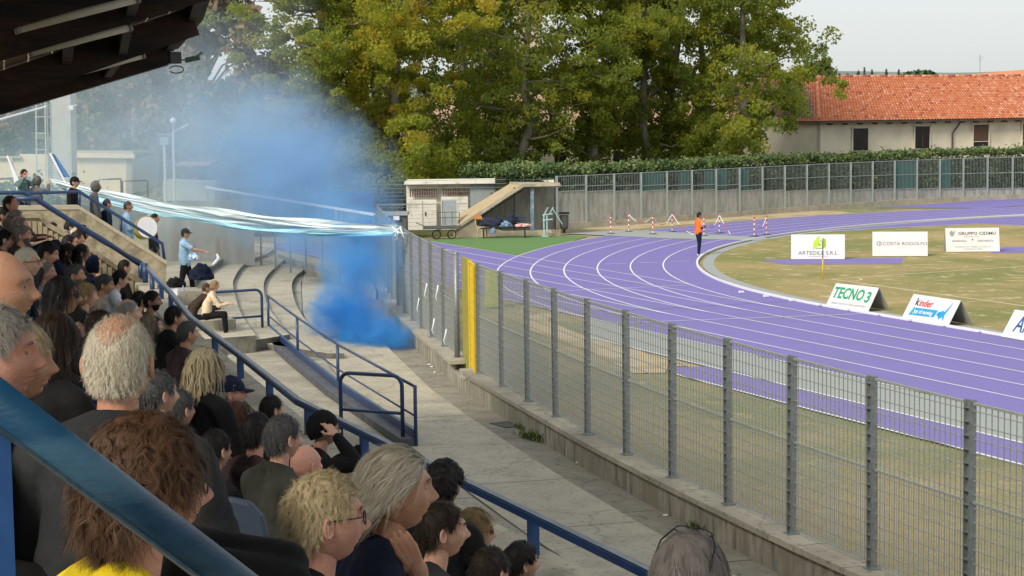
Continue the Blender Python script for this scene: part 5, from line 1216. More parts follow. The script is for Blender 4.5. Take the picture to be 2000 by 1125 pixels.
def wrinkle(V, amp, fr, seed=0):
    out = V.copy(); c = V.mean(0)
    n = np.array([mnoise.noise(Vector(v*fr)+Vector((seed, 0, 0))) for v in V]); n2 = np.array([abs(mnoise.noise(Vector(v*fr*2.3)+Vector((0, seed, 0)))) for v in V])
    ax = V-np.stack([np.zeros(len(V)), np.zeros(len(V)), V[:, 2]], 1)*0; d = V-np.array([-.04, 0, 0]); d[:, 2] = 0; l = np.linalg.norm(d, axis=1)[:, None]+1e-6
    return out+d/l*((n*amp+n2*amp*.8)[:, None])
# figure skeletons; origin between the ears; x forward, z up
NK = np.array([-.035, 0, -.17])
def seated(lean, arms):
    L = lean; sh = np.array([-.055, 0, -.212]); hip = np.array([-.05-.35*L, 0, -.74])
    J = dict(neck=NK, sh=sh, hip=hip); J['spine'] = (sh+hip)/2+np.array([-.04-.06*L, 0, 0])
    for s_ in (-1, 1):
        S = sh+np.array([-.01, .19*s_, -.03]); J['S%d' % s_] = S
        if arms == 'lap': E = S+np.array([.06+.1*L, .06*s_, -.27]); Wr = E+np.array([.22, -.09*s_, -.06])
        elif arms == 'knees': E = S+np.array([.17, .05*s_, -.24]); Wr = E+np.array([.2, -.1*s_, .02])
        elif arms == 'folded': E = S+np.array([.09, .05*s_, -.25]); Wr = E+np.array([.14, -.24*s_, .05])
        J['E%d' % s_] = E; J['W%d' % s_] = Wr
        K = hip+np.array([.43, .13*s_, .02]); J['H%d' % s_] = hip+np.array([0, .1*s_, 0]); J['K%d' % s_] = K; J['A%d' % s_] = K+np.array([.03, .0, -.43])
    return J
def standing(armL, armR, lean=0, split=.1):
    sh = np.array([-.045, 0, -.215]); hip = np.array([-.03-lean, 0, -.72]); J = dict(neck=NK, sh=sh, hip=hip, spine=(sh+hip)/2+np.array([-.01, 0, 0]))
    for s_, A in ((1, armL), (-1, armR)):
        S = sh+np.array([0, .19*s_, -.03]); J['S%d' % s_] = S; J['E%d' % s_] = S+np.array(A[0])*[1, s_, 1]; J['W%d' % s_] = J['E%d' % s_]+np.array(A[1])*[1, s_, 1]
        J['H%d' % s_] = hip+np.array([0, .09*s_, 0]); J['K%d' % s_] = J['H%d' % s_]+np.array([.03+split*s_, .01*s_, -.42]); J['A%d' % s_] = J['K%d' % s_]+np.array([-.03+split*.4*s_, 0, -.42])
    return J
def body_mesh(key, J, kind='man', sub=5, bulk=1.0, sleeves='long', hands=True, vox=.011, legs='trousers', shoes=True, hood=False, collar='low'):
    if key in PROTO: return PROTO[key]
    b = MB(); W = bulk
    chainc(b, [J['neck']+[.02, 0, .09], J['neck'], J['sh']+[0, 0, .02]], [.05*W**.5, .054*W**.5, .07])
    for s_ in (-1, 1): capsule(b, J['sh'], J['S%d' % s_], .05, .04)
    chainc(b, [J['sh'], J['spine'], J['hip']], [.065, .07, .08])
    for s_ in (-1, 1):
        chainc(b, [J['S%d' % s_], J['E%d' % s_], J['W%d' % s_]], [.045, .036, .026])
        chainc(b, [J['H%d' % s_], J['K%d' % s_], J['A%d' % s_]], [.075, .05, .035])
    V, F = remesh(b, vox, 3); bb = MB(); bb.add(V, F); head_part(bb, kind, sub)
    if hands:
        for s_ in (-1, 1):
            d = J['W%d' % s_]-J['E%d' % s_]; d /= np.linalg.norm(d); h = MB(); hand(h, J['W%d' % s_]+d*.02, d, np.array([0, .35*s_, 1]), .95, .7); hv, hf = remesh(h, .005, 1); bb.add(hv, hf)
    bm_ = bb.mesh('body', True)
    # clothing: torso and arms
    c = MB(); w = W
    capsule(c, J['sh']+[-.005, .055, -.02], J['spine']+[0, .06, 0], .095*w, .115*w); capsule(c, J['sh']+[-.005, -.055, -.02], J['spine']+[0, -.06, 0], .095*w, .115*w)
    capsule(c, J['spine']+[0, .06, 0], J['hip']+[.0, .06, .02], .118*w, .128*w); capsule(c, J['spine']+[0, -.06, 0], J['hip']+[.0, -.06, .02], .118*w, .128*w)
    for s_ in (-1, 1):
        capsule(c, J['sh']+[-.01, .04*s_, .035], J['S%d' % s_], .06*w, .068*w); e = J['E%d' % s_]
        if sleeves == 'long': chainc(c, [J['S%d' % s_], e, J['W%d' % s_]-(J['W%d' % s_]-e)*.04], [.068*w, .058*w, .042*w])
        else: chainc(c, [J['S%d' % s_], J['S%d' % s_]+(e-J['S%d' % s_])*.75], [.066*w, .058*w])
    nk = J['neck']
    R_ = .072
    ring = [(nk[0]-.005+R_*math.cos(t), R_*1.02*math.sin(t), nk[2]-.03-.03*math.cos(t)+(.03 if collar == 'high' else .004)) for t in np.linspace(0, 2*math.pi, 20)]
    c.tube(ring, .017 if collar != 'high' else .022, 8)
    if collar == 'high': c.tube([(x_, y_, z_+.03) for x_, y_, z_ in ring], .014, 8)
    if hood:
        for t in np.linspace(-1.2, 1.2, 9): c.ball((nk[0]-.09*math.cos(t)-.01, .1*math.sin(t), nk[2]-.035-.02*math.cos(t)), (.045, .05, .045))
    V, F = remesh(c, .012, 4); V = wrinkle(V, .010, 9.0, len(key)); cc = MB(); cc.add(V, F); cl = cc.mesh('clothing', True)
    lg = None
    l = MB()
    for s_ in (-1, 1): chainc(l, [J['H%d' % s_], J['K%d' % s_], J['A%d' % s_]], [.1*w**.5, .07, .055])
    capsule(l, J['H1'], J['H-1'], .115, .115)
    V, F = remesh(l, .016, 3); V = wrinkle(V, .006, 9, 2); l = MB(); l.add(V, F); lg = l.mesh('trousers', True)
    s__ = MB()
    for s_ in (-1, 1): a = J['A%d' % s_]; capsule(s__, a+[-.03, 0, -.05], a+[.15, 0, -.065], .045, .036)
    V, F = remesh(s__, .014, 2); s__ = MB(); s__.add(V, F); sh = s__.mesh('shoes', True)
    PROTO[key] = (bm_, cl, lg, sh); return PROTO[key]
# ------------------------------------------------------------------ hair
def hair_mesh(key, style, n=1400, seg=6, w=.0016, sub=5, seed=1, kind='man', thick=None, amp=1.0):
    if ('hair', key) in PROTO: return PROTO[('hair', key)]
    rs = np.random.RandomState(seed); U, F = ICO[5 if sub >= 5 else 4]; P = skull(U, kind)
    x, y, z = P[:, 0], P[:, 1], P[:, 2]
    hl = lambda x, a=.0: sstep(z-(.062+.0*x) + (.105-x)*.0, -.004, .012)   # forehead hairline
    ang = np.arctan2(np.abs(y), x)             # 0 front, pi back
    line = np.interp(ang, [0, .45, .75, 1.05, 1.25, 1.5, 1.75, 2.0, 2.4, 3.15], [.066, .064, .048, .02, .0, .03, .018, -.035, -.068, -.078])
    if style in ('bald_ring', 'thin_top'): top = sstep(z, .03, .075)
    mask = sstep(z-line, -.006, .008)
    ear = np.exp(-(((x+.01)/.022)**2+((z+.012)/.03)**2)); mask = mask*(1-.0*ear)
    if style == 'bald_ring': mask = mask*(1-sstep(z, .025, .06))*(x < .055)
    if style == 'thin_top': mask = mask*(1-.86*sstep(-((x+.02)/.1)**2-(y/.058)**2+1, .0, .75)*(z > .02))
    if style == 'receding': mask = sstep(z-line-np.where(x > 0, .02*sstep(np.abs(y), .015, .035), 0), -.006, .008)
    th = dict(short=.009, buzz=.003, bald_ring=.007, thin_top=.005, wavy=.02, long=.014, sweep=.014, curly=.026, bob=.018, receding=.01, dread=.022, mop=.012, fringe=.015)[style] if thick is None else thick
    nz = np.array([mnoise.noise(Vector(u*3.0)+Vector((seed, 0, 0))) for u in U]); nz2 = np.array([mnoise.noise(Vector(u*8.0)+Vector((0, seed, 0))) for u in U])
    thk = th*mask*(1+.35*nz+(.3 if style in ('wavy', 'curly', 'dread', 'mop') else .08)*nz2)
    shell = P*(1+0)+U*((thk-.006*(mask < .05)-.0035*(mask < .5))[:, None])
    if style in ('long', 'bob', 'dread'):
        hang = sstep(-x, -.045, .0)*sstep(.03-z, 0, .08)
    mb = MB(); keepv = mask > .3; Fk = [f for f in F if keepv[f[0]] or keepv[f[1]] or keepv[f[2]]]
    used = sorted({i for f in Fk for i in f}); mp = {j: i for i, j in enumerate(used)}
    mb.add(shell[used], [tuple(mp[i] for i in f) for f in Fk])
    if style in ('long', 'bob', 'dread'):
        dl = {'long': .32, 'bob': .15, 'dread': .22}[style]
        Q, FQ = ICO[4]; q = Q*np.array([.07, .1, dl/2]); q[:, 0] += -.055-.25*np.clip(-q[:, 2], 0, 1)*.1; q[:, 2] -= dl/2-.045
        q[:, 1] *= 1-.15*sstep(-Q[:, 2], 0, 1); q += Q*(np.array([mnoise.noise(Vector(u*4)) for u in Q])*.012)[:, None]; mb.add(q, FQ)
    # strands: guide locks, each strand drawn towards its guide
    cand = rs.choice(len(mask), 20000, p=(mask*(mask > .08))/np.sum(mask*(mask > .08))); ng = max(60, n//(7 if seg > 6 else 5))
    def roots(m, j_):
        ix = cand[rs.randint(0, len(cand), m)]; u_ = U[ix]+rs.normal(size=(m, 3))*j_; u_ /= np.linalg.norm(u_, axis=1)[:, None]
        return P[ix]+U[ix]*(thk[ix]*.7)[:, None]+rs.normal(size=(m, 3))*j_*.1, u_
    groot, nrm = roots(ng, .03)
    comb = dict(short=(.3, 0, -.4), buzz=(0, 0, -.3), bald_ring=(-.35, 0, -.6), thin_top=(-.5, 0, -.7), wavy=(.1, 0, -.7), long=(-.3, 0, -.95), sweep=(-1, 0, -.3), curly=(0, 0, -.3), bob=(.1, 0, -1), receding=(-.6, 0, -.4), dread=(-.1, 0, -1), mop=(-.1, 0, -.35), fringe=(.55, 0, -.5))[style]
    Ln = dict(short=.035, buzz=.01, bald_ring=.03, thin_top=.016, wavy=.095, long=.2, sweep=.11, curly=.05, bob=.12, receding=.035, dread=.2, mop=.065, fringe=.075)[style]*amp
    curl = dict(short=.25, buzz=.2, bald_ring=.3, thin_top=.3, wavy=1.5, long=.12, sweep=.16, curly=2.2, bob=.15, receding=.3, dread=.6, mop=1.0, fringe=.3)[style]
    d = nrm*(.32 if style not in ('sweep', 'long', 'bob', 'thin_top') else .08)+np.array(comb)*.8+rs.normal(size=(ng, 3))*.22
    d -= nrm*np.minimum(0, (d*nrm).sum(1))[:, None]; d /= np.linalg.norm(d, axis=1)[:, None]
    L = Ln*rs.uniform(.6, 1.15, ng)/seg; cur = groot.copy(); Gp = [cur.copy()]
    ph = rs.uniform(0, 6.28, ng); hand_ = np.where(rs.rand(ng) > .5, 1, -1); ax = np.cross(nrm, rs.normal(size=(ng, 3))*.2+np.array([0, 0, 1])); ax /= np.linalg.norm(ax, axis=1)[:, None]+1e-9; ax2 = np.cross(nrm, ax)
    lim = 1+dict(wavy=.22, curly=.16, mop=.13, dread=.2, short=.1, thin_top=.04, sweep=.085, bob=.1, long=.12).get(style, .08)
    for k in range(seg):
        a_ = ph+hand_*k*(1.3 if curl > .5 else .5)
        d = d+(ax*np.cos(a_)[:, None]+ax2*.6*np.sin(a_)[:, None])*curl*.6+np.array([0, 0, -.2])+np.array(comb)*.12
        d /= np.linalg.norm(d, axis=1)[:, None]; cur = cur+d*L[:, None]
        s_ = np.array([.1, .078, .118]); r = np.sqrt(((cur/(s_+th*.9))**2).sum(1)); inside = (r < 1) & (cur[:, 2] > -.06)
        far = (r > lim) & (cur[:, 2] > -.03); cur = np.where(inside[:, None], cur/r[:, None], cur); cur = np.where(far[:, None], cur*(lim/r)[:, None], cur); Gp.append(cur.copy())
    Gp = np.stack(Gp, 1)
    root, _u = roots(n, .02); near = np.empty(n, int)
    for c0_ in range(0, n, 1000): near[c0_:c0_+1000] = ((root[c0_:c0_+1000, None]-groot[None])**2).sum(2).argmin(1)
    off = root-groot[near]; off *= np.minimum(1, .018/(np.linalg.norm(off, axis=1)+1e-6))[:, None]
    tt = np.linspace(0, 1, seg+1)[None, :, None]; tight = dict(dread=.85, thin_top=.1, short=.3, sweep=.2, long=.2, bob=.2, buzz=0, wavy=.42, mop=.35).get(style, .4)
    Pp = Gp[near]+off[:, None, :]*(1-tight*np.minimum(1, tt*1.6))+rs.normal(size=(n, 1, 3))*.003*tt+rs.normal(size=(n, seg+1, 3))*.0005
    out0 = Pp/np.array([.1, .078, .118]); out0 /= np.linalg.norm(out0, axis=2)[:, :, None]; Pp = Pp+out0*rs.uniform(0, .006, (n, 1, 1))*tt**.5
    tint_g = rs.beta(2, 2, ng)
    t = np.diff(Pp, axis=1); t = np.concatenate([t, t[:, -1:]], 1); out = Pp-np.array([0, 0, -.02]); sd_ = np.cross(t, out); sd_ /= np.linalg.norm(sd_, axis=2)[:, :, None]+1e-9
    ww = w*np.linspace(1, .25, seg+1)[None, :, None]*rs.uniform(.6, 1.4, (n, 1, 1)); A = Pp+sd_*ww; B = Pp-sd_*ww
    V = np.stack([A, B], 2).reshape(-1, 3); k0 = np.arange(n)[:, None]*(2*(seg+1))+np.arange(seg)[None]*2; Fs = np.stack([k0, k0+1, k0+3, k0+2], 2).reshape(-1, 4)
    SV = np.array(mb.v); SF = np.array([f if len(f) == 3 else f[:3] for f in mb.f]); nshell = len(SF); Fs = Fs+len(SV)
    me = bpy.data.meshes.new('hair'); me.vertices.add(len(SV)+len(V)); me.vertices.foreach_set('co', np.concatenate([SV, V]).ravel())
    me.loops.add(3*nshell+4*len(Fs)); me.loops.foreach_set('vertex_index', np.concatenate([SF.ravel(), Fs.ravel()]).astype(np.int32)); me.polygons.add(nshell+len(Fs))
    me.polygons.foreach_set('loop_start', np.concatenate([np.arange(nshell)*3, 3*nshell+np.arange(len(Fs))*4]).astype(np.int32)); me.polygons.foreach_set('loop_total', np.concatenate([np.full(nshell, 3), np.full(len(Fs), 4)]).astype(np.int32))
    me.polygons.foreach_set('use_smooth', np.ones(nshell+len(Fs), bool)); me.update(calc_edges=True)
    at = me.attributes.new('tint', 'FLOAT', 'FACE'); at.data.foreach_set('value', np.concatenate([np.full(nshell, .38), np.repeat(np.clip(tint_g[near]*.45+rs.rand(n)*.45+.05, 0, 1), seg)]).astype(np.float32))
    PROTO[('hair', key)] = me; return me
def haircol(name, c, c2):
    k = 'hair_'+name
    if k in MATS: return MATS[k]
    m = M(k, c, rough=.6, spec=.3); nt = m.node_tree; N = nt.nodes; at = N.new('ShaderNodeAttribute'); at.attribute_name = 'tint'
    r = N.new('ShaderNodeValToRGB'); r.color_ramp.elements[0].color = (*[v*.75 for v in c], 1); r.color_ramp.elements[1].color = (*c2, 1); r.color_ramp.elements[1].position = .85
    nt.links.new(at.outputs['Fac'], r.inputs[0]); nt.links.new(r.outputs[0], N['Principled BSDF'].inputs['Base Color']); return m
HC = dict(black=haircol('black', (.006, .005, .005), (.016, .013, .012)), dbrown=haircol('dark_brown', (.014, .008, .005), (.035, .02, .012)), brown=haircol('brown', (.03, .015, .008), (.13, .065, .032)), red=haircol('reddish', (.045, .016, .01), (.1, .038, .02)),
          grey=haircol('grey', (.18, .17, .15), (.42, .39, .35)), dgrey=haircol('dark_grey', (.035, .034, .034), (.12, .12, .118)), white=haircol('white', (.55, .49, .37), (.8, .74, .6)), silver=haircol('silver', (.26, .22, .15), (.62, .57, .47)), blond=haircol('blond', (.16, .1, .04), (.42, .29, .13)), ash=haircol('ash_blond', (.3, .23, .12), (.68, .56, .35)), gb=haircol('grey_brown', (.07, .042, .03), (.42, .38, .35)))
def skinm(name, c): return M('skin_'+name, tuple(np.array(c)*[.92, .86, .84]), tuple(np.array(c)*[1.05, 1.03, 1.0]), 38, .55, .22, 150, sss=.1, stretch=(1, 1, 1.6), c3=tuple(np.array(c)*[1.0, .84, .79]), s3=9, w3=.57)
SK = dict(fair=skinm('fair', (.62, .37, .27)), pink=skinm('pink', (.62, .33, .25)), tan=skinm('tan', (.5, .28, .18)), olive=skinm('olive', (.5, .31, .2)), brown=skinm('brown', (.32, .18, .12)))
def cloth(name, c, d=1.35): return M('cloth_'+name, c, tuple(v*d for v in c), 22, .85, .25, 240, spec=.2, c3=tuple(v*.8 for v in c), s3=4, w3=.55)
CLO = {k: cloth(k, v) for k, v in dict(black=(.008, .008, .009), charcoal=(.028, .03, .033), grey=(.11, .11, .11), navy=(.01, .014, .035), plum=(.045, .028, .03), olive=(.035, .037, .03), taupe=(.1, .075, .055), beige=(.25, .2, .15), white=(.5, .52, .56), lblue=(.27, .42, .58), yellow=(.62, .46, .01), denim=(.06, .09, .15), orange=(.75, .17, .035), peach=(.62, .5, .34), dbrown=(.04, .026, .02), teal=(.09, .15, .15), check=(.2, .18, .2)).items()}
m_eye = M('eye_white', (.3, .26, .24), rough=.3); m_iris = M('iris', (.03, .02, .012), rough=.1); m_glass = M('dark_lens', (.01, .01, .012), rough=.08, spec=.8); m_frame = M('spectacle_frame', (.01, .012, .02), rough=.3); m_watch = M('watch_brown', (.04, .02, .012), rough=.4)
EM = {}
for s_ in (-1, 1):
    em = MB(); em.ball((.0755, .0315*s_, .0055), .0105)
    em.cur = 1; em.ball((.083, .0315*s_, .005), (.0035, .006, .006))
    em.cur = 0; EM[s_] = em.mesh('eye', True)
    bm_ = MB(); bm_.tube([(.096, .014*s_, .027), (.0985, .028*s_, .031), (.088, .047*s_, .026)], [.003, .0038, .002], 6)
    EM[s_*2] = bm_.mesh('eyebrow', True)
def glasses_mesh(key, dark):
    if key in PROTO: return PROTO[key]
    mb = MB()
    for s_ in (-1, 1):
        R_ = [(.106-.012*abs(math.cos(t)*.5+.5)*.6, s_*.033+.024*math.cos(t)*s_, .003+.0185*math.sin(t)) for t in np.linspace(0, 2*math.pi, 17)]
        mb.tube(R_, .0019, 5); 
        if dark: mb.cur = 1; mb.add(R_[:-1]+[(R_[0][0], s_*.033, .003)], [(i, (i+1) % 16, 16) for i in range(16)]); mb.cur = 0
        mb.tube([(.098, s_*.057, .01), (.06, s_*.082, .012), (-.005, s_*.086, .01), (-.022, s_*.085, -.01)], .0024 if not dark else .0035, 5)
    mb.tube([(.107, -.01, .006), (.109, 0, .009), (.107, .01, .006)], .002, 5)
    PROTO[key] = mb.mesh('glasses', True); return PROTO[key]
def cap_mesh(key):
    if key in PROTO: return PROTO[key]
    mb = MB(); U, F = ICO[4]; k = U[:, 2] > -.02; P = U*np.array([.113, .09, .115])+[-.004, 0, .022]
    Fk = [f for f in F if all(k[i] for i in f)]; us = sorted({i for f in Fk for i in f}); mp = {j: i for i, j in enumerate(us)}; mb.add(P[us], [tuple(mp[i] for i in f) for f in Fk])
    V = []; n = 12
    for r in (0, .5, 1):
        for j in range(n+1): t = -1.15+2.3*j/n; V.append((.06+(.045+.075*r)*math.cos(t)*(1 if abs(t) < 2 else 0), (.078-.004*r)*math.sin(t), .033+.006*r*0-.016*r-.01*r*math.sin(t)**2))
    Fs = [(i*(n+1)+j, i*(n+1)+j+1, (i+1)*(n+1)+j+1, (i+1)*(n+1)+j) for i in range(2) for j in range(n)]
    mb.add(V, Fs); mb.add([(a, b, c-.005) for a, b, c in V], Fs); mb.ball((-.004, 0, .137), .007)
    PROTO[key] = mb.mesh('cap', True); return PROTO[key]
def beanie_mesh(key, hood=False):
    if key in PROTO: return PROTO[key]
    U, F = ICO[5]; s_ = np.array([.118, .094, .128]) if not hood else np.array([.125, .108, .14]); P = U*s_+[-.008, 0, .012]
    P += U*(np.array([mnoise.noise(Vector(u*4))*(.004 if not hood else .01) for u in U]))[:, None]
    z = P[:, 2]; x = P[:, 0]
    k = (z-np.interp(x, [-.12, .0, .11], [-.09, -.03, .05]) > 0) if not hood else ((x < .055) & (z > -.14))
    Fk = [f for f in F if all(k[i] for i in f)]; us = sorted({i for f in Fk for i in f}); mp = {j: i for i, j in enumerate(us)}; mb = MB(); mb.add(P[us], [tuple(mp[i] for i in f) for f in Fk])
    o = mb.mesh('cap', True); PROTO[key] = o; return o
POSES = dict(lap=('seat', .12, 'lap'), knees=('seat', .3, 'knees'), folded=('seat', .1, 'folded'))
def person(u, v, hpx, lab, hair='short', hc='dbrown', skin='fair', wear='black', az=0, pitch=0, roll=0, kind='man', pose='lap', J=None, key=None, glass=None, hat=None, hatc='black', trous='navy', bulk=1.0, hood=False, collar='low', sub=5, hn=1300, hseg=5, hw=.0022, D=None, eyes=False, sleeves='long', grp='seated spectators', beard=None, scale=1.0, shoe='black', name='person', hamp=1.0):
    """head centre at picture point (u, v); hpx = crown-to-chin height in the picture; az: 0 = facing right in the picture, + = turned away"""
    D = D or .236*scale*FPX/(hpx*.94)
    P = atd(u, v, D); a = math.radians(az); f = RGT*math.cos(a)+FWD*math.sin(a); rz = math.atan2(f[1], f[0])
    e = empty(name, P, rz, lab, 'person', grp); e.scale = (scale,)*3
    if J is None: ty, ln, ar = POSES[pose]; J = seated(ln, ar); key = (pose, kind, sub, bulk, hood, collar, sleeves)
    b, c, l, s_ = body_mesh(key, J, kind, sub, bulk, sleeves, True, .011, hood=hood, collar=collar)
    # a nod of the head is a tilt of the whole figure about its hips
    link('body', b, e, [SK[skin]]); link('clothing', c, e, [CLO[wear]]); link('trousers', l, e, [CLO[trous]]); link('shoes', s_, e, [CLO[shoe] if isinstance(shoe, str) else shoe])
    if roll or pitch: e.rotation_euler = (math.radians(roll), math.radians(pitch), rz)
    if hair:
        link('hair', hair_mesh((hair, kind, hn, hseg, hw, hamp), hair, hn, hseg, hw, sub, seed=hash((hair, hn)) % 97 if False else len(hair)*7+hn % 13, kind=kind, amp=hamp), e, [HC[hc]])
    if eyes:
        for s_ in (-1, 1): link('eye', EM[s_], e, [m_eye, m_iris]); link('eyebrow', EM[s_*2], e, [HC[hc] if hair else HC['grey']])
    if glass: link('glasses', glasses_mesh('g'+glass, glass == 'dark'), e, [m_frame, m_glass] if glass == 'dark' else [m_frame])
    if glass == 'up':
        o = [c for c in e.children if c.name.startswith('glasses')][-1]; o.location = (-.035, 0, .05); o.rotation_euler = (0, math.radians(-50), 0)
    if hat == 'cap': link('cap', cap_mesh('cap'), e, [CLO[hatc]])
    if hat == 'beanie': link('beanie', beanie_mesh('beanie'), e, [CLO[hatc]])
    if hat == 'hood': link('hood', beanie_mesh('hood', True), e, [CLO[hatc]])
    if beard:
        me = PROTO.get('beard')
        if me is None:
            U, F = ICO[5]; Pk = skull(U, 'man'); k = (Pk[:, 2] < -.035) & (Pk[:, 0] > .01) & ~((np.abs(Pk[:, 1]) < .022) & (np.abs(Pk[:, 2]+.06) < .012)) & (Pk[:, 2] < -.035-.0*Pk[:, 0]) & ~((Pk[:, 2] > -.05) & (Pk[:, 0] > .06) & (np.abs(Pk[:, 1]) < .03))
            Q = Pk+U*.005; Fk = [f for f in F if all(k[i] for i in f)]; us = sorted({i for f in Fk for i in f}); mp = {j: i for i, j in enumerate(us)}; mb = MB(); mb.add(Q[us], [tuple(mp[i] for i in f) for f in Fk]); me = mb.mesh('beard', True); PROTO['beard'] = me
        link('beard', me, e, [HC[beard]])
    return e
NEAR = dict(sub=6, hn=12000, hseg=7, hw=.00048, eyes=True)
MID = dict(sub=5, hn=2800, hseg=6, hw=.0009, eyes=True)
# ================================================================== the crowd (largest first)
NR = dict(NEAR)
person(283, 952, 276, 'person with tousled brown curly hair, glasses and yellow collar right behind the handrail', 'wavy', 'brown', 'pink', 'yellow', 28, glass='clear', bulk=1.05, hamp=1.0, **{**NEAR, 'hn': 17000})
person(233, 708, 196, 'person seen from behind with white hair, thin red crown and big ears, dark grey jacket', 'thin_top', 'white', 'tan', 'charcoal', 84, collar='high', bulk=1.08, kind='heavy', **NEAR)
person(634, 1014, 186, 'person with curly white blond hair, blue framed glasses and black jacket', 'mop', 'ash', 'pink', 'black', 20, glass='clear', kind='heavy', bulk=1.05, **{**NEAR, 'hamp': .45})
person(772, 957, 172, 'person with slicked back silver hair and navy blazer leaning on a hand', 'sweep', 'silver', 'tan', 'navy', 14, kind='heavy', **NEAR)
person(1346, 1136, 190, 'person with grey brown hair and dark sunglasses pushed up, low at the bottom edge', 'bob', 'gb', 'tan', 'black', 55, kind='woman', glass='up', **NEAR)
person(-10, 692, 196, 'person with short grey hair and pink face cut by the left edge above the handrail', 'short', 'grey', 'pink', 'black', 5, kind='heavy', **NEAR)
person(33, 708, 158, 'person with grey blond hair and downcast profile behind the left edge man', 'bob', 'ash', 'tan', 'charcoal', 8, kind='woman', **{**NEAR, 'hn': 8000, 'hamp': .5})
person(0, 563, 156, 'bald person with tanned face cut by the left edge', None, 'grey', 'tan', 'black', 2, kind='heavy', **NEAR)
person(862, 1036, 118, 'smiling person with short dark brown hair and grey top beside the silver haired one', 'short', 'dbrown', 'fair', 'charcoal', 15, **MID)
person(925, 1038, 92, 'person with blond fringe and dark sunglasses near the rail', 'fringe', 'blond', 'fair', 'charcoal', 10, glass='dark', kind='woman', **MID)
person(868, 948, 94, 'person with thick black curls seen from behind near the rail', 'curly', 'black', 'brown', 'black', 60, **MID)
person(957, 1118, 104, 'person with smooth dark brown hair seen from behind at the bottom edge', 'short', 'dbrown', 'fair', 'black', 50, **MID)
person(1018, 1100, 84, 'person with wavy black hair low at the bottom edge by the rail', 'wavy', 'black', 'fair', 'black', 25, kind='woman', hamp=.4, **MID)
person(597, 908, 84, 'bald person with pink scalp and brown hooded jacket', None, 'grey', 'pink', 'taupe', 45, kind='heavy', hood=True, **MID)
person(552, 856, 94, 'person with salt and pepper hair and dark olive jacket', 'short', 'dgrey', 'fair', 'olive', 42, collar='high', **MID)
person(502, 846, 82, 'person with black hair and plum hooded jacket', 'short', 'black', 'fair', 'plum', 55, hood=True, **MID)
person(632, 838, 70, 'person in a black beanie holding a hand to the head next to the rail', None, 'black', 'fair', 'black', 18, glass='clear', hat='beanie', kind='woman', J=(lambda J: {**J, 'E-1': J['S-1']+np.array([.25, -.03, .02]), 'W-1': J['S-1']+np.array([.13, .06, .2])})(seated(.2, 'lap')), key='handhead', **MID)
person(670, 918, 62, 'person in a black cap bent low between beanie and silver hair', None, 'black', 'fair', 'black', 40, hat='beanie', **MID)
person(451, 768, 66, 'person in a navy baseball cap beside the parapet', 'short', 'grey', 'pink', 'navy', 12, hat='cap', hatc='navy', **{**MID, 'hn': 600})
person(459, 822, 74, 'person with reddish brown hair over the cheek and sunglasses', 'bob', 'red', 'fair', 'plum', 15, glass='dark', kind='woman', **MID)
person(398, 720, 78, 'person with blond dreadlocks and black jacket beside the parapet', 'dread', 'ash', 'fair', 'black', 60, kind='woman', **{**MID, 'hw': .003, 'hn': 1500})
person(108, 668, 118, 'person with long dark brown hair behind the white haired one, all in black', 'long', 'dbrown', 'fair', 'black', 55, kind='woman', **MID)
person(121, 578, 78, 'person with long black hair and dark glasses in the middle of the crowd', 'long', 'black', 'tan', 'black', 12, glass='dark', kind='woman', **{**MID, 'hn': 1600})
person(365, 652, 52, 'person with cropped dark grey hair and brown shirt beside the parapet', 'buzz', 'dgrey', 'tan', 'plum', 35, collar='high', **MID)
person(340, 620, 46, 'person with dense black hair and black top, next to the cropped grey head', 'short', 'black', 'tan', 'black', 30, **MID)
person(249, 612, 58, 'person with grey hair and high forehead in front of the white sweatshirt', 'thin_top', 'grey', 'fair', 'grey', 20, **MID)
person(52, 513, 62, 'person with cropped grey hair, glasses and dark navy jacket on the left', 'buzz', 'white', 'fair', 'navy', 5, glass='clear', kind='heavy', **MID)
person(88, 532, 46, 'person with grey hair and checked shirt lower than the one with glasses', 'short', 'grey', 'pink', 'check', 5, **MID)
person(94, 494, 46, 'person with black hair bowing the head on the left', 'fringe', 'black', 'fair', 'charcoal', 5, pitch=18, hamp=.5, **MID)
person(145, 538, 46, 'bald person with greying beard and tan face in mid crowd', 'buzz', 'dgrey', 'tan', 'charcoal', 8, beard='grey', glass='up', **MID)
person(204, 556, 42, 'person with short dark hair and beige jacket next to the white sweatshirt', 'short', 'dgrey', 'tan', 'beige', 6, pitch=8, **MID)
person(297, 588, 42, 'bearded person with black hair beside the parapet', 'short', 'black', 'brown', 'taupe', -2, beard='black', **MID)
person(272, 588, 40, 'person with black hair seen from behind next to the bearded one', 'short', 'black', 'fair', 'black', 45, **MID)
person(299, 636, 40, 'person with short brown hair and pale profile low beside the parapet', 'short', 'dbrown', 'fair', 'black', 5, **MID)
person(234, 545, 38, 'person with black hair leaning forward in a white sweatshirt', 'short', 'black', 'fair', 'white', 22, pose='knees', pitch=10, **MID)
person(243, 522, 30, 'person with black hair just behind the white sweatshirt', 'short', 'black', 'fair', 'black', 30, **MID)
person(133, 492, 36, 'person with long dark hair and pale profile further back', 'long', 'dbrown', 'fair', 'charcoal', 4, kind='woman', **{**MID, 'hn': 1200})
person(159, 494, 36, 'person with long dark hair holding a phone at the aisle', 'long', 'black', 'fair', 'plum', 20, kind='woman', **{**MID, 'hn': 1200})
person(184, 518, 34, 'person in a navy hood bent towards the aisle', None, 'black', 'fair', 'navy', 25, hat='hood', hatc='navy', hood=True)
person(44, 459, 40, 'person with grey beard and brown grey hair, third head from the top left', 'short', 'gb', 'pink', 'dbrown', 3, beard='grey', **MID)
person(71, 481, 34, 'person with pinkish balding head between two darker heads', 'bald_ring', 'grey', 'pink', 'charcoal', 12)
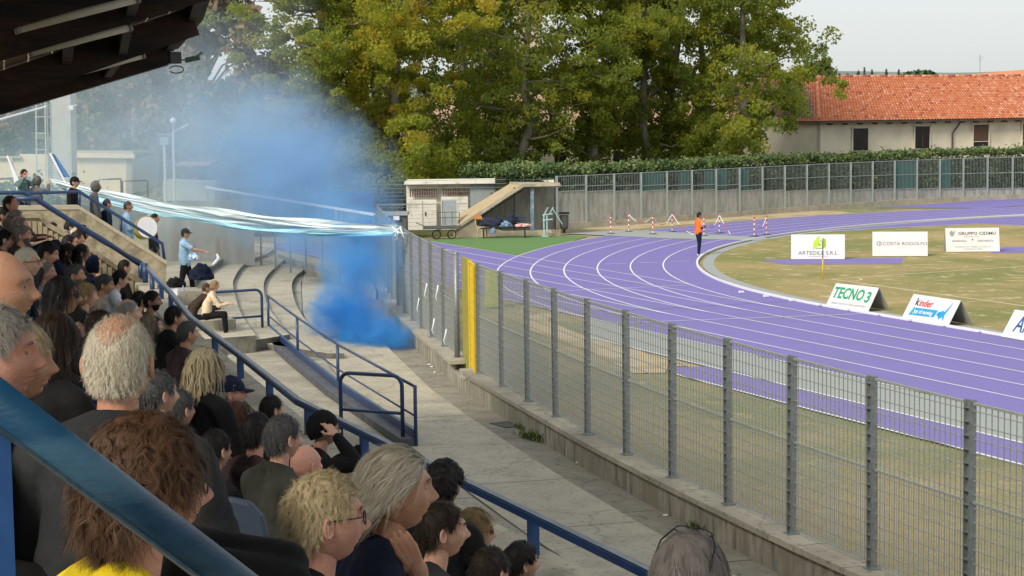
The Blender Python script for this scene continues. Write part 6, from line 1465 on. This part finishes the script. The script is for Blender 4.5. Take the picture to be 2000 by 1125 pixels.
person(103, 446, 24, 'young person with dark hair and dark top with pale stripe by the ribbed wall', 'short', 'dbrown', 'fair', 'navy', 35, kind='boy', scale=.9)
person(137, 444, 27, 'person with black hair under the blue handrail', 'short', 'black', 'fair', 'black', 20)
person(146, 456, 27, 'person with whitish short hair under the blue handrail', 'short', 'white', 'fair', 'grey', 30)
person(127, 462, 29, 'person with thin grey hair by the ribbed wall', 'thin_top', 'grey', 'fair', 'grey', 25)
person(151, 466, 30, 'dark haired person with pink cheek below the whitish head', 'short', 'dbrown', 'pink', 'black', 5)
person(163, 455, 27, 'person in a dark hood at the end of the row under the rail', None, 'black', 'brown', 'black', 5, hat='hood')
person(134, 474, 31, 'person with black hair and grey jacket in the row below', 'short', 'black', 'fair', 'grey', 25)
person(21, 400, 36, 'person looking up with ruddy face at the top left of the crowd', 'short', 'dbrown', 'pink', 'taupe', -12, pitch=-22)
person(5, 421, 34, 'person with black hair at the left edge below the ruddy one', 'short', 'black', 'fair', 'black', 15)
person(30, 426, 36, 'person with grey hair right below the ruddy one', 'short', 'gb', 'fair', 'taupe', 20)
person(38, 440, 38, 'person with thinning grey hair between the grey head and the bearded one', 'thin_top', 'gb', 'pink', 'dbrown', 20)
person(10, 468, 40, 'person with dark hair and pale cheek at the left edge', 'short', 'black', 'fair', 'black', 15)
person(-4, 510, 48, 'dark haired person half outside the left edge', 'short', 'black', 'fair', 'black', 25)
person(20, 540, 60, 'person with black hair behind the bald left edge one', 'short', 'black', 'tan', 'black', 30)
person(168, 578, 50, 'person with fair brown hair behind the long black hair', 'bob', 'blond', 'fair', 'charcoal', 20, kind='woman', hamp=.5)
person(148, 632, 66, 'person in black with dark hair lower in front of the long black hair', 'short', 'black', 'fair', 'black', 30)
person(310, 770, 92, 'person in a washed grey hooded top behind the white haired one', 'short', 'dgrey', 'fair', 'grey', 40, hood=True)
ck = MB(); capsule(ck, atd(360, 1075, 3.7), atd(560, 1105, 3.75), .055, .05); capsule(ck, atd(380, 1130, 3.6), atd(560, 1150, 3.7), .07, .06); V, F = remesh(ck, .012, 4); V = wrinkle(V, .008, 9, 3); ck = MB(); ck.add(V, F); ck.build('clothed_shoulder', CLO['black'], None, 'black clothed shoulder of a spectator between the curly brown head and the white curls', 'clothed_shoulder', smooth=True)  # stands in for a spectator's dark clothed shoulder, no full figure
person(702, 900, 62, 'person with dark hair behind the silver haired one, only the crown showing', 'short', 'dbrown', 'fair', 'charcoal', 35, **MID)
person(530, 800, 58, 'person with black hair and black jacket next to the dark cap', 'short', 'black', 'fair', 'black', 40, **MID)
person(800, 1000, 84, 'person with dark hair mostly hidden behind the silver haired one', 'short', 'black', 'fair', 'grey', 30, **MID)
person(196, 640, 70, 'person with dark hair behind the white haired one', 'short', 'dbrown', 'fair', 'black', 30, **MID)
person(420, 880, 84, 'person with black hair and black jacket behind the curly brown head', 'short', 'black', 'fair', 'black', 50, **MID)
person(350, 800, 80, 'person with dark grey hair close behind the white haired one', 'short', 'dgrey', 'fair', 'charcoal', 50, **MID)
person(60, 610, 60, 'person in black between the bald one and the long black hair', 'short', 'dbrown', 'fair', 'black', 20, **MID)
# hand of the silver haired one and the bottom right hand
def loose_hand(u, v, D, fd, up_, sc, lab, slv):
    pass
mbh = MB()
for lab, u, v, D, fd, up_, skn, slv in (('cheek', 822, 1066, 5.4, (.1, 0, 1), (1, .2, .1), 'tan', 'navy'),):
    P = atd(u-7, v, D); p = [c for c in bpy.data.objects if c.get('label', '').startswith('person with slicked back')][0]
    h = MB(); hand(h, (0, 0, -.07), np.array([0, 0, 1.0])-rt3*.5, rt3*.3-fw3, .8, .55); capsule(h, (0, 0, -.07), np.array([0, 0, -.2])+fw3*.03, .03, .038)
    V, F = remesh(h, .004, 2); h = MB(); h.add(V, F); me = h.mesh('hand', True); o = bpy.data.objects.new('hand', me); COL.objects.link(o); me.materials.append(SK[skn])
    o.parent = p; o.matrix_parent_inverse = Matrix.Identity(4)
    inv = (Matrix.Translation(p.location) @ Euler(p.rotation_euler).to_matrix().to_4x4()).inverted(); HM = inv @ Matrix.Translation(tuple(P)); o.matrix_local = HM
    w_ = MB(); w_.tube([(0, 0, -.115), (0, 0, -.135)], .036, 14); wo2 = w_.build('wristwatch', m_watch, p); wo2.matrix_local = HM
    s_ = MB(); capsule(s_, np.array([0, 0, -.17])+fw3*.02, np.array([0, 0, -.42])+fw3*.05-rt3*.05, .052, .07); V, F = remesh(s_, .01, 2); s_ = MB(); s_.add(V, F); so2 = s_.build('sleeve', CLO[slv], p, smooth=True); so2.matrix_local = HM
# ------------------------------------------------------------------ standing people
U_ = lambda s: None
Jst = standing(((.0, .05, -.28), (.05, .0, -.25)), ((.0, .05, -.28), (.05, .0, -.25)))
def by_feet(u, v, top, z, lab, **k):
    """a standing figure whose soles meet the ground at (u, v) and whose crown shows at row top"""
    P = atz(u, v, z); h = zat(P, top)-z; sc = h/1.74; D = (P-CAM)@FWD
    Q = np.array([P[0], P[1], z+1.625*sc]); q = Q-CAM
    e = person(u, v, 0, lab, D=D, scale=sc, grp=None, **k); e.location = tuple(float(a) for a in Q); 
    if 'group' in e: del e['group']
    return e
Jf = standing(((.08, .05, -.26), (.2, -.28, .06)), ((.08, .05, -.26), (.22, -.26, .02)), split=.03)
o = by_feet(1366, 498, 415, 0, 'official in an orange bib with folded arms standing on the inner lane', hair='short', hc='dbrown', skin='tan', wear='orange', trous='navy', az=18, J=Jf, key='official', bulk=1.05, shoe='white', kind='heavy', sleeves='short')
sl_ = MB()
for s_ in (-1, 1): chainc(sl_, [Jf['S%d' % s_]*.9+Jf['E%d' % s_]*.1, Jf['E%d' % s_], Jf['W%d' % s_]], [.055, .052, .04])
V, F = remesh(sl_, .012, 3); sl_ = MB(); sl_.add(V, F); sl_.build('sleeves', CLO['charcoal'], o, smooth=True)
sp_ = MB()
for s_ in (-1, 1): sp_.tube([Jf['S%d' % s_]+[.0, .055*s_, .03], Jf['E%d' % s_]+[.02, .058*s_, .02], Jf['W%d' % s_]+[.02, 0, .04]], .014, 6)
sp_.build('sleeve_stripe', m_line, o, smooth=True)
Jm = standing(((.05, .1, -.24), (.12, -.05, -.14)), ((.2, .12, -.12), (.3, .02, -.08)), split=.12)
Jm['E-1'] = Jm['S-1']+np.array([.23, -.06, -.13]); Jm['W-1'] = Jm['E-1']+np.array([.25, .0, -.06]); Jm['E1'] = Jm['S1']+np.array([-.06, .08, -.24]); Jm['W1'] = Jm['E1']+np.array([.22, -.08, -.1])
e_man = by_feet(366, 584, 447, .93, 'person in a light blue shirt and dark cap throwing a streamer on the terrace', hair='short', hc='black', skin='tan', wear='lblue', trous='black', az=8, J=Jm, key='thrower', hat='cap', hatc='black', bulk=1.15, sleeves='short', kind='heavy', glass='dark')
# crouching figure with a big dark jacket, kid
def seat_on(u, v, top, z, lab, J, key, **k):
    P = atz(u, v, z); D = (P-CAM)@FWD
    return P, D
P = atz(398, 590, .93); D = float((P-CAM)@FWD)
person(403, 563, 24, 'crouching person in dark brown bending over on the terrace beside the child', 'short', 'brown', 'fair', 'dbrown', 25, J=seated(.9, 'knees'), key='crouch', trous='black', D=43.0, grp=None, pitch=4, hamp=.5, scale=.92)
person(419, 558, 22, 'fair haired child in a peach jumper and black trousers sitting on the step', 'bob', 'blond', 'fair', 'peach', 5, kind='boy', J=seated(.45, 'knees'), key='kid', trous='black', shoe='white', D=42.3, scale=.88, grp=None, hood=True, hamp=.5)
sb = atd(414, 600, 43.0); MB().box((sb[0], sb[1], 1.16), (.7, .9, .26)).build('concrete_block', m_conc, None, 'small concrete step the fair haired child sits on', 'block', bevel=.015)
hj = heap('jacket', atd(392, 538, D)+fw3*.1, (.27, .22, .27), 12, CLO['navy'], 'big crumpled dark navy jacket held up behind the seated child'); 
heap('backpack', atz(344, 566, 1.35)+np.array([0, 0, .14]), (.22, .16, .17), 14, CLO['black'], 'black backpack lying on the concrete block', 'bag')
bg_ = empty('white_box', atz(338, 577, 1.35), rzv, 'small white cardboard box beside the black backpack', 'box'); MB().box((0, 0, .07), (.26, .18, .14)).build('box_body', m_line, bg_, bevel=.01); MB().box((0, 0, .145), (.27, .19, .02)).build('lid', m_line, bg_); MB().lathe([(.035, .0), (.035, .004)], (0.0, 0, .156), 12).build('round_mark', i_nav, bg_)
bt = empty('water_bottle', atz(358, 574, 1.35), 0, 'small clear blue plastic bottle on the concrete block', 'bottle'); MB().lathe([(.03, 0), (.033, .03), (.03, .15), (.012, .19), (.012, .21)], n=12).build('bottle_body', M('bottle_blue', (.25, .4, .6), rough=.15), bt, smooth=True); MB().lathe([(.014, .21), (.014, .23)], n=10).build('cap', i_nav, bt)
# people behind the stair wall
Jd = standing(((.08, .05, -.26), (.22, -.1, .02)), ((.08, .05, -.26), (.22, -.1, .04)))
DW = float(atd(240, 455, 43)@FWD*0+44.3)
person(146, 356, 22, 'person in a black padded hood jacket and black cap above the stair wall', 'short', 'black', 'fair', 'black', -8, J=Jst, key='stand', hat='cap', hatc='black', hood=True, D=44, grp=None, bulk=1.15, name='person', scale=1.0)
person(188, 365, 22, 'person in a pale grey hooded top behind the stair wall', None, 'black', 'brown', 'grey', 15, J=Jst, key='stand2', hat='hood', hatc='grey', D=44.6, grp=None, hood=True)
person(209, 399, 22, 'bald person in a dark shirt behind the stair wall', 'buzz', 'dgrey', 'pink', 'navy', 35, J=Jst, key='stand3', D=44.8, grp=None)
person(250, 403, 24, 'bald person in a light blue shirt beating a white drum', 'buzz', 'dgrey', 'tan', 'lblue', 12, J=Jd, key='drummer', D=45.2, grp=None, bulk=1.15, trous='black')
person(302, 427, 24, 'person with cropped dark hair, dark vest and grey top right of the drum', 'buzz', 'black', 'tan', 'charcoal', 10, J=Jst, key='stand4', D=46, grp=None, trous='grey')
Jc = standing(((.15, .05, -.05), (.12, -.08, .2)), ((.15, .05, -.05), (.12, -.08, .2)))
person(47, 340, 19, 'person in a grey green jacket raising both hands to the face in the haze', 'short', 'dbrown', 'pink', 'teal', -40, J=Jc, key='camera', D=50, grp=None, glass='dark')
person(73, 354, 19, 'person in a grey hood turned away in the haze beside the raised hands', None, 'black', 'fair', 'grey', 60, J=Jc, key='camera', hat='hood', hatc='grey', D=50, grp=None)
dr = empty('drum', atd(283, 446, 44.6), math.atan2(RGT[1], RGT[0]), 'big white drum with a gold rim held behind the stair wall', 'drum')
fdir = RGT*.55-FWD*.83+np.array([0, 0, .25])
c2_ = np.array([0, 0, 0.0])
R_ = Vector(fdir).rotation_difference(Vector((0, 0, 1))).inverted() if False else Vector((0, 0, 1)).rotation_difference(Vector(fdir))
dr.rotation_euler = R_.to_euler()
MB().lathe([(.24, -.14), (.24, .14)], n=24).build('shell', M('gold_shell', (.35, .27, .08), (.45, .36, .12), 5, .35), dr, smooth=True); MB().lathe([(.25, .12), (.25, .145), (.0, .146)], n=24).build('drum_head', m_line, dr); MB().tube([(.255*math.cos(t), .255*math.sin(t), .135) for t in np.linspace(0, 2*math.pi, 25)], .014, 6).build('rim', M('gold_rim', (.4, .32, .1), rough=.3, metal=.6), dr)
# flags at the left
for px, mt, lab in (([(14, 304), (34, 376), (42, 378), (22, 308)], m_rib, 'rolled pale flag leaning behind the left end rail'), ([(98, 299), (118, 346), (136, 346), (106, 302)], M('flag_blue', (.05, .16, .4), (.08, .22, .5), 4, .8), 'rolled blue and white flag behind the man in the black cap')):
    P = atd(px[0][0], px[0][1], 52); e = empty('flag', P, 0, lab, 'flag')
    ppoly(px, 52, .06, 'flag_cloth', mt, e, P); MB().beam(atd(px[0][0], px[0][1], 51.95)-P, atd(px[-1][0]*.2+px[2][0]*.8+6, 372, 51.95)-P, .05, .05).build('flag_pole', m_line, e)
# ------------------------------------------------------------------ streamers
m_st = [M('streamer_white', (.56, .66, .7), (.64, .73, .76), 3, .7), M('streamer_cyan', (.3, .62, .78), (.38, .7, .84), 3, .7), M('streamer_blue', (.12, .42, .72), (.18, .5, .8), 3, .7)]
stp = [(100, 352, 440, 398, 0), (120, 358, 445, 402, 0), (95, 349, 447, 405, 0), (140, 366, 446, 408, 1), (160, 372, 449, 412, 0), (110, 360, 450, 414, 2), (180, 380, 448, 411, 0), (150, 376, 452, 420, 1), (130, 372, 453, 424, 1), (200, 390, 454, 426, 1), (120, 368, 455, 428, 2), (170, 388, 452, 418, 0), (240, 402, 455, 430, 1), (105, 356, 444, 400, 0)]
SLB = ['topmost white streamer of the bundle over the terrace', 'second white streamer from the top', 'third white streamer from the top', 'pale cyan streamer just under the white ones', 'white streamer in the middle of the bundle', 'blue streamer in the middle of the bundle', 'lower white streamer ending at the fence corner', 'cyan streamer in the lower half of the bundle', 'second cyan streamer in the lower half', 'third cyan streamer low in the bundle', 'blue streamer close to the bottom of the bundle', 'white streamer above the cyan ones', 'lowest cyan streamer of the bundle', 'thin white streamer along the top of the bundle']
for i, (u0, v0, v1, vm, c) in enumerate(stp):
    a = atd(u0, v0, 50+rnd.uniform(-.6, .6)); b = atd(776, v1+2, 45.2); pts = []
    sg = rnd.uniform(.1, .36)
    for k in range(25):
        f = k/24; p = a*(1-f)+b*f; p = p-np.array([0, 0, sg*4*f*(1-f)+.025*math.sin(k*.9+i*2)*math.sin(math.pi*f)]); pts.append(p)
    wd = rnd.uniform(.035, .12)
    e = MB(); V = []
    for k, p in enumerate(pts):
        tw_ = 1.1*math.sin(k*.5*(1+.3*math.sin(i))+i*1.7); n1 = np.array([0, 0, 1.0])*math.cos(tw_)+fw3*math.sin(tw_); V += [p+n1*wd/2, p-n1*wd/2, p-n1*wd/2+fw3*.004, p+n1*wd/2+fw3*.004]
    F = []
    for k in range(24):
        for j in range(4): F.append((4*k+j, 4*k+(j+1) % 4, 4*k+4+(j+1) % 4, 4*k+4+j))
    F += [(0, 1, 2, 3), (99, 98, 97, 96)]
    e.add(V, F); e.build('streamer', m_st[c], None, SLB[i], 'streamer', 'streamers stretched over the terrace')
P = atd(778, 452, 45.1); kn = MB()
for k in range(9): kn.tube([P, P+np.array([rnd.uniform(-.12, .12), rnd.uniform(-.12, .12), rnd.uniform(-.1, .12)]), P+np.array([rnd.uniform(-.2, .2), rnd.uniform(-.2, .2), rnd.uniform(-.22, .16)])], [.04, .03, .015], 5)
kn.build('streamer_knot', m_st[0], None, 'white and cyan knot where all streamers are tied to the fence', 'knot', smooth=True)
P = atd(430, 500, 46.5); Q = np.array(e_man.location); 
MB().tube([atd(424, 497, 46.4), atd(427, 505, 46.2), atd(421, 512, 46), atd(414, 519, 46)], [.03, .04, .045, .03], 6).build('paper_roll_tail', m_st[0], None, 'short white streamer hanging from the hand of the person in light blue', 'streamer', smooth=True)
heap('streamer_bundle', atd(377, 504, 46.2), (.13, .1, .11), 15, M('blue_white_paper', (.15, .35, .65), (.75, .8, .85), 12, .7, ramp=(.45, .55)), 'bundle of blue and white paper streamers held at the belly', 'bundle')
# litter, drain, weeds
rs = np.random.RandomState(3)
for i, (u, v) in enumerate(((838, 713), (843, 717), (850, 728), (1128, 905), (1300, 1008))):
    P = atz(u, v, ZC-.05); MB().box(P+[0, 0, .012], (.06, .04, .02), i).build('paper_scrap', m_line, None, ['small white paper scrap nearest the smoke by the low wall', 'second white paper scrap by the low wall', 'third white paper scrap by the low wall', 'tiny white scrap in the gutter mid way', 'tiny white scrap in the gutter near the bottom'][i], 'litter')
def weed(u, v, n_, lab, s_=1):
    P = atz(u, v, ZC-.05); e = MB(); V = []; F = []
    for k in range(n_):
        b = rs.normal(size=3)*np.array([.18, .05, 0])*s_; t = rs.uniform(0, 6.28); h = rs.uniform(.06, .18)*s_; d = np.array([math.cos(t), math.sin(t), 0]); s2 = np.array([-d[1], d[0], 0])*.008
        e.add([b-s2, b+s2, b+d*h*.3+s2+[0, 0, h*.6], b+d*h*.3-s2+[0, 0, h*.6], b+d*h*.8+[0, 0, h]], [(0, 1, 2, 3), (3, 2, 4)])
    o = e.build('weed', M('weed_green', (.06, .11, .02), (.12, .17, .04), 9, .7), None, lab, 'weed', kind='stuff'); o.location = tuple(P); o.rotation_euler = (0, 0, .15)
weed(1040, 858, 160, 'green weed tuft growing at the foot of the low wall'); weed(1362, 1035, 90, 'small weed at the wall foot near the bottom edge', .8); weed(1020, 838, 50, 'tiny weed just before the tuft at the wall foot', .7)
dp = atz(990, 830, ZC-.06); MB().box(dp+[0, 0, .008], (.55, .35, .012), .12).build('drain_cover', m_dgrey, None, 'dark drain cover sunk in the gutter by the low wall', 'drain')
# ------------------------------------------------------------------ smoke
def smoke(name, P, r, dens, col, seed, lab, nscale=1.4, power=1.0, thr=.42, absn=(0, 0, 0), rot=0):
    m = bpy.data.materials.new('smoke_'+str(seed)); m.use_nodes = True; nt = m.node_tree; N = nt.nodes; L = nt.links; N.clear()
    out = N.new('ShaderNodeOutputMaterial'); pv_ = N.new('ShaderNodeVolumePrincipled'); pv_.inputs['Color'].default_value = (*col, 1); pv_.inputs['Anisotropy'].default_value = .1
    pv_.inputs['Absorption Color'].default_value = (*absn, 1)
    tc = N.new('ShaderNodeTexCoord'); vl = N.new('ShaderNodeVectorMath'); vl.operation = 'LENGTH'
    nz = N.new('ShaderNodeTexNoise'); nz.inputs['Scale'].default_value = nscale; nz.inputs['Detail'].default_value = 6; nz.inputs['Roughness'].default_value = .68; nz.inputs['Distortion'].default_value = 1.3
    mp = N.new('ShaderNodeMapping'); mp.inputs['Location'].default_value = (seed*3.1, seed*1.7, 0); mp.inputs['Scale'].default_value = tuple(float(x) for x in np.array(r)/max(r)*1.0)
    L.new(tc.outputs['Object'], mp.inputs[0]); L.new(mp.outputs[0], nz.inputs['Vector']); L.new(tc.outputs['Object'], vl.inputs[0])
    f = N.new('ShaderNodeMapRange'); f.inputs[1].default_value = 1.0; f.inputs[2].default_value = .15; nb_ = N.new('ShaderNodeTexNoise'); nb_.inputs['Scale'].default_value = nscale*.9; nb_.inputs['Detail'].default_value = 3; L.new(mp.outputs[0], nb_.inputs['Vector'])
    sb_ = N.new('ShaderNodeMath'); sb_.operation = 'MULTIPLY_ADD'; sb_.inputs[1].default_value = 1.5; sb_.inputs[2].default_value = -.66; L.new(nb_.outputs['Fac'], sb_.inputs[0]); ab_ = N.new('ShaderNodeMath'); L.new(vl.outputs['Value'], ab_.inputs[0]); L.new(sb_.outputs[0], ab_.inputs[1]); mxx = N.new('ShaderNodeMath'); mxx.operation = 'MAXIMUM'; L.new(ab_.outputs[0], mxx.inputs[0]); m3 = N.new('ShaderNodeMath'); m3.operation = 'MULTIPLY'; m3.inputs[1].default_value = .96; L.new(vl.outputs['Value'], m3.inputs[0]); L.new(m3.outputs[0], mxx.inputs[1]) if False else None; mxx.inputs[1].default_value = 0
    edge = N.new('ShaderNodeMapRange'); edge.inputs[1].default_value = .82; edge.inputs[2].default_value = 1.0; edge.inputs[4].default_value = 1.0; L.new(vl.outputs['Value'], edge.inputs[0]); ad2 = N.new('ShaderNodeMath'); L.new(mxx.outputs[0], ad2.inputs[0]); L.new(edge.outputs[0], ad2.inputs[1]); L.new(ad2.outputs[0], f.inputs[0])
    n2 = N.new('ShaderNodeMapRange'); n2.inputs[1].default_value = thr-.12; n2.inputs[2].default_value = thr+.22; L.new(nz.outputs['Fac'], n2.inputs[0])
    mu = N.new('ShaderNodeMath'); mu.operation = 'MULTIPLY'; L.new(f.outputs[0], mu.inputs[0]); L.new(n2.outputs[0], mu.inputs[1])
    pw = N.new('ShaderNodeMath'); pw.operation = 'POWER'; L.new(f.outputs[0], pw.inputs[0]); pw.inputs[1].default_value = 1.5; L.new(pw.outputs[0], mu.inputs[0]); mu2 = N.new('ShaderNodeMath'); mu2.operation = 'MULTIPLY'; L.new(mu.outputs[0], mu2.inputs[0]); mu2.inputs[1].default_value = dens; L.new(mu2.outputs[0], pv_.inputs['Density'])
    L.new(pv_.outputs[0], out.inputs['Volume'])
    bm = bmesh.new(); bmesh.ops.create_icosphere(bm, subdivisions=3, radius=1.0); me = bpy.data.meshes.new(name); bm.to_mesh(me); bm.free(); me.materials.append(m)
    o = bpy.data.objects.new(name, me); COL.objects.link(o); o.location = tuple(float(a) for a in P); o.scale = tuple(float(a) for a in r); o.rotation_euler = (0, rot, rzv)
    return tag(o, kind='stuff')
smoke('blue_smoke', atd(760, 662, 42.5), (1.2, .9, .62), 9, (.12, .46, .93), 1, '', 2.6, thr=.47)
smoke('blue_smoke', atd(715, 650, 43.2), (1.05, .9, .85), 9, (.09, .42, .92), 14, '', 2.8, thr=.46)
smoke('blue_smoke', atd(672, 625, 43.8), (1.15, 1, .95), 8, (.08, .4, .9), 2, '', 2.4, thr=.45)
smoke('blue_smoke', atd(690, 560, 45), (1.15, 1.1, 1.5), 5.5, (.16, .5, .95), 3, '', 2.4, thr=.45)
smoke('blue_smoke', atd(705, 490, 46.5), (1.5, 1.5, 1.35), 5, (.26, .57, .96), 4, '', 2.2, thr=.43)
smoke('blue_smoke', atd(640, 440, 49), (1.8, 1.5, 1.4), 2.4, (.3, .6, .96), 15, '', 2.0, thr=.43)
smoke('blue_smoke', atd(785, 560, 43.2), (1.1, .7, 1.5), .6, (.3, .6, .97), 5, '', 1.6, thr=.38)
smoke('blue_smoke', atd(590, 360, 58), (3.8, 3.6, 3.2), 1.25, (.36, .62, .96), 6, '', 2.2, thr=.45)
smoke('blue_smoke', atd(520, 260, 62), (3.6, 3.5, 3.0), .6, (.48, .7, .96), 7, '', 2.2, thr=.46)
smoke('blue_smoke', atd(420, 320, 64), (5.0, 4, 3.0), .3, (.52, .73, .96), 8, '', 2.0, thr=.45)
smoke('blue_smoke', atd(500, 310, 60), (4.6, 3.6, 3.4), .42, (.46, .7, .97), 16, '', 2.4, thr=.46)
smoke('blue_smoke', atd(350, 240, 62), (4.2, 3.6, 3.0), .22, (.52, .74, .97), 17, '', 2.4, thr=.46)
smoke('blue_smoke', atd(640, 600, 44.5), (1.0, .8, .9), 1.6, (.22, .6, .95), 18, '', 2.6, thr=.44)
smoke('pale_smoke', atd(280, 290, 60), (8, 5, 5.4), .17, (.72, .85, .95), 9, '', 1.8, thr=.4)
smoke('pale_smoke', atd(60, 300, 58), (5.5, 5, 4.2), .2, (.62, .83, .94), 10, '', 1.8, thr=.4)
smoke('pale_smoke', atd(310, 405, 47), (2.2, 1.5, 1.1), .45, (.78, .92, .9), 11, '', 2.2, thr=.47)
smoke('pale_smoke', atd(90, 350, 52), (2.0, 1.5, 1.3), .3, (.68, .84, .95), 12, '', 1.8, thr=.42)
smoke('pale_smoke', atd(420, 130, 78), (6, 5, 5.5), .09, (.6, .78, .97), 13, '', 1.8, thr=.4)
